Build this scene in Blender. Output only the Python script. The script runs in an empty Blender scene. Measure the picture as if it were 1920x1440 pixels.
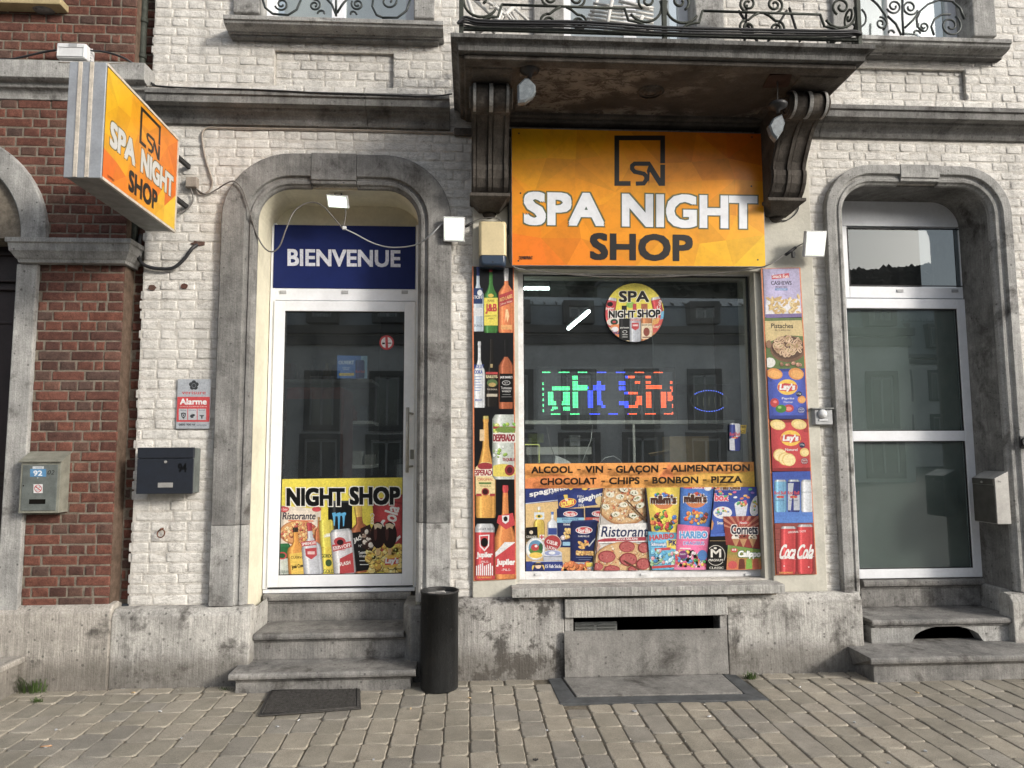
import bpy, math, random
from mathutils import Vector, Matrix, noise
random.seed(7)
# ------------------------------------------------------------------ camera, world, sun, exposure
S = bpy.context.scene
COL = S.collection
F = 1331.0
YAW, PIT, ROL = math.radians(3.305), math.radians(5.347), math.radians(-.279)
D, H = 5.0, 1.5225
def _rot(y, p, r):
    cy, sy, cp, sp = math.cos(y), math.sin(y), math.cos(p), math.sin(p)
    f = Vector((sy*cp, cy*cp, sp)); rt = Vector((cy, -sy, 0)); up = rt.cross(f)
    c, s = math.cos(r), math.sin(r)
    return c*rt + s*up, -s*rt + c*up, f
RT, UP, FW = _rot(YAW, PIT, ROL)
cam = bpy.data.cameras.new('camera'); camo = bpy.data.objects.new('camera', cam); COL.objects.link(camo)
m = Matrix.Identity(4)
for i in range(3):
    m[i][0], m[i][1], m[i][2] = RT[i], UP[i], -FW[i]
m[0][3], m[1][3], m[2][3] = 0, -D, H
camo.matrix_world = m
cam.sensor_width = 36; cam.lens = 36*F/1920; cam.clip_end = 1000; cam.clip_start = .05
S.camera = camo
SUN_EL, SUN_AZ = math.radians(22), math.radians(52)     # azimuth measured from the wall's normal towards +X
world = bpy.data.worlds.new('World'); S.world = world; world.use_nodes = True
wn = world.node_tree.nodes; wl = world.node_tree.links
bgn = wn['Background']
sky = wn.new('ShaderNodeTexSky'); sky.sky_type = 'NISHITA'; sky.sun_disc = False
sky.sun_elevation = SUN_EL
sky.sun_rotation = math.atan2(math.sin(SUN_AZ), -math.cos(SUN_AZ))
sky.air_density = 1.0; sky.dust_density = 3.0; sky.ozone_density = 1.0
hs = wn.new('ShaderNodeHueSaturation'); hs.inputs['Saturation'].default_value = .35; hs.inputs['Value'].default_value = 1.15
wl.new(sky.outputs[0], hs.inputs['Color']); wl.new(hs.outputs[0], bgn.inputs[0])
bgn.inputs[1].default_value = .15
sd = bpy.data.lights.new('sun', 'SUN'); sd.energy = 2.05; sd.angle = math.radians(9); sd.color = (1, .93, .82)
so = bpy.data.objects.new('sun', sd); COL.objects.link(so)
tosun = Vector((math.sin(SUN_AZ)*math.cos(SUN_EL), -math.cos(SUN_AZ)*math.cos(SUN_EL), math.sin(SUN_EL)))
so.rotation_euler = tosun.to_track_quat('Z', 'Y').to_euler(); so.location = (10, -10, 8)
vs = S.view_settings; vs.view_transform = 'Standard'; vs.look = 'None'; vs.gamma = 1; vs.use_curve_mapping = False
vs.exposure = .42
S.render.engine = 'CYCLES'; S.cycles.max_bounces = 8; S.cycles.transparent_max_bounces = 12
S.cycles.sample_clamp_indirect = 6

# ------------------------------------------------------------------ measuring helpers: sight line of the photograph cut with a real plane
def ray(px, py):
    return FW + (px-960)/F*RT + (720-py)/F*UP
def W(px, py, Y=0.):
    d = ray(px, py); t = (Y+D)/d[1]; return (d[0]*t, H+d[2]*t)
def W3(px, py, Y=0.):
    x, z = W(px, py, Y); return Vector((x, Y, z))
def G(px, py, Z=0.):
    d = ray(px, py); t = (Z-H)/d[2]; return (d[0]*t, d[1]*t-D)
def PX(px, py, X):
    d = ray(px, py); t = X/d[0]; return Vector((X, d[1]*t-D, H+d[2]*t))
def R(x0, y0, x1, y1, Y):
    xm, ym = (x0+x1)/2, (y0+y1)/2
    return W(x0, ym, Y)[0], W(x1, ym, Y)[0], W(xm, y1, Y)[1], W(xm, y0, Y)[1]
def lin(c):
    return tuple((v/255/12.92 if v/255 <= .04045 else ((v/255+.055)/1.055)**2.4) for v in c)

# ------------------------------------------------------------------ mesh builder
class MB:
    def __init__(s): s.v = []; s.f = []; s.m = []; s.c = []; s.sm = []
    def face(s, idx, mi=0, c=None, sm=False): s.f.append(idx); s.m.append(mi); s.c.append(c); s.sm.append(sm)
    def add(s, pts): n = len(s.v); s.v.extend([tuple(p) for p in pts]); return n
    def quad(s, a, b, c, d, mi=0, col=None):
        n = s.add((a, b, c, d)); s.face((n, n+1, n+2, n+3), mi, col)
    def box(s, x0, x1, y0, y1, z0, z1, mi=0, col=None):
        n = s.add([(x0,y0,z0),(x1,y0,z0),(x1,y1,z0),(x0,y1,z0),(x0,y0,z1),(x1,y0,z1),(x1,y1,z1),(x0,y1,z1)])
        for q in ((0,3,2,1),(4,5,6,7),(0,1,5,4),(1,2,6,5),(2,3,7,6),(3,0,4,7)):
            s.face(tuple(n+i for i in q), mi, col)
    def hull(s, lo, hi, mi=0, col=None, sm=False):            # two matching rings, capped
        k = len(lo); n = s.add(list(lo)+list(hi))
        for i in range(k):
            j = (i+1) % k; s.face((n+i, n+j, n+k+j, n+k+i), mi, col, sm)
        s.face(tuple(n+i for i in range(k))[::-1], mi, col); s.face(tuple(n+k+i for i in range(k)), mi, col)
    def loft(s, rings, mi=0, col=None, closed=True, caps=True, sm=True):
        k = len(rings[0]); base = [s.add(r) for r in rings]
        for a, b in zip(base, base[1:]):
            for i in range(k if closed else k-1):
                j = (i+1) % k; s.face((a+i, a+j, b+j, b+i), mi, col, sm)
        if caps:
            s.face(tuple(base[0]+i for i in range(k))[::-1], mi, col); s.face(tuple(base[-1]+i for i in range(k)), mi, col)
    def tube(s, pts, r, seg=6, mi=0, col=None, caps=True):
        pts = [Vector(p) for p in pts]; rings = []; prev = None
        for i, p in enumerate(pts):
            t = (pts[min(i+1, len(pts)-1)] - pts[max(i-1, 0)]).normalized()
            ref = prev if prev is not None else (Vector((0, 0, 1)) if abs(t.z) < .9 else Vector((0, 1, 0)))
            n1 = (ref - t*ref.dot(t)); n1 = n1.normalized() if n1.length > 1e-6 else t.orthogonal().normalized()
            prev = n1; n2 = t.cross(n1); rr = r[i] if isinstance(r, (list, tuple)) else r
            rings.append([p + rr*(math.cos(a)*n1 + math.sin(a)*n2) for a in [2*math.pi*k/seg for k in range(seg)]])
        s.loft(rings, mi, col, caps=caps)
    def lathe(s, cx, cy, prof, seg=24, mi=0, caps=True):     # prof (r, z)
        s.loft([[(cx+r*math.cos(2*math.pi*k/seg), cy+r*math.sin(2*math.pi*k/seg), z) for k in range(seg)] for r, z in prof], mi, caps=caps)
    def build(s, name, mats, parent=None, bev=0, seg=2, recalc=True):
        me = bpy.data.meshes.new(name); me.from_pydata(s.v, [], s.f)
        if not isinstance(mats, (list, tuple)): mats = [mats]
        for mt in mats: me.materials.append(mt)
        me.polygons.foreach_set('material_index', s.m); me.polygons.foreach_set('use_smooth', s.sm)
        if any(c is not None for c in s.c):
            ca = me.color_attributes.new('Col', 'FLOAT_COLOR', 'CORNER'); buf = []
            for p, c in zip(me.polygons, s.c):
                c = c if c is not None else (.5, .5, .5)
                if isinstance(c[0], (tuple, list)):
                    for cc in c: buf.extend((cc[0], cc[1], cc[2], 1))
                else: buf.extend((c[0], c[1], c[2], 1)*p.loop_total)
            ca.data.foreach_set('color', buf)
        if recalc:
            import bmesh
            bm = bmesh.new(); bm.from_mesh(me); bmesh.ops.recalc_face_normals(bm, faces=bm.faces); bm.to_mesh(me); bm.free()
        o = bpy.data.objects.new(name, me); COL.objects.link(o)
        if parent is not None: o.parent = parent
        if bev:
            b = o.modifiers.new('bevel', 'BEVEL'); b.width = bev; b.segments = seg; b.limit_method = 'ANGLE'; b.angle_limit = math.radians(38)
        return o
def tag(o, label=None, cat=None, group=None, kind=None):
    if label: o['label'] = label
    if cat: o['category'] = cat
    if group: o['group'] = group
    if kind: o['kind'] = kind
    return o
def thing(name, label, cat, loc=(0, 0, 0), group=None):
    # parts are modelled in world coordinates, so the Empty stays at the origin of its thing through an inverse offset
    o = bpy.data.objects.new(name, None); COL.objects.link(o); o.location = loc; o.empty_display_size = .1
    return tag(o, label, cat, group)
def under(root):                                              # keep world coordinates of children under a displaced Empty
    bpy.context.view_layer.update()
    for ch in root.children: ch.matrix_parent_inverse = Matrix.Translation(root.location).inverted()
    return root

# ------------------------------------------------------------------ materials
def nmat(name):
    mt = bpy.data.materials.new(name); mt.use_nodes = True; nt = mt.node_tree
    return mt, nt.nodes, nt.links, nt.nodes['Principled BSDF']
def geo(n, l, scale=(1, 1, 1)):
    g = n.new('ShaderNodeNewGeometry'); mp = n.new('ShaderNodeMapping'); mp.inputs['Scale'].default_value = scale
    l.new(g.outputs['Position'], mp.inputs['Vector']); return mp.outputs[0]
def nz(n, l, vec, scale, detail=5, rough=.6, dist=0):
    t = n.new('ShaderNodeTexNoise'); t.inputs['Scale'].default_value = scale; t.inputs['Detail'].default_value = detail
    t.inputs['Roughness'].default_value = rough; t.inputs['Distortion'].default_value = dist
    l.new(vec, t.inputs['Vector']); return t.outputs[0]
def ramp(n, l, fac, stops):
    r = n.new('ShaderNodeValToRGB'); e = r.color_ramp.elements
    while len(e) < len(stops): e.new(.5)
    for el, (p, c) in zip(e, stops): el.position = p; el.color = (*(c if isinstance(c, tuple) else (c,)*3), 1)
    l.new(fac, r.inputs[0]); return r.outputs[0]
def mixc(n, l, mode, fac, a, b):
    x = n.new('ShaderNodeMix'); x.data_type = 'RGBA'; x.blend_type = mode
    for k_, inp, v in ((0, x.inputs[0], fac), (6, x.inputs[6], a), (7, x.inputs[7], b)):
        if hasattr(v, 'links'): l.new(v, inp)
        elif k_ == 0: inp.default_value = v
        else: inp.default_value = (*(v if isinstance(v, tuple) else (v,)*3), 1)
    return x.outputs[2]
def bump(n, l, bs, hts, prev=None):
    out = prev
    for h, st, di in hts:
        b = n.new('ShaderNodeBump'); b.inputs['Strength'].default_value = st; b.inputs['Distance'].default_value = di
        l.new(h, b.inputs['Height'])
        if out is not None: l.new(out, b.inputs['Normal'])
        out = b.outputs[0]
    l.new(out, bs.inputs['Normal']); return out
def math2(n, l, op, a, b):
    x = n.new('ShaderNodeMath'); x.operation = op
    for i, v in enumerate((a, b)):
        if hasattr(v, 'links'): l.new(v, x.inputs[i])
        else: x.inputs[i].default_value = v
    return x.outputs[0]

def plain(name, c, rough=.5, metal=0, grime=.25, sc=9, bmp=.15, spec=.5):
    mt, n, l, b = nmat(name); v = geo(n, l)
    a = nz(n, l, v, sc, 6); a2 = nz(n, l, v, sc*9, 3)
    g = ramp(n, l, a, [(.3, 1-grime), (.65, 1.0)]); g2 = ramp(n, l, a2, [(.3, 1-grime*.5), (.7, 1.0)])
    l.new(mixc(n, l, 'MULTIPLY', 1., mixc(n, l, 'MULTIPLY', 1., c, g), g2), b.inputs['Base Color'])
    b.inputs['Metallic'].default_value = metal; b.inputs['Specular IOR Level'].default_value = spec
    l.new(ramp(n, l, a, [(.2, min(1, rough+.12)), (.8, max(0, rough-.08))]), b.inputs['Roughness'])
    if bmp: bump(n, l, b, [(a2, bmp, .004)])
    return mt
def stone(name, c0, c1, streak=1., dark=.4, sc=1., dirt=(.045, .04, .036), sx=1, low=0):
    """Belgian bluestone: cloudy grey, vertical chisel tooling, pits, dark crusts and pale lime runs"""
    mt, n, l, b = nmat(name); v = geo(n, l); vs_ = geo(n, l, (1, 1, .06))
    big = nz(n, l, v, 2.3*sc, 7, .65, .4); mid = nz(n, l, v, 11*sc, 7, .7); fine = nz(n, l, v, 90, 4, .7)
    tool = nz(n, l, vs_, 95, 3, .6); run = nz(n, l, vs_, 16, 6, .65, .2)
    base = mixc(n, l, 'MIX', ramp(n, l, big, [(.35, 0.), (.65, 1.)]), c0, c1)
    base = mixc(n, l, 'MULTIPLY', 1., base, ramp(n, l, mid, [(.3, .74), (.62, 1.07)]))
    base = mixc(n, l, 'MULTIPLY', .8, base, ramp(n, l, fine, [(.3, .72), (.6, 1.12)]))
    base = mixc(n, l, 'MULTIPLY', .6*streak, base, ramp(n, l, tool, [(.35, .68), (.6, 1.12)]))
    base = mixc(n, l, 'MULTIPLY', .55, base, ramp(n, l, run, [(.33, .66), (.58, 1.06)]))
    # dark crust in patches and pits
    crust = nz(n, l, v, 3.1*sc, 12, .72, .3)
    base = mixc(n, l, 'MIX', math2(n, l, 'MULTIPLY', ramp(n, l, crust, [(.50, 0.), (.56, 1.)] if dark > 1 else [(.58-.16*dark, 0.), (.68-.06*dark, 1.)]), .82), base, dirt)
    vo = n.new('ShaderNodeTexVoronoi'); vo.inputs['Scale'].default_value = 17; l.new(v, vo.inputs['Vector'])
    pit = ramp(n, l, math2(n, l, 'ADD', vo.outputs['Distance'], math2(n, l, 'MULTIPLY', mid, .35)), [(.27 if low else .25, 1.), (.35 if low else .31, 0.)])
    base = mixc(n, l, 'MIX', math2(n, l, 'MULTIPLY', pit, .7), base, (.06, .058, .055))
    if low:      # soil splashed up the lowest hand's breadth, thinning irregularly with height
        sp = n.new('ShaderNodeSeparateXYZ'); l.new(geo(n, l), sp.inputs[0])
        h = math2(n, l, 'ADD', sp.outputs[2], math2(n, l, 'MULTIPLY', mid, -.25))
        base = mixc(n, l, 'MIX', math2(n, l, 'MULTIPLY', ramp(n, l, h, [(-.05, 1.), (.1, 0.)]), .6), base, (.09, .08, .068))
    l.new(base, b.inputs['Base Color']); b.inputs['Roughness'].default_value = .88; b.inputs['Specular IOR Level'].default_value = .25
    bump(n, l, b, [(mid, .5, .012), (tool, .5*streak, .006), (fine, .5, .004), (pit, -.6, .006)])
    return mt
def painted_brick(name='white_painted_brick', k=1., tint=(1, 1, 1)):
    mt, n, l, b = nmat(name); v = geo(n, l); v2 = geo(n, l, (1, 1, 1.8))
    big = nz(n, l, v, 1.4, 6, .6); mid = nz(n, l, v2, 13, 7, .65, .3); fine = nz(n, l, v, 60, 5, .7); gr = nz(n, l, v2, 7, 12, .78, .6)
    base = mixc(n, l, 'MIX', ramp(n, l, big, [(.35, 0.), (.7, 1.)]), tuple(c*k*t for c, t in zip((.60, .58, .545), tint)), tuple(c*k*t for c, t in zip((.74, .72, .68), tint)))
    base = mixc(n, l, 'MULTIPLY', .7, base, ramp(n, l, mid, [(.3, .74), (.6, 1.04)]))
    base = mixc(n, l, 'MULTIPLY', .6, base, ramp(n, l, fine, [(.3, .8), (.6, 1.03)]))
    base = mixc(n, l, 'MIX', math2(n, l, 'MULTIPLY', ramp(n, l, gr, [(.66, 0.), (.73, 1.)]), .55), base, (.2, .18, .155))
    ri = nz(n, l, geo(n, l, (1, 1, 3.2)), 5, 10, .75, 1.2)     # thin dark cracks under the bed joints
    crk = ramp(n, l, ri, [(.485, 0.), (.498, 1.), (.503, 1.), (.516, 0.)])
    base = mixc(n, l, 'MIX', math2(n, l, 'MULTIPLY', math2(n, l, 'MULTIPLY', crk, ramp(n, l, big, [(.36, 0.), (.52, 1.)])), .75), base, (.17, .15, .13))
    st_ = nz(n, l, geo(n, l, (1, 1, .09)), 7, 7, .7, .3)       # rain runs and soot
    base = mixc(n, l, 'MULTIPLY', .8, base, ramp(n, l, st_, [(.33, .68), (.5, .98), (.7, 1.04)]))
    pt = nz(n, l, v, 3.3, 9, .75, .4)
    base = mixc(n, l, 'MULTIPLY', .7, base, ramp(n, l, pt, [(.33, .7), (.47, 1.), (.7, 1.03)]))
    l.new(base, b.inputs['Base Color']); b.inputs['Roughness'].default_value = .7; b.inputs['Specular IOR Level'].default_value = .3
    bump(n, l, b, [(nz(n, l, v, 17, 4, .6, .6), .55, .012), (mid, .65, .009), (fine, .5, .003), (crk, -.5, .003)])
    return mt
def red_brick():
    mt, n, l, b = nmat('red_clay_brick'); v = geo(n, l)
    at = n.new('ShaderNodeAttribute'); at.attribute_name = 'Col'; sp = n.new('ShaderNodeSeparateColor'); l.new(at.outputs['Color'], sp.inputs[0])
    oi = n.new('ShaderNodeObjectInfo')
    rnd = math2(n, l, 'FRACT', math2(n, l, 'ADD', sp.outputs[0], oi.outputs['Random']), 0)
    base = ramp(n, l, rnd, [(0, (.105, .055, .046)), (.2, (.14, .064, .05)), (.45, (.165, .072, .055)), (.7, (.195, .08, .058)), (.88, (.16, .088, .068)), (1, (.105, .068, .058))])
    mid = nz(n, l, v, 22, 7, .7); fine = nz(n, l, v, 120, 5, .75); big = nz(n, l, v, 2.5, 5)
    base = mixc(n, l, 'MULTIPLY', .9, base, ramp(n, l, mid, [(.3, .5), (.62, 1.12)]))
    base = mixc(n, l, 'MULTIPLY', .8, base, ramp(n, l, fine, [(.32, .55), (.6, 1.12)]))
    base = mixc(n, l, 'MULTIPLY', .7, base, ramp(n, l, big, [(.35, .65), (.65, 1.1)]))
    sm = nz(n, l, v, 34, 8, .8)
    base = mixc(n, l, 'MIX', math2(n, l, 'MULTIPLY', ramp(n, l, sm, [(.62, 0.), (.7, 1.)]), .5), base, (.36, .29, .23))
    l.new(base, b.inputs['Base Color']); b.inputs['Roughness'].default_value = .9; b.inputs['Specular IOR Level'].default_value = .2
    bump(n, l, b, [(mid, .7, .012), (fine, .7, .004)])
    return mt
def paver_mat():
    mt, n, l, b = nmat('concrete_paver'); v = geo(n, l)
    at = n.new('ShaderNodeAttribute'); at.attribute_name = 'Col'; sp = n.new('ShaderNodeSeparateColor'); l.new(at.outputs['Color'], sp.inputs[0])
    oi = n.new('ShaderNodeObjectInfo'); rnd = math2(n, l, 'FRACT', math2(n, l, 'ADD', sp.outputs[0], oi.outputs['Random']), 0)
    base = ramp(n, l, rnd, [(0, (.26, .24, .20)), (.3, (.305, .278, .228)), (.6, (.35, .315, .258)), (.85, (.29, .27, .235)), (1, (.24, .222, .19))])
    fine = nz(n, l, v, 240, 3, .7); mid = nz(n, l, v, 9, 6, .65); big = nz(n, l, v, 1.3, 5)
    base = mixc(n, l, 'MULTIPLY', .8, base, ramp(n, l, fine, [(.3, .5), (.5, 1.), (.72, 1.45)]))
    base = mixc(n, l, 'MULTIPLY', .8, base, ramp(n, l, mid, [(.3, .75), (.65, 1.08)]))
    base = mixc(n, l, 'MULTIPLY', .7, base, ramp(n, l, big, [(.35, .75), (.65, 1.08)]))
    gum = nz(n, l, v, 30, 2, .4)
    base = mixc(n, l, 'MIX', math2(n, l, 'MULTIPLY', ramp(n, l, gum, [(.77, 0.), (.79, 1.)]), .5), base, (.34, .32, .29))
    l.new(base, b.inputs['Base Color']); b.inputs['Roughness'].default_value = .9; b.inputs['Specular IOR Level'].default_value = .25
    bump(n, l, b, [(fine, .6, .003), (mid, .3, .006)])
    return mt
def glass(name, tint=(.8, .86, .83), refl=.1, dust=.014):
    mt = bpy.data.materials.new(name); mt.use_nodes = True; n = mt.node_tree.nodes; l = mt.node_tree.links; n.clear()
    out = n.new('ShaderNodeOutputMaterial'); tr = n.new('ShaderNodeBsdfTransparent'); gl = n.new('ShaderNodeBsdfGlossy')
    gl.inputs['Roughness'].default_value = 0; gl.inputs['Color'].default_value = (.92, .95, .94, 1); tr.inputs[0].default_value = (*tint, 1)
    lw = n.new('ShaderNodeLayerWeight'); lw.inputs[0].default_value = .5
    fr = n.new('ShaderNodeMath'); fr.operation = 'POWER'; fr.inputs[1].default_value = 5; l.new(lw.outputs['Facing'], fr.inputs[0])
    ad = n.new('ShaderNodeMath'); ad.operation = 'ADD'; ad.use_clamp = True; ad.inputs[1].default_value = refl; l.new(fr.outputs[0], ad.inputs[0])
    v = geo(n, l); w = nz(n, l, v, 1.1, 1); bp = n.new('ShaderNodeBump'); bp.inputs['Strength'].default_value = .02; bp.inputs['Distance'].default_value = .05
    l.new(w, bp.inputs['Height']); l.new(bp.outputs[0], gl.inputs['Normal'])
    mx = n.new('ShaderNodeMixShader'); l.new(ad.outputs[0], mx.inputs[0]); l.new(tr.outputs[0], mx.inputs[1]); l.new(gl.outputs[0], mx.inputs[2])
    df = n.new('ShaderNodeBsdfDiffuse'); df.inputs[0].default_value = (.55, .57, .58, 1)      # thin film of street dust with wiping smears
    sm_ = ramp(n, l, nz(n, l, geo(n, l, (1, 1, .5)), 3.5, 8, .7, 1.5), [(.3, .4), (.7, 1.6)])
    m2 = n.new('ShaderNodeMixShader'); l.new(math2(n, l, 'MULTIPLY', sm_, dust), m2.inputs[0]); l.new(mx.outputs[0], m2.inputs[1]); l.new(df.outputs[0], m2.inputs[2])
    l.new(m2.outputs[0], out.inputs[0]); return mt
def emit(name, c, st):
    mt, n, l, b = nmat(name); b.inputs['Base Color'].default_value = (*c, 1)
    b.inputs['Emission Color'].default_value = (*c, 1); b.inputs['Emission Strength'].default_value = st; return mt
def printed(name='printed_film', rough=.35, st=0, spec=.4, grime=.08, sat=.88, val=.8):
    mt, n, l, b = nmat(name); at = n.new('ShaderNodeAttribute'); at.attribute_name = 'Col'
    v = geo(n, l); g = ramp(n, l, nz(n, l, v, 14, 8, .7), [(.3, 1-grime*2), (.55, 1.)])
    if not st and sat < .99: g = mixc(n, l, 'MULTIPLY', 1., g, ramp(n, l, nz(n, l, v, 85, 6, .8), [(.3, .7), (.5, 1.), (.7, 1.25)]))
    c = mixc(n, l, 'MULTIPLY', 1., at.outputs['Color'], g)
    if not st:
        h_ = n.new('ShaderNodeHueSaturation'); h_.inputs['Saturation'].default_value = sat; h_.inputs['Value'].default_value = val; l.new(c, h_.inputs['Color']); c = h_.outputs[0]
    l.new(c, b.inputs['Base Color']); b.inputs['Roughness'].default_value = rough; b.inputs['Specular IOR Level'].default_value = spec
    if st: l.new(at.outputs['Color'], b.inputs['Emission Color']); b.inputs['Emission Strength'].default_value = st
    return mt
M = {}
M['stone'] = stone('bluestone', (.26, .258, .25), (.41, .405, .39), .6, .25)
M['stone_plinth'] = stone('bluestone_plinth', (.34, .33, .31), (.50, .485, .455), 1.1, .42, 1.5, low=1)
M['stone_crust'] = stone('bluestone_blackened', (.30, .29, .275), (.46, .445, .42), 1., 1.15, 1.3, low=1)
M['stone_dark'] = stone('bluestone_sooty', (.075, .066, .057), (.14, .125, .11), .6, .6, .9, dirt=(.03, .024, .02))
M['stone_dim'] = stone('bluestone_weathered', (.145, .143, .138), (.27, .265, .255), .6, .3, 1.1)
M['stone_fascia'] = stone('bluestone_lichened', (.10, .099, .096), (.20, .196, .188), .9, .55, 2.)
M['stone_red'] = stone('limestone_ochre', (.30, .28, .25), (.44, .41, .37), 1.1, .15, 1., low=1)
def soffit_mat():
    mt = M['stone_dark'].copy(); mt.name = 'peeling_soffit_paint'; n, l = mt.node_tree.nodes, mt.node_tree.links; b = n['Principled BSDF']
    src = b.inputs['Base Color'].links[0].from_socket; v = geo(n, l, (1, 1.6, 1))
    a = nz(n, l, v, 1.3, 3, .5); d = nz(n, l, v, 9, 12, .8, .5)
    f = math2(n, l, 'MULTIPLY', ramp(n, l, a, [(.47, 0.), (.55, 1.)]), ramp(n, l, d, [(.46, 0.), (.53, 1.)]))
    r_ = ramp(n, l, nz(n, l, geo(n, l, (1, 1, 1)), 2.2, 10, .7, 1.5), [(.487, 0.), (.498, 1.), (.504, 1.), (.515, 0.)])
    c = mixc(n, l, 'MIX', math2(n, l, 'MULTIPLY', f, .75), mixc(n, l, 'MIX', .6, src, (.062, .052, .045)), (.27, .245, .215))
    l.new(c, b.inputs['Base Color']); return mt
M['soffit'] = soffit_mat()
M['sill'] = stone('bluestone_sill', (.34, .335, .32), (.44, .43, .405), 1.3, 0.)
M['step'] = stone('bluestone_step', (.15, .147, .143), (.29, .28, .265), .7, .25, 1.3)
M['wbrick'] = painted_brick(); M['wjoint'] = painted_brick('painted_brick_joint', .9, (1, .98, .955))
M['rbrick'] = red_brick()
M['mortar'] = plain('lime_mortar', (.27, .235, .19), .95, 0, .5, 30, .8, .1)
M['mortar_dark'] = plain('brown_pier_render', (.17, .12, .09), .95, 0, .5, 20, .8, .1)  # darker brown mortar for the return side of the pier
M['mortar_pale'] = plain('pale_mortar', (.45, .41, .35), .95, 0, .4, 30, .8, .1)
M['paver'] = paver_mat()
M['sand'] = plain('joint_sand', (.24, .21, .165), 1, 0, .5, 40, .8, .1)
M['plaster'] = plain('cream_plaster', (.56, .54, .47), .8, 0, .22, 5, .5, .2)
M['yellow'] = plain('yellow_painted_render', (.70, .66, .52), .75, 0, .2, 4, .4, .2)
M['upvc'] = plain('white_window_plastic', (.80, .82, .86), .35, 0, .12, 5, .05)
M['dirtywhite'] = plain('weathered_white_frame', (.76, .76, .77), .5, 0, .3, 12, .3)
M['dark'] = plain('dark_rubber', (.02, .02, .022), .6, 0, .3, 20, .1)
M['cable'] = plain('black_cable', (.025, .025, .028), .5, 0, .4, 20, .1)
M['cable_grey'] = plain('grey_cable', (.16, .15, .14), .5, 0, .3, 20, .1)
M['conduit'] = plain('beige_conduit', (.38, .33, .28), .6, 0, .4, 15, .2)
M['iron'] = plain('mossy_wrought_iron', (.05, .058, .045), .65, .2, .55, 25, .8)
M['iron_clean'] = plain('painted_wrought_iron', (.035, .045, .045), .45, .2, .35, 25, .3)
M['alu'] = plain('brushed_aluminium', (.42, .44, .47), .42, .4, .25, 8, .2)
M['alu_strip'] = plain('pale_tape_strip', (.62, .56, .48), .7, 0, .35, 25, .3)
M['steel'] = plain('brushed_steel', (.46, .45, .43), .42, .35, .3, 12, .2)
M['steel_dark'] = plain('shaded_steel', (.10, .095, .085), .5, .3, .35, 12, .2)  # darker steel: shade painted onto the left-facing letterbox front
M['steel_dull'] = plain('galvanised_steel', (.26, .27, .26), .5, .35, .3, 12, .2)
M['red_board'] = plain('dark_red_board', (.06, .028, .02), .9, 0, .4, 14, .3)
M['rust'] = plain('rust', (.16, .06, .03), .9, 0, .5, 30, .6)
M['bin'] = stone('scuffed_black_bin', (.016, .017, .018), (.028, .029, .03), .3, .0, 1.); M['bin'].node_tree.nodes['Principled BSDF'].inputs['Roughness'].default_value = .42
M['bin_in'] = plain('bin_inner_metal', (.28, .27, .26), .5, .3, .4, 10, .2)
M['mail_navy'] = plain('navy_powder_coat', (.016, .02, .03), .45, 0, .3, 16, .15)
M['mail_grey'] = plain('hammered_grey_paint', (.17, .19, .18), .5, .2, .35, 16, .4)
M['mail_grey_lt'] = plain('weathered_zinc', (.30, .30, .25), .55, .2, .4, 12, .3)
M['plastic_grey'] = plain('grey_plastic', (.40, .41, .42), .5, 0, .2, 10, .1)
M['plastic_white'] = plain('white_plastic', (.66, .67, .68), .45, 0, .15, 10, .05)
M['cream_plastic'] = plain('aged_cream_plastic', (.66, .55, .33), .45, 0, .18, 7, .1)
M['navy_plastic'] = plain('navy_plastic', (.03, .05, .085), .35, 0, .2, 10, .1)
M['blue_panel'] = plain('navy_sign_panel', (.008, .017, .10), .55, 0, .15, 4, .03, .2)
M['white_print'] = plain('white_vinyl', (.78, .80, .86), .4, 0, .06, 8, 0)
M['black_print'] = plain('black_vinyl', (.02, .02, .02), .45, 0, .1, 8, 0)
M['slab'] = stone('grey_fibre_cement', (.17, .165, .155), (.26, .25, .235), .1, .12, .8)
M['slate'] = plain('dark_slate_edge', (.10, .105, .11), .7, 0, .4, 9, .5, .3)
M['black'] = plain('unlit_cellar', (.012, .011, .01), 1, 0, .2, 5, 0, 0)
M['mat'] = plain('rubber_mat', (.095, .09, .085), .85, 0, .5, 60, .8, .2)
M['wood_dark'] = plain('dark_door_wood', (.03, .018, .018), .5, 0, .4, 7, .3)
M['glass'] = glass('window_glass', (.93, .96, .95), refl=.2, dust=.012)
M['glass_pale'] = glass('side_door_glass', (.8, .84, .83), .12, .03); M['glass_transom'] = glass('transom_glass', (.5, .52, .52), .085); M['glass_arch'] = glass('arch_window_glass', (.2, .22, .25), .03)
M['glass_dark'] = glass('dark_window_glass', (.35, .37, .38), .13)
M['glass_door'] = glass('door_glass', (.8, .84, .84), .12)
M['frost'] = plain('grey_green_door_glass', (.155, .19, .175), .6, 0, .1, 3, 0)
M['lampglass'] = plain('clouded_lamp_glass', (.22, .25, .27), .2, 0, .5, 30, .2)
M['flood'] = emit('floodlight_glass', (.86, 1., .84), 1.15)
M['tube'] = emit('fluorescent_tube', (.86, 1., .95), 12)
M['room'] = plain('shop_interior_wall', (.14, .145, .14), .9, 0, .3, 3, .1)
M['room_floor'] = plain('shop_floor', (.10, .095, .09), .6, 0, .3, 5, .1)
M['roomwhite'] = plain('white_shelf_board', (.5, .5, .48), .6, 0, .2, 5, .1)
M['card'] = plain('cardboard', (.66, .48, .27), .85, 0, .2, 8, .2)
M['led_case'] = plain('led_sign_black', (.012, .013, .015), .4, 0, .2, 8, .05)
M['print'] = printed(); M['print_box'] = printed('dimmed_lightbox_film', sat=.999, val=.66); M['print_sign'] = printed('printed_sign_face', sat=1.)  # light box print coloured darker to offset the stronger sun on its face
M['led'] = printed('led_dots', .5, 3.6, .2, 0)
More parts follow.
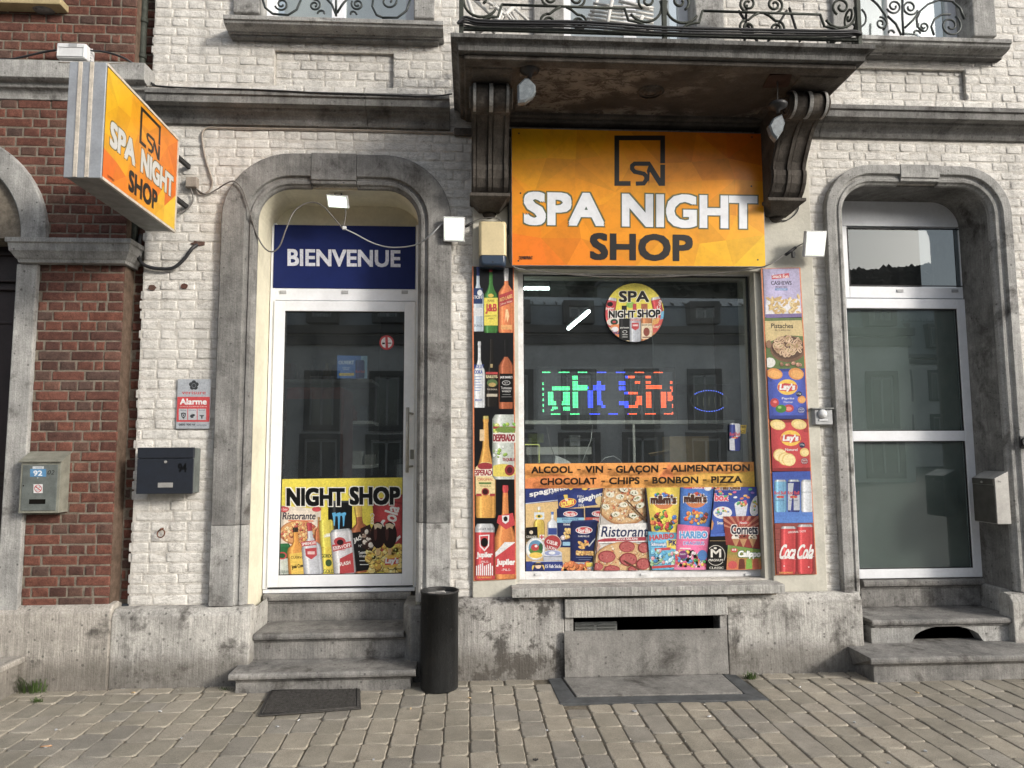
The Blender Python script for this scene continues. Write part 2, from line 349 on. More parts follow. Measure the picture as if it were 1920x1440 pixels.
M['chairplastic'] = plain('white_garden_chair_plastic', (.66, .65, .62), .45, 0, .2, 9, .1)
M['board_cream'] = plain('chipboard_sill_edge', (.45, .36, .20), .8, 0, .3, 10, .3)
M['far_wall'] = plain('grey_render_far', (.72, .715, .70), .9, 0, .3, .6, 0)
M['far_stone'] = plain('dark_stone_far', (.16, .155, .15), .9, 0, .3, .8, 0)
M['far_roof'] = plain('zinc_roof_far', (.36, .40, .43), .5, 0, .25, .7, 0)
M['far_white'] = plain('white_frame_far', (.4, .4, .4), .6, 0, .1, 1, 0)
M['forest'] = plain('bare_winter_forest', (.05, .05, .035), 1, 0, .6, .3, 0)
M['asphalt'] = plain('asphalt', (.05, .05, .052), .9, 0, .3, 8, .4)
M['grass'] = plain('grass_blade', (.07, .12, .025), .7, 0, .5, 60, 0)
# ------------------------------------------------------------------ bricks
def brick_geom(mb, cx, cz, w, h, yf, yj, rnd, round_=.008, rough=.003, rg=random):
    """one brick: pillowed irregular face proud of the joint plane, 50 triangles"""
    ow, oh = w/2, h/2; col = (rnd, rnd, rnd)
    k = [(-1,-1),(-.33,-1),(.33,-1),(1,-1),(1,0),(1,1),(.33,1),(-.33,1),(-1,1),(-1,0)]
    outer = []; inner = []
    tx, tz = rg.uniform(-1, 1)*rough, rg.uniform(-1, 1)*rough
    for a, b in k:
        jx = rg.uniform(-1, 1)*rough*.9; jz = rg.uniform(-1, 1)*rough*.9
        outer.append((cx+a*ow+jx, yj, cz+b*oh+jz))
        r = round_*rg.uniform(.7, 1.5)
        inner.append((cx+a*(ow-r)+jx, yf+tx*a+tz*b+rg.uniform(0, 1)*rough, cz+b*(oh-r)+jz))
    hold = [(cx+(x_-cx)*(1-.006/ow), y_-.0004, cz+(z_-cz)*(1-.006/oh)) for x_, y_, z_ in inner]
    n = mb.add(outer+inner+hold+[(cx+rg.uniform(-.2, .2)*w, yf-rg.uniform(0, 1)*rough*.7, cz+rg.uniform(-.2, .2)*h)])
    for i in range(10):
        j = (i+1) % 10
        mb.face((n+i, n+j, n+10+j, n+10+i), 0, col, True); mb.face((n+10+i, n+10+j, n+20+j, n+20+i), 0, col, True); mb.face((n+20+i, n+20+j, n+30), 0, col, True)

def brick_layout(x0, x1, z0, z1, course, L, joint, keep, rg, row0=0, closer_right=False):
    """rows of stretchers alternating with rows of headers, like the photograph; keep(x0,x1,z0,z1) clips"""
    out = []; r = 0; z = z0
    while z < z1-.01:
        h = course-joint; odd = (r+row0) % 2
        if closer_right:
            x = x1; lens = [L*.5, L*.28] if odd else []
            i = 0
            while x > x0+.01:
                if i < len(lens): w = lens[i]
                else: w = L*.5 if odd else (L if (i+r) % 3 else L*.5)
                w = min(w*rg.uniform(.95, 1.05), x-x0)
                out.append((x-w+joint/2, x-joint/2, z, z+h)); x -= w; i += 1
        else:
            x = x0-(0 if odd else L*rg.uniform(.25, .6)); i = 0
            while x < x1-.01:
                w = (L*.52 if odd else (L if rg.random() < .72 else L*.52))*rg.uniform(.93, 1.07)
                a, b_ = max(x, x0), min(x+w, x1)
                if b_-a > .025: out.append((a+joint/2, b_-joint/2, z, z+h))
                x += w
        z += course; r += 1
    res = []
    for a, b_, c, d in out:
        for q in keep(a, b_, c, d):
            if q[1]-q[0] > .02 and q[3]-q[2] > .015: res.append(q)
    return res

def emit_bricks(parent, rects, yf, yj, mat, inview, rg, stuffname, round_, rough, limit=300, used=[0]):
    rects = sorted(rects, key=lambda q: -((q[1]-q[0])*(q[3]-q[2]))*(1 if inview(q) else 0))
    cache = {}; stuff = MB(); n = 0
    for q in rects:
        w, h = q[1]-q[0], q[3]-q[2]; cx, cz = (q[0]+q[1])/2, (q[2]+q[3])/2
        dy = rg.uniform(-1, 1)*rough*.8
        if n < limit and inview(q):
            key = (round(w/.008), round(h/.004), rg.randrange(4))
            if key not in cache:
                mb = MB(); brick_geom(mb, 0, 0, key[0]*.008, key[1]*.004, 0, yj-yf, 0., round_, rough, rg)
                o = mb.build('brick', mat); cache[key] = o.data
            else:
                o = bpy.data.objects.new('brick', cache[key]); COL.objects.link(o)
            o.location = (cx, yf+dy, cz); o.parent = parent; n += 1
        else: brick_geom(stuff, cx, cz, w, h, yf+dy, yj, rg.random(), round_, rough, rg)
    if stuff.v: tag(stuff.build(stuffname, mat, parent), kind='stuff')
    return n

def holes_keep(holes, arcs=()):
    """cut brick rectangles by rectangular holes (x0,x1,z0,z1) and by round arches (cx,cz,r)"""
    def keep(a, b, c, d):
        rects = [(a, b, c, d)]
        for hx0, hx1, hz0, hz1 in holes:
            nr = []
            for (p, q, r, s) in rects:
                if q <= hx0 or p >= hx1 or s <= hz0 or r >= hz1: nr.append((p, q, r, s)); continue
                zc = (r+s)/2
                if zc < hz0 or zc > hz1:
                    if r < hz0: nr.append((p, q, r, hz0-.001))
                    else: nr.append((p, q, hz1+.001, s))
                    continue
                if p < hx0-.02: nr.append((p, hx0, r, s))
                if q > hx1+.02: nr.append((hx1, q, r, s))
            rects = nr
        for cx, cz, rad in arcs:
            nr = []
            for (p, q, r, s) in rects:
                zz = (r+s)/2
                if zz < cz or zz > cz+rad: nr.append((p, q, r, s)); continue
                xr = cx+math.sqrt(max(0, rad*rad-(zz-cz)**2))
                if q <= xr: continue
                nr.append((max(p, xr), q, r, s))
            rects = nr
        return rects
    return keep
def wall_boxes(mb, x0, x1, z0, z1, yf, yb, holes, c=(.5, .5, .5)):
    xs = sorted({x0, x1, *[min(max(h[i], x0), x1) for h in holes for i in (0, 1)]})
    zs = sorted({z0, z1, *[min(max(h[i], z0), z1) for h in holes for i in (2, 3)]})
    for za, zb in zip(zs, zs[1:]):
        run = None
        for xa, xb in list(zip(xs, xs[1:]))+[(None, None)]:
            solid = xa is not None and not any(h[0] <= (xa+xb)/2 <= h[1] and h[2] <= (za+zb)/2 <= h[3] for h in holes)
            if solid: run = (run[0] if run else xa, xb)
            elif run: mb.box(run[0], run[1], yf, yb, za, zb, 0, c); run = None

def onscreen(x, y, z, mx=20):
    v = Vector((x, y+D, z-H)); dz = v.dot(FW)
    px, py = 960+F*v.dot(RT)/dz, 720-F*v.dot(UP)/dz
    return -mx < px < 1920+mx and -mx < py < 1440+mx

# ------------------------------------------------------------------ ground
XL, XR = -9.0, 9.0
g = MB(); g.box(-60, 60, -80, 12, -.5, -.05); tag(g.build('ground', M['asphalt']), kind='structure')
pav = thing('pavement', None, None); pav['kind'] = 'structure'; del_keys = [k for k in ('label', 'category') if k in pav.keys()]
g = MB(); g.box(XL, XR, -3.2, .25, -.045, -.0105); g.build('joint_bed', M['sand'], pav)
g = MB()
for i in range(18): g.box(XL+i, XL+i+.99, -3.36, -3.204, -.049, .002)
tag(g.build('kerb', M['stone'], pav, bev=.01), kind='stuff')
rg = random.Random(3)
matquad = [G(483, 1345), G(505, 1297), G(675, 1292), G(677, 1331)]
HX0, HX1 = .53, 1.83          # cellar hatch on the pavement
pavers = []
row_y = -.1
x = XL
while x < XR:                  # a course laid along the wall, then columns at right angles to it
    w = rg.choice([.2, .235, .2]); pavers.append((x+.004, x+w-.004, -.205, -.098)); x += w
c = 0; x = XL
while x < XR:
    y = -.213-rg.choice([0, .0, .0]); first = True
    y0 = y+0
    first_len = rg.choice([.07, .14, .105, .175]); xo = rg.uniform(-.003, .003)
    while y > -3.19:
        ln = first_len if first else rg.choice([.21, .21, .21, .14, .175, .21, .245])
        first = False
        if y-ln < -3.19: ln = y+3.19
        if ln > .03: pavers.append((x+.002+xo*.3, x+.14-.002+xo*.3, y-ln+.002, y-.002))
        y -= ln
    x += .1405; c += 1
def hatch_clip(q):
    a, b, c_, d = q
    if b < HX0-.02 or a > HX1+.02 or d < -.6 or c_ > -.0: return q
    if (a+b)/2 < HX0 or (a+b)/2 > HX1: return q
    if (c_+d)/2 > -.6: return None
    return (a, b, c_, min(d, -.6))
pavers = [q for q in (hatch_clip(q) for q in pavers) if q]
def paver_geom(mb, cx, cy, w, l, top, rnd, rg):
    col = (rnd,)*3; b = .006; n = len(mb.v)
    sk = [rg.uniform(-.0042, .0034) for _ in range(8)]; tz = [rg.uniform(-.0025, .0015) for _ in range(4)]
    o = []; inn = []
    for i, (a, c_) in enumerate(((-1,-1),(1,-1),(1,1),(-1,1))):
        x_, y_ = cx+a*w/2+sk[i], cy+c_*l/2+sk[i+4]
        for (da, dc) in (((0, .018), (.018, 0)) if i in (0, 2) else ((.018, 0), (0, .018))):
            pass
        o.append((x_, y_, top-.007)); inn.append((x_-a*b, y_-c_*b, top+tz[i]))
    base = [(p[0], p[1], -.03) for p in o]
    # chipped, softened corners: every corner is two vertices
    def soften(r, t):
        out = []
        for i in range(4):
            p, q, s = Vector(r[i-1]), Vector(r[i]), Vector(r[(i+1) % 4])
            out.append(q+(p-q).normalized()*t); out.append(q+(s-q).normalized()*t)
        return out
    t = rg.uniform(.005, .02)
    rings = [soften(base, t), soften(o, t), soften(inn, t)]
    k0 = [mb.add(r) for r in rings]
    for A, B in zip(k0, k0[1:]):
        for i in range(8):
            j = (i+1) % 8; mb.face((A+i, A+j, B+j, B+i), 0, col, True)
    mb.face(tuple(k0[2]+i for i in range(8)), 0, col, False)
vis = lambda q: onscreen((q[0]+q[1])/2, (q[2]+q[3])/2, 0, 10)
pavers.sort(key=lambda q: (0 if vis(q) else 1, -((q[1]-q[0])*(q[3]-q[2]))/(D+(q[2]+q[3])/2)**2))
cache = {}; st = MB(); n = 0
for q in pavers:
    w, l_, cx, cy = q[1]-q[0], q[3]-q[2], (q[0]+q[1])/2, (q[2]+q[3])/2
    top = rg.uniform(-.0018, .0018) + .002*noise.noise(Vector((cx*.8, cy*.8, 0)))-.001
    if n < 300 and vis(q):
        key = (round(w, 3), round(l_, 3), rg.randrange(5))
        if key not in cache:
            mb = MB(); paver_geom(mb, 0, 0, w, l_, 0, 0., rg); o = mb.build('paver', M['paver']); cache[key] = o.data
        else: o = bpy.data.objects.new('paver', cache[key]); COL.objects.link(o)
        o.location = (cx, cy, top); o.rotation_euler = (rg.uniform(-.006, .006), rg.uniform(-.008, .008), 0); o.parent = pav; n += 1
    else: paver_geom(st, cx, cy, w, l_, top, rg.random(), rg)
tag(st.build('paver_field', M['paver'], pav), kind='stuff')

# ------------------------------------------------------------------ white house: shell
wh = thing('painted_brick_house', 'white painted brick house with stone door surrounds, balcony and shop window', 'house')
YB = .0032                                     # joint plane behind brick faces at Y = 0
LD = R(470, 350, 781, 1140, -.05); LD = (LD[0], LD[1], .0, W(640, 350, -.05)[1])      # left door opening
RD = (W(1597, 660, -.05)[0], W(1881, 660, -.05)[0], 0., W(1730, 345, -.05)[1])
SWf = .10                                      # shop window frame plane
SW = (W(966, 800, 0)[0], W(1437, 800, 0)[0], W(1200, 1088, 0)[1], W(1200, 470, 0)[1])
UL = (W(487, 10, 0)[0], W(776, 10, 0)[0], W(630, 30, -.02)[1], 6.0)
UM = (W(1057, 30, 0)[0], W(1303, 30, 0)[0], 4.0, 6.0)
UR = (W(1612, 30, 0)[0], W(1822, 30, 0)[0], W(1750, 66, -.02)[1], 6.0)
CEL = (W(1075, 1170, -.09)[0], W(1350, 1170, -.09)[0], .05, W(1200, 1155, -.09)[1])
WX0, WX1, WZ = -2.285, 7.0, 9.0
P1 = R(514, 97, 738, 162, 0); P2 = R(1560, 128, 1811, 185, 0)      # sunk panels in the brickwork
def grow(h, d=.014): return (h[0]-d, h[1]+d, h[2], h[3]+d)
holes = [grow(LD), grow(RD), grow(SW, .004), grow(UL, .006), grow(UM, .006), grow(UR, .006), grow(CEL, .003)]
PLZ = .50
g = MB(); wall_boxes(g, WX0, WX1, PLZ, WZ, YB+.03, .34, holes+[])
g2 = MB(); wall_boxes(g2, WX0, WX1, PLZ, WZ, YB, YB+.028, holes+[P1, P2])
wall = g2.build('wall', M['wjoint'], wh); wb = g.build('wall_core', M['wjoint'], wh)
def inv(q): return onscreen((q[0]+q[1])/2, 0, (q[2]+q[3])/2, 5)
band1 = (-2.3, -.14, 3.83, 4.06); band2 = (2.3, 7, 3.83, 4.06)
PLa = (W(886, 800, 0)[0], W(966, 800, 0)[0], PLZ, W(925, 372, 0)[1])     # plaster beside the window
PLb = (W(1437, 800, 0)[0], W(1520, 800, 0)[0], PLZ, W(1470, 360, 0)[1])
noBrick = holes+[P1, P2, PLa, PLb, (-.14, 2.3, 3.8, 4.1), (SW[0], SW[1], SW[2]-.1, 3.9), band1, band2]
rg = random.Random(11)
rects = brick_layout(WX0, 5.2, PLZ+.005, 6.3, .0692, .232, .008, holes_keep(noBrick), rg)
def jitter_edge(q): return q
br_rects = [q for q in rects]
emit_bricks(wh, br_rects, 0, YB+.002, M['wbrick'], inv, rg, 'brick_field', .0035, .0018)
for P in (P1, P2):                             # bricks of the sunk panels
    rr = brick_layout(P[0], P[1], P[2], P[3], .0692, .232, .008, holes_keep([]), rg)
    emit_bricks(wh, rr, .03, .038, M['wbrick'], inv, rg, 'panel_bricks', .0035, .0015, limit=0)
# ragged toothed edge of the painted bricks at the party line
g = MB(); rg2 = random.Random(5); z = PLZ+.005
while z < 5.3:
    a = rg2.uniform(.0, .022); g.box(WX0-a, WX0+.02, .004+rg2.uniform(0, .004), .12, z+.004, z+.062); z += .0692
g.build('toothed_edge', M['wbrick'], wh, bev=.008)

# ---------------- mouldings
def mould(name, mat, x0, x1, prof, parent, ends=(0, 0), bev=0):
    """extrude a profile of (y, z) along X; ends pull each profile point outwards (returns)"""
    g = MB(); k = len(prof); ym = max(p[0] for p in prof)
    a = g.add([(x0-(ends[0]*(ym-p[0])), p[0], p[1]) for p in prof]); b = g.add([(x1+(ends[1]*(ym-p[0])), p[0], p[1]) for p in prof])
    for i in range(k):
        j = (i+1) % k; g.face((a+i, a+j, b+j, b+i))
    g.face(tuple(a+i for i in range(k))); g.face(tuple(b+i for i in range(k))[::-1])
    return g.build(name, mat, parent, bev=bev)
def cove(y0, z0, y1, z1, n=5, inward=True):
    out = []
    for i in range(n+1):
        t = i/n*math.pi/2
        out.append((y0+(y1-y0)*(math.sin(t) if inward else 1-math.cos(t)), z0+(z1-z0)*((1-math.cos(t)) if inward else math.sin(t))))
    return out
# string course left and right of the balcony
zt = 4.045
spro = [(.0, zt), (-.17, zt-.012), (-.17, zt-.045), (-.155, zt-.048), (-.15, zt-.098), (-.095, zt-.102), (-.09, zt-.115)]+cove(-.085, zt-.12, -.03, zt-.175)+[(-.02, zt-.195), (0, zt-.2)]
for (a, b_) in ((WX0+.03, -.75), (-.747, -.155)): mould('string_course', M['stone_dim'], a, b_, spro, wh, bev=.003)
for (a, b_) in ((2.25, 2.60), (2.603, 4.4), (4.403, 6.9)): mould('string_course', M['stone_dim'], a, b_, spro, wh, bev=.003)
# upper window sills
def upsill(x0, x1, xb0, xb1, pxm, yt, ym_, yb):
    zt_, zm, zb = W(pxm, yt, -.17)[1], W(pxm, ym_, -.17)[1], W(pxm, yb, -.05)[1]
    pr = [(.1, zt_+.006), (-.17, zt_), (-.17, zt_-.03), (-.158, zt_-.034)]+cove(-.155, zt_-.04, -.075, zm+.012, 5, False)+[(-.07, zm+.008), (-.07, zm), (.1, zm)]
    o = mould('window_sill', M['stone'], x0, x1, pr, wh, (.0, .0), bev=.002)
    g = MB(); g.box(xb0, xb1, -.055, .05, zb, zm-.001); g.build('sill_apron', M['stone_dim'], wh, bev=.006)
upsill(W(419, 30, -.16)[0], W(831, 40, -.16)[0], W(432, 60, -.05)[0], W(822, 70, -.05)[0], 625, 33, 52, 75)
upsill(W(1590, 65, -.16)[0], W(1896, 80, -.16)[0], W(1600, 100, -.05)[0], W(1878, 110, -.05)[0], 1750, 69, 90, 108)

# ---------------- stone door surrounds: a profile swept round an arched path, cut into separate stones
def arch_path(x0, x1, zb, zt, r, n=10):
    """points with outward normals, from bottom-left up, round and down to bottom-right"""
    pts = [((x0, zb), (-1, 0)), ((x0, zt-r), (-1, 0))]
    for i in range(1, n+1):
        t = math.pi/2*i/n; pts.append(((x0+r-r*math.cos(t), zt-r+r*math.sin(t)), (-math.cos(t), math.sin(t))))
    pts.append(((x1-r, zt), (0, 1)))
    for i in range(1, n+1):
        t = math.pi/2*i/n; pts.append(((x1-r+r*math.sin(t), zt-r+r*math.cos(t)), (math.sin(t), math.cos(t))))
    pts.append(((x1, zb), (1, 0)))
    return pts
def sweep(name, mat, path, prof, parent, bev=0):
    g = MB(); rings = [[(p[0]+nn[0]*o, y, p[1]+nn[1]*o) for o, y in prof] for p, nn in path]
    g.loft(rings, sm=False); return g.build(name, mat, parent, bev=bev)
def subdivide(path, zcuts):
    """split straight jambs at the given heights"""
    out = [path[0]]
    for a, b in zip(path, path[1:]):
        if abs(a[0][0]-b[0][0]) < 1e-6:
            zs = sorted([z for z in zcuts if min(a[0][1], b[0][1]) < z < max(a[0][1], b[0][1])], reverse=b[0][1] < a[0][1])
            for z in zs: out.append(((a[0][0], z-.002 if b[0][1] > a[0][1] else z+.002), a[1])); out.append(((a[0][0], z+.002 if b[0][1] > a[0][1] else z-.002), a[1]))
        out.append(b)
    return out
def surround(op, r, wid, key, cuts, mats, yback, reveal_mat):
    x0, x1, zb, zt_ = op; zb = PLZ
    t = thing('door_surround', None, None); t.parent = wh
    for kk in ('label', 'category'):
        if kk in t.keys(): del t[kk]
    inn = .072
    prof = [(wid, .01), (wid, -.05), (wid-.006, -.056), (inn+.004, -.056), (inn, -.05), (inn-.004, -.034), (inn-.022, -.03), (inn-.03, -.04), (inn-.05, -.036), (inn-.058, -.02), (.004, -.012), (0, -.005), (0, .02), (.03, .02)]
    full = arch_path(x0, x1, zb, zt_, r)
    full = subdivide(full, cuts)
    segs = []; cur = [full[0]]
    for a, b in zip(full, full[1:]):
        if abs(a[0][0]-b[0][0]) < 1e-6 and abs(abs(a[0][1]-b[0][1])-.004) < 1e-6: segs.append(cur); cur = [b]
        else: cur.append(b)
    segs.append(cur)
    kx0, kx1 = key
    for i, sg in enumerate(segs):
        if any(q[1] == (0, 1) and abs(q[0][1]-zt_) < 1e-6 for q in sg) and len(sg) > 8:      # the arched pieces: split by the keystone
            la = [q for q in sg if q[0][0] <= (x0+x1)/2 and not (q[1][1] > .999 and q[0][0] > kx0)]; lb = [q for q in sg if q[0][0] > (x0+x1)/2 and not (q[1][1] > .999 and q[0][0] < kx1)]
            la.append(((kx0-.002, zt_), (0, 1))); lb.insert(0, ((kx1+.002, zt_), (0, 1)))
            sweep('arch_stone', mats[0], la, prof, t, .002); sweep('arch_stone', mats[0], lb, prof, t, .002)
        else: sweep('jamb_stone', mats[1], sg, prof, t, .002)
    g = MB(); g.box(kx0, kx1, -.0605, .02, zt_+.045, zt_+wid+.003); g.box(kx0+.002, kx1-.002, -.05, .02, zt_+.02, zt_+.045)
    g.build('keystone', mats[0], t, bev=.004)
    rp = arch_path(x0, x1, .0, zt_, r)
    g = MB(); g.loft([[(p[0]+nn[0]*.03, .02, p[1]+nn[1]*.03), (p[0], .0205, p[1]), (p[0], yback, p[1]), (p[0]+nn[0]*.03, yback, p[1]+nn[1]*.03)] for p, nn in rp], sm=False)
    g.build('reveal', reveal_mat, t)
    return t
kL = (W(583, 310, -.06)[0], W(668, 310, -.06)[0])
surround(LD, .24, W(640, 289, -.05)[1]-LD[3], kL, [W(420, 384, -.05)[1], W(420, 985, -.05)[1]], (M['stone_dim'], M['stone']), .4, M['yellow'])
kR = (W(1689, 320, -.06)[0], W(1762, 320, -.06)[0])
surround(RD, .22, W(1725, 310, -.05)[1]-RD[3], kR, [W(1560, 396, -.05)[1]], (M['stone'], M['stone']), .4, M['stone_dim'])
g = MB()   # brick spandrels behind the rounded reveals: corners of the rectangular openings
for op, r in ((LD, .24), (RD, .22)):
    for sx, xc in ((1, op[0]+r), (-1, op[1]-r)):
        zc = op[3]-r; arc = [(xc-sx*(r+.012)*math.cos(a), zc+(r+.012)*math.sin(a)) for a in [math.pi/2*i/8 for i in range(9)]]
        cn = (xc-sx*(r+.01), zc+r+.01)
        for a, b in zip(arc, arc[1:]): g.hull([(a[0], .02, a[1]), (b[0], .02, b[1]), (cn[0], .02, cn[1])], [(a[0], .38, a[1]), (b[0], .38, b[1]), (cn[0], .38, cn[1])])
g.build('spandrel', M['yellow'], wh)

# ---------------- plinth stones
def plinth(px0, px1, yt, top=None, x0=None, x1=None, mat='stone_plinth', yf=-.09, name='plinth_stone', parent=None, chamf=.035, z0=-.02):
    a = x0 if x0 is not None else W(px0, 1220, yf)[0]; b = x1 if x1 is not None else W(px1, 1220, yf)[0]
    zt_ = top if top is not None else W((px0+px1)/2, yt, yf)[1]
    pr = [(.0, zt_+.02), (yf+chamf, zt_+.012), (yf, zt_-.03), (yf-.004, z0), (.05, z0), (.05, zt_)]
    return mould(name, M[mat], a, b, pr, parent or wh, bev=.006)
plinth(206, 466, 1146, mat='stone_plinth')
plinth(791, 1058, 1128, mat='stone_crust')
plinth(1366, 1621, 1118, mat='stone_plinth')
plinth(1905, 2100, 1118, mat='stone_plinth')
g = MB(); g.box(CEL[0]-.06, CEL[1]+.05, -.115, .02, CEL[3], W(1200, 1122, -.115)[1]); g.build('cellar_lintel', M['sill'], wh, bev=.006)
xa, xb = W(1058, 1220, -.09)[0]+.004, W(1366, 1220, -.09)[0]-.004
g = MB(); g.box(xa, CEL[0], -.088, .05, -.02, CEL[3]-.002); g.box(CEL[1], xb, -.088, .05, -.02, CEL[3]-.002); g.box(CEL[0]+.001, CEL[1]-.001, .0, .05, -.02, .05)
g.build('cellar_cheek', M['stone_crust'], wh, bev=.004)
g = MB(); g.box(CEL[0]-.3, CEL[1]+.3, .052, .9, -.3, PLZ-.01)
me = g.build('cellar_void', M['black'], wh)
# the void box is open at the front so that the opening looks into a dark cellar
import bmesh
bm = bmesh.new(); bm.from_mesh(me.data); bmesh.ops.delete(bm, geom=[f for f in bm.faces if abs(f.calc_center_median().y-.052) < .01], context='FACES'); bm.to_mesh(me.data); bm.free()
# window sill and the mortar bed under it
zs0 = W(1215, 1100, -.15)[1]; zs1 = W(1215, 1117, -.15)[1]
zsb = W(1215, 1086, .09)[1]
g = MB(); x0_, x1_ = W(960, 1108, -.15)[0], W(1472, 1104, -.15)[0]
g.hull([(x0_, .12, zs1), (x0_, -.15, zs1), (x0_, -.15, zs0), (x0_, .12, zsb)], [(x1_, .12, zs1), (x1_, -.15, zs1), (x1_, -.15, zs0), (x1_, .12, zsb)])
g.build('shop_window_sill', M['sill'], wh, bev=.004)
g = MB(); g.box(x0_+.06, x1_-.02, -.06, .02, zs1-.035, zs1-.001); g.build('mortar_bed', M['mortar'], wh, bev=.008)
g = MB(); g.box(PLa[0], PLa[1], -.022, .1, W(925, 1125, -.02)[1], 3.84); g.build('plaster_pier', M['plaster'], wh, bev=.006)
g = MB(); g.box(PLb[0], PLb[1]+.06, -.022, .1, W(1480, 1110, -.02)[1], 3.84); g.build('plaster_pier', M['plaster'], wh, bev=.006)
g = MB(); g.box(SW[0], SW[1], -.015, .33, W(1200, 508, 0)[1], 3.84); g.build('window_lintel', M['plaster'], wh, bev=.004)
for a_, b_ in ((SW[0], SW[0]+.025), (SW[1]-.05, SW[1])):
    g = MB(); g.box(a_, b_, .0, .33, SW[2], 3.0); g.build('window_reveal', M['plaster'], wh)

# ---------------- door steps
def step(parent, x0, x1, yf, yb, ztop, th, over, zbase, mat='step', name='step', ends=1):
    g = MB(); zt_ = ztop
    pr = [(yb, zt_), (yf+.012, zt_), (yf+.002, zt_-.01), (yf, zt_-th*.5), (yf+.004, zt_-th+.006), (yf+.014, zt_-th), (yf+over, zt_-th-.006), (yf+over, zt_-th-.016), (yf+over+.008, zt_-th-.02), (yf+over+.008, zbase), (yb, zbase)]
    a = g.add([(x0 if i < 6 else x0+over*ends, p[0], p[1]) for i, p in enumerate(pr)]); b = g.add([(x1 if i < 6 else x1-over*ends, p[0], p[1]) for i, p in enumerate(pr)]); k = len(pr)
    for i in range(k):
        j = (i+1) % k; g.face((a+i, a+j, b+j, b+i))
    g.face(tuple(a+i for i in range(k))); g.face(tuple(b+i for i in range(k))[::-1])
    return g.build(name, M[mat], parent, bev=.006)
stp = bpy.data.objects.new('door_steps', None); COL.objects.link(stp); stp.parent = wh
step(stp, W(427, 1266, -.29)[0], W(779, 1254, -.29)[0], -.29, .12, .128, .042, .035, -.02)
step(stp, W(474, 1195, -.03)[0], W(757, 1190, -.03)[0], -.03, .40, .305, .042, .035, .127, ends=-.3)
step(stp, W(492, 1118, .30)[0], W(770, 1112, .30)[0], .305, .42, .50, .05, .03, .304, ends=-.3)
# wing stones beside the steps
def wing(parent, x0, x1, chx, zt_, y0, y1, mat='stone_plinth'):
    """block with a bevelled inner front edge; chx is the bevelled side's x"""
    g = MB()
    if chx > x0:
        ring = [(x0, y0), (x1-.06, y0), (x1, y0+.13), (x1, y1), (x0, y1)]
    else: ring = [(x0, y0+.13), (x0+.06, y0), (x1, y0), (x1, y1), (x0, y1)]
    g.hull([(a, b, -.02) for a, b in ring], [(a, b, zt_) for a, b in ring]); return g.build('wing_stone', M[mat], parent, bev=.012)
wxr = W(487, 1160, .15)[0]
wing(stp, W(466, 1220, -.09)[0]+.003, wxr, 99, .475, -.088, .33)
wing(stp, W(758, 1160, .1)[0], W(791, 1220, -.09)[0]-.003, -99, .475, -.088, .33, 'stone_dim')
stq = bpy.data.objects.new('door_steps', None); COL.objects.link(stq); stq.parent = wh
step(stq, W(1633, 1235, -.38)[0], 5.2, -.38, .06, .165, .045, .04, -.02)
# second riser has an arched cellar vent, so it is built from stones round the hole
rx0 = W(1632, 1164, -.05)[0]; zr2 = .33
vx0, vx1 = W(1702, 1195, .0)[0], W(1838, 1195, .0)[0]; vzt = .275
step(stq, rx0, 5.0, -.075, .42, zr2, .04, .03, zr2-.06)
g = MB(); N = 14; zb = .16; zt2 = zr2-.06
prev = None
def vent_top(x):
    u = (2*x-vx0-vx1)/(vx1-vx0); return zb+(vzt-zb)*math.sqrt(max(0, 1-u*u))
xs = [rx0+.01]+[vx0+(vx1-vx0)*i/N for i in range(N+1)]+[4.9]
for a, b in zip(xs, xs[1:]):
    za, zb_ = (zb, zb) if (b <= vx0+1e-6 or a >= vx1-1e-6) else (vent_top(a), vent_top(b))
    g.hull([(a, -.035, za), (b, -.035, zb_), (b, -.035, zt2), (a, -.035, zt2)], [(a, .06, za), (b, .06, zb_), (b, .06, zt2), (a, .06, zt2)])
g.build('vented_riser', M['stone'], stq)
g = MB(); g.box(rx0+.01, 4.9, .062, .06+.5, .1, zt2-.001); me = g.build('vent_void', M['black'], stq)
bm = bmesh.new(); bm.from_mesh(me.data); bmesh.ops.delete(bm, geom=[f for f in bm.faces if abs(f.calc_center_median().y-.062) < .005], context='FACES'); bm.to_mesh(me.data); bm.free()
step(stq, W(1620, 1095, .29)[0], W(1868, 1093, .29)[0]+.05, .29, .42, .535, .05, .03, .331, ends=-.2)
wing(stq, W(1862, 1140, .2)[0], W(1985, 1140, -.09)[0], -99, .50, -.05, .4, 'stone')

# ---------------- doors and windows
def frame_rect(g, x0, x1, z0, z1, y0, y1, w, wt=None, wb=None):
    wt = w if wt is None else wt; wb = w if wb is None else wb
    g.box(x0, x0+w, y0, y1, z0, z1); g.box(x1-w, x1, y0, y1, z0, z1)
    g.box(x0+w, x1-w, y0, y1, z1-wt, z1); g.box(x0+w, x1-w, y0, y1, z0, z0+wb)
def empt(name, parent):
    o = bpy.data.objects.new(name, None); COL.objects.link(o); o.parent = parent; return o
YD = .33
dr = empt('shop_door', wh)
fx0, fx1 = W(499, 830, YD)[0], W(779.5, 830, YD)[0]; fzb, fzt = W(640, 1103, YD)[1], W(640, 541, YD)[1]
lx0, lx1, lz0, lz1 = W(508, 830, YD)[0], W(777, 830, YD)[0], W(640, 1099, YD)[1], W(640, 565, YD)[1]
g = MB(); g.box(fx0, fx0+.035, YD, YD+.06, fzb, fzt+.5); g.box(fx1-.012, fx1+.03, YD, YD+.06, fzb, fzt+.5); g.box(fx0+.035, fx1-.012, YD, YD+.06, lz1+.006, fzt); g.box(fx0, fx1, YD+.01, YD+.06, fzb-.03, fzb-.004)
g.build('frame', M['upvc'], dr, bev=.003)
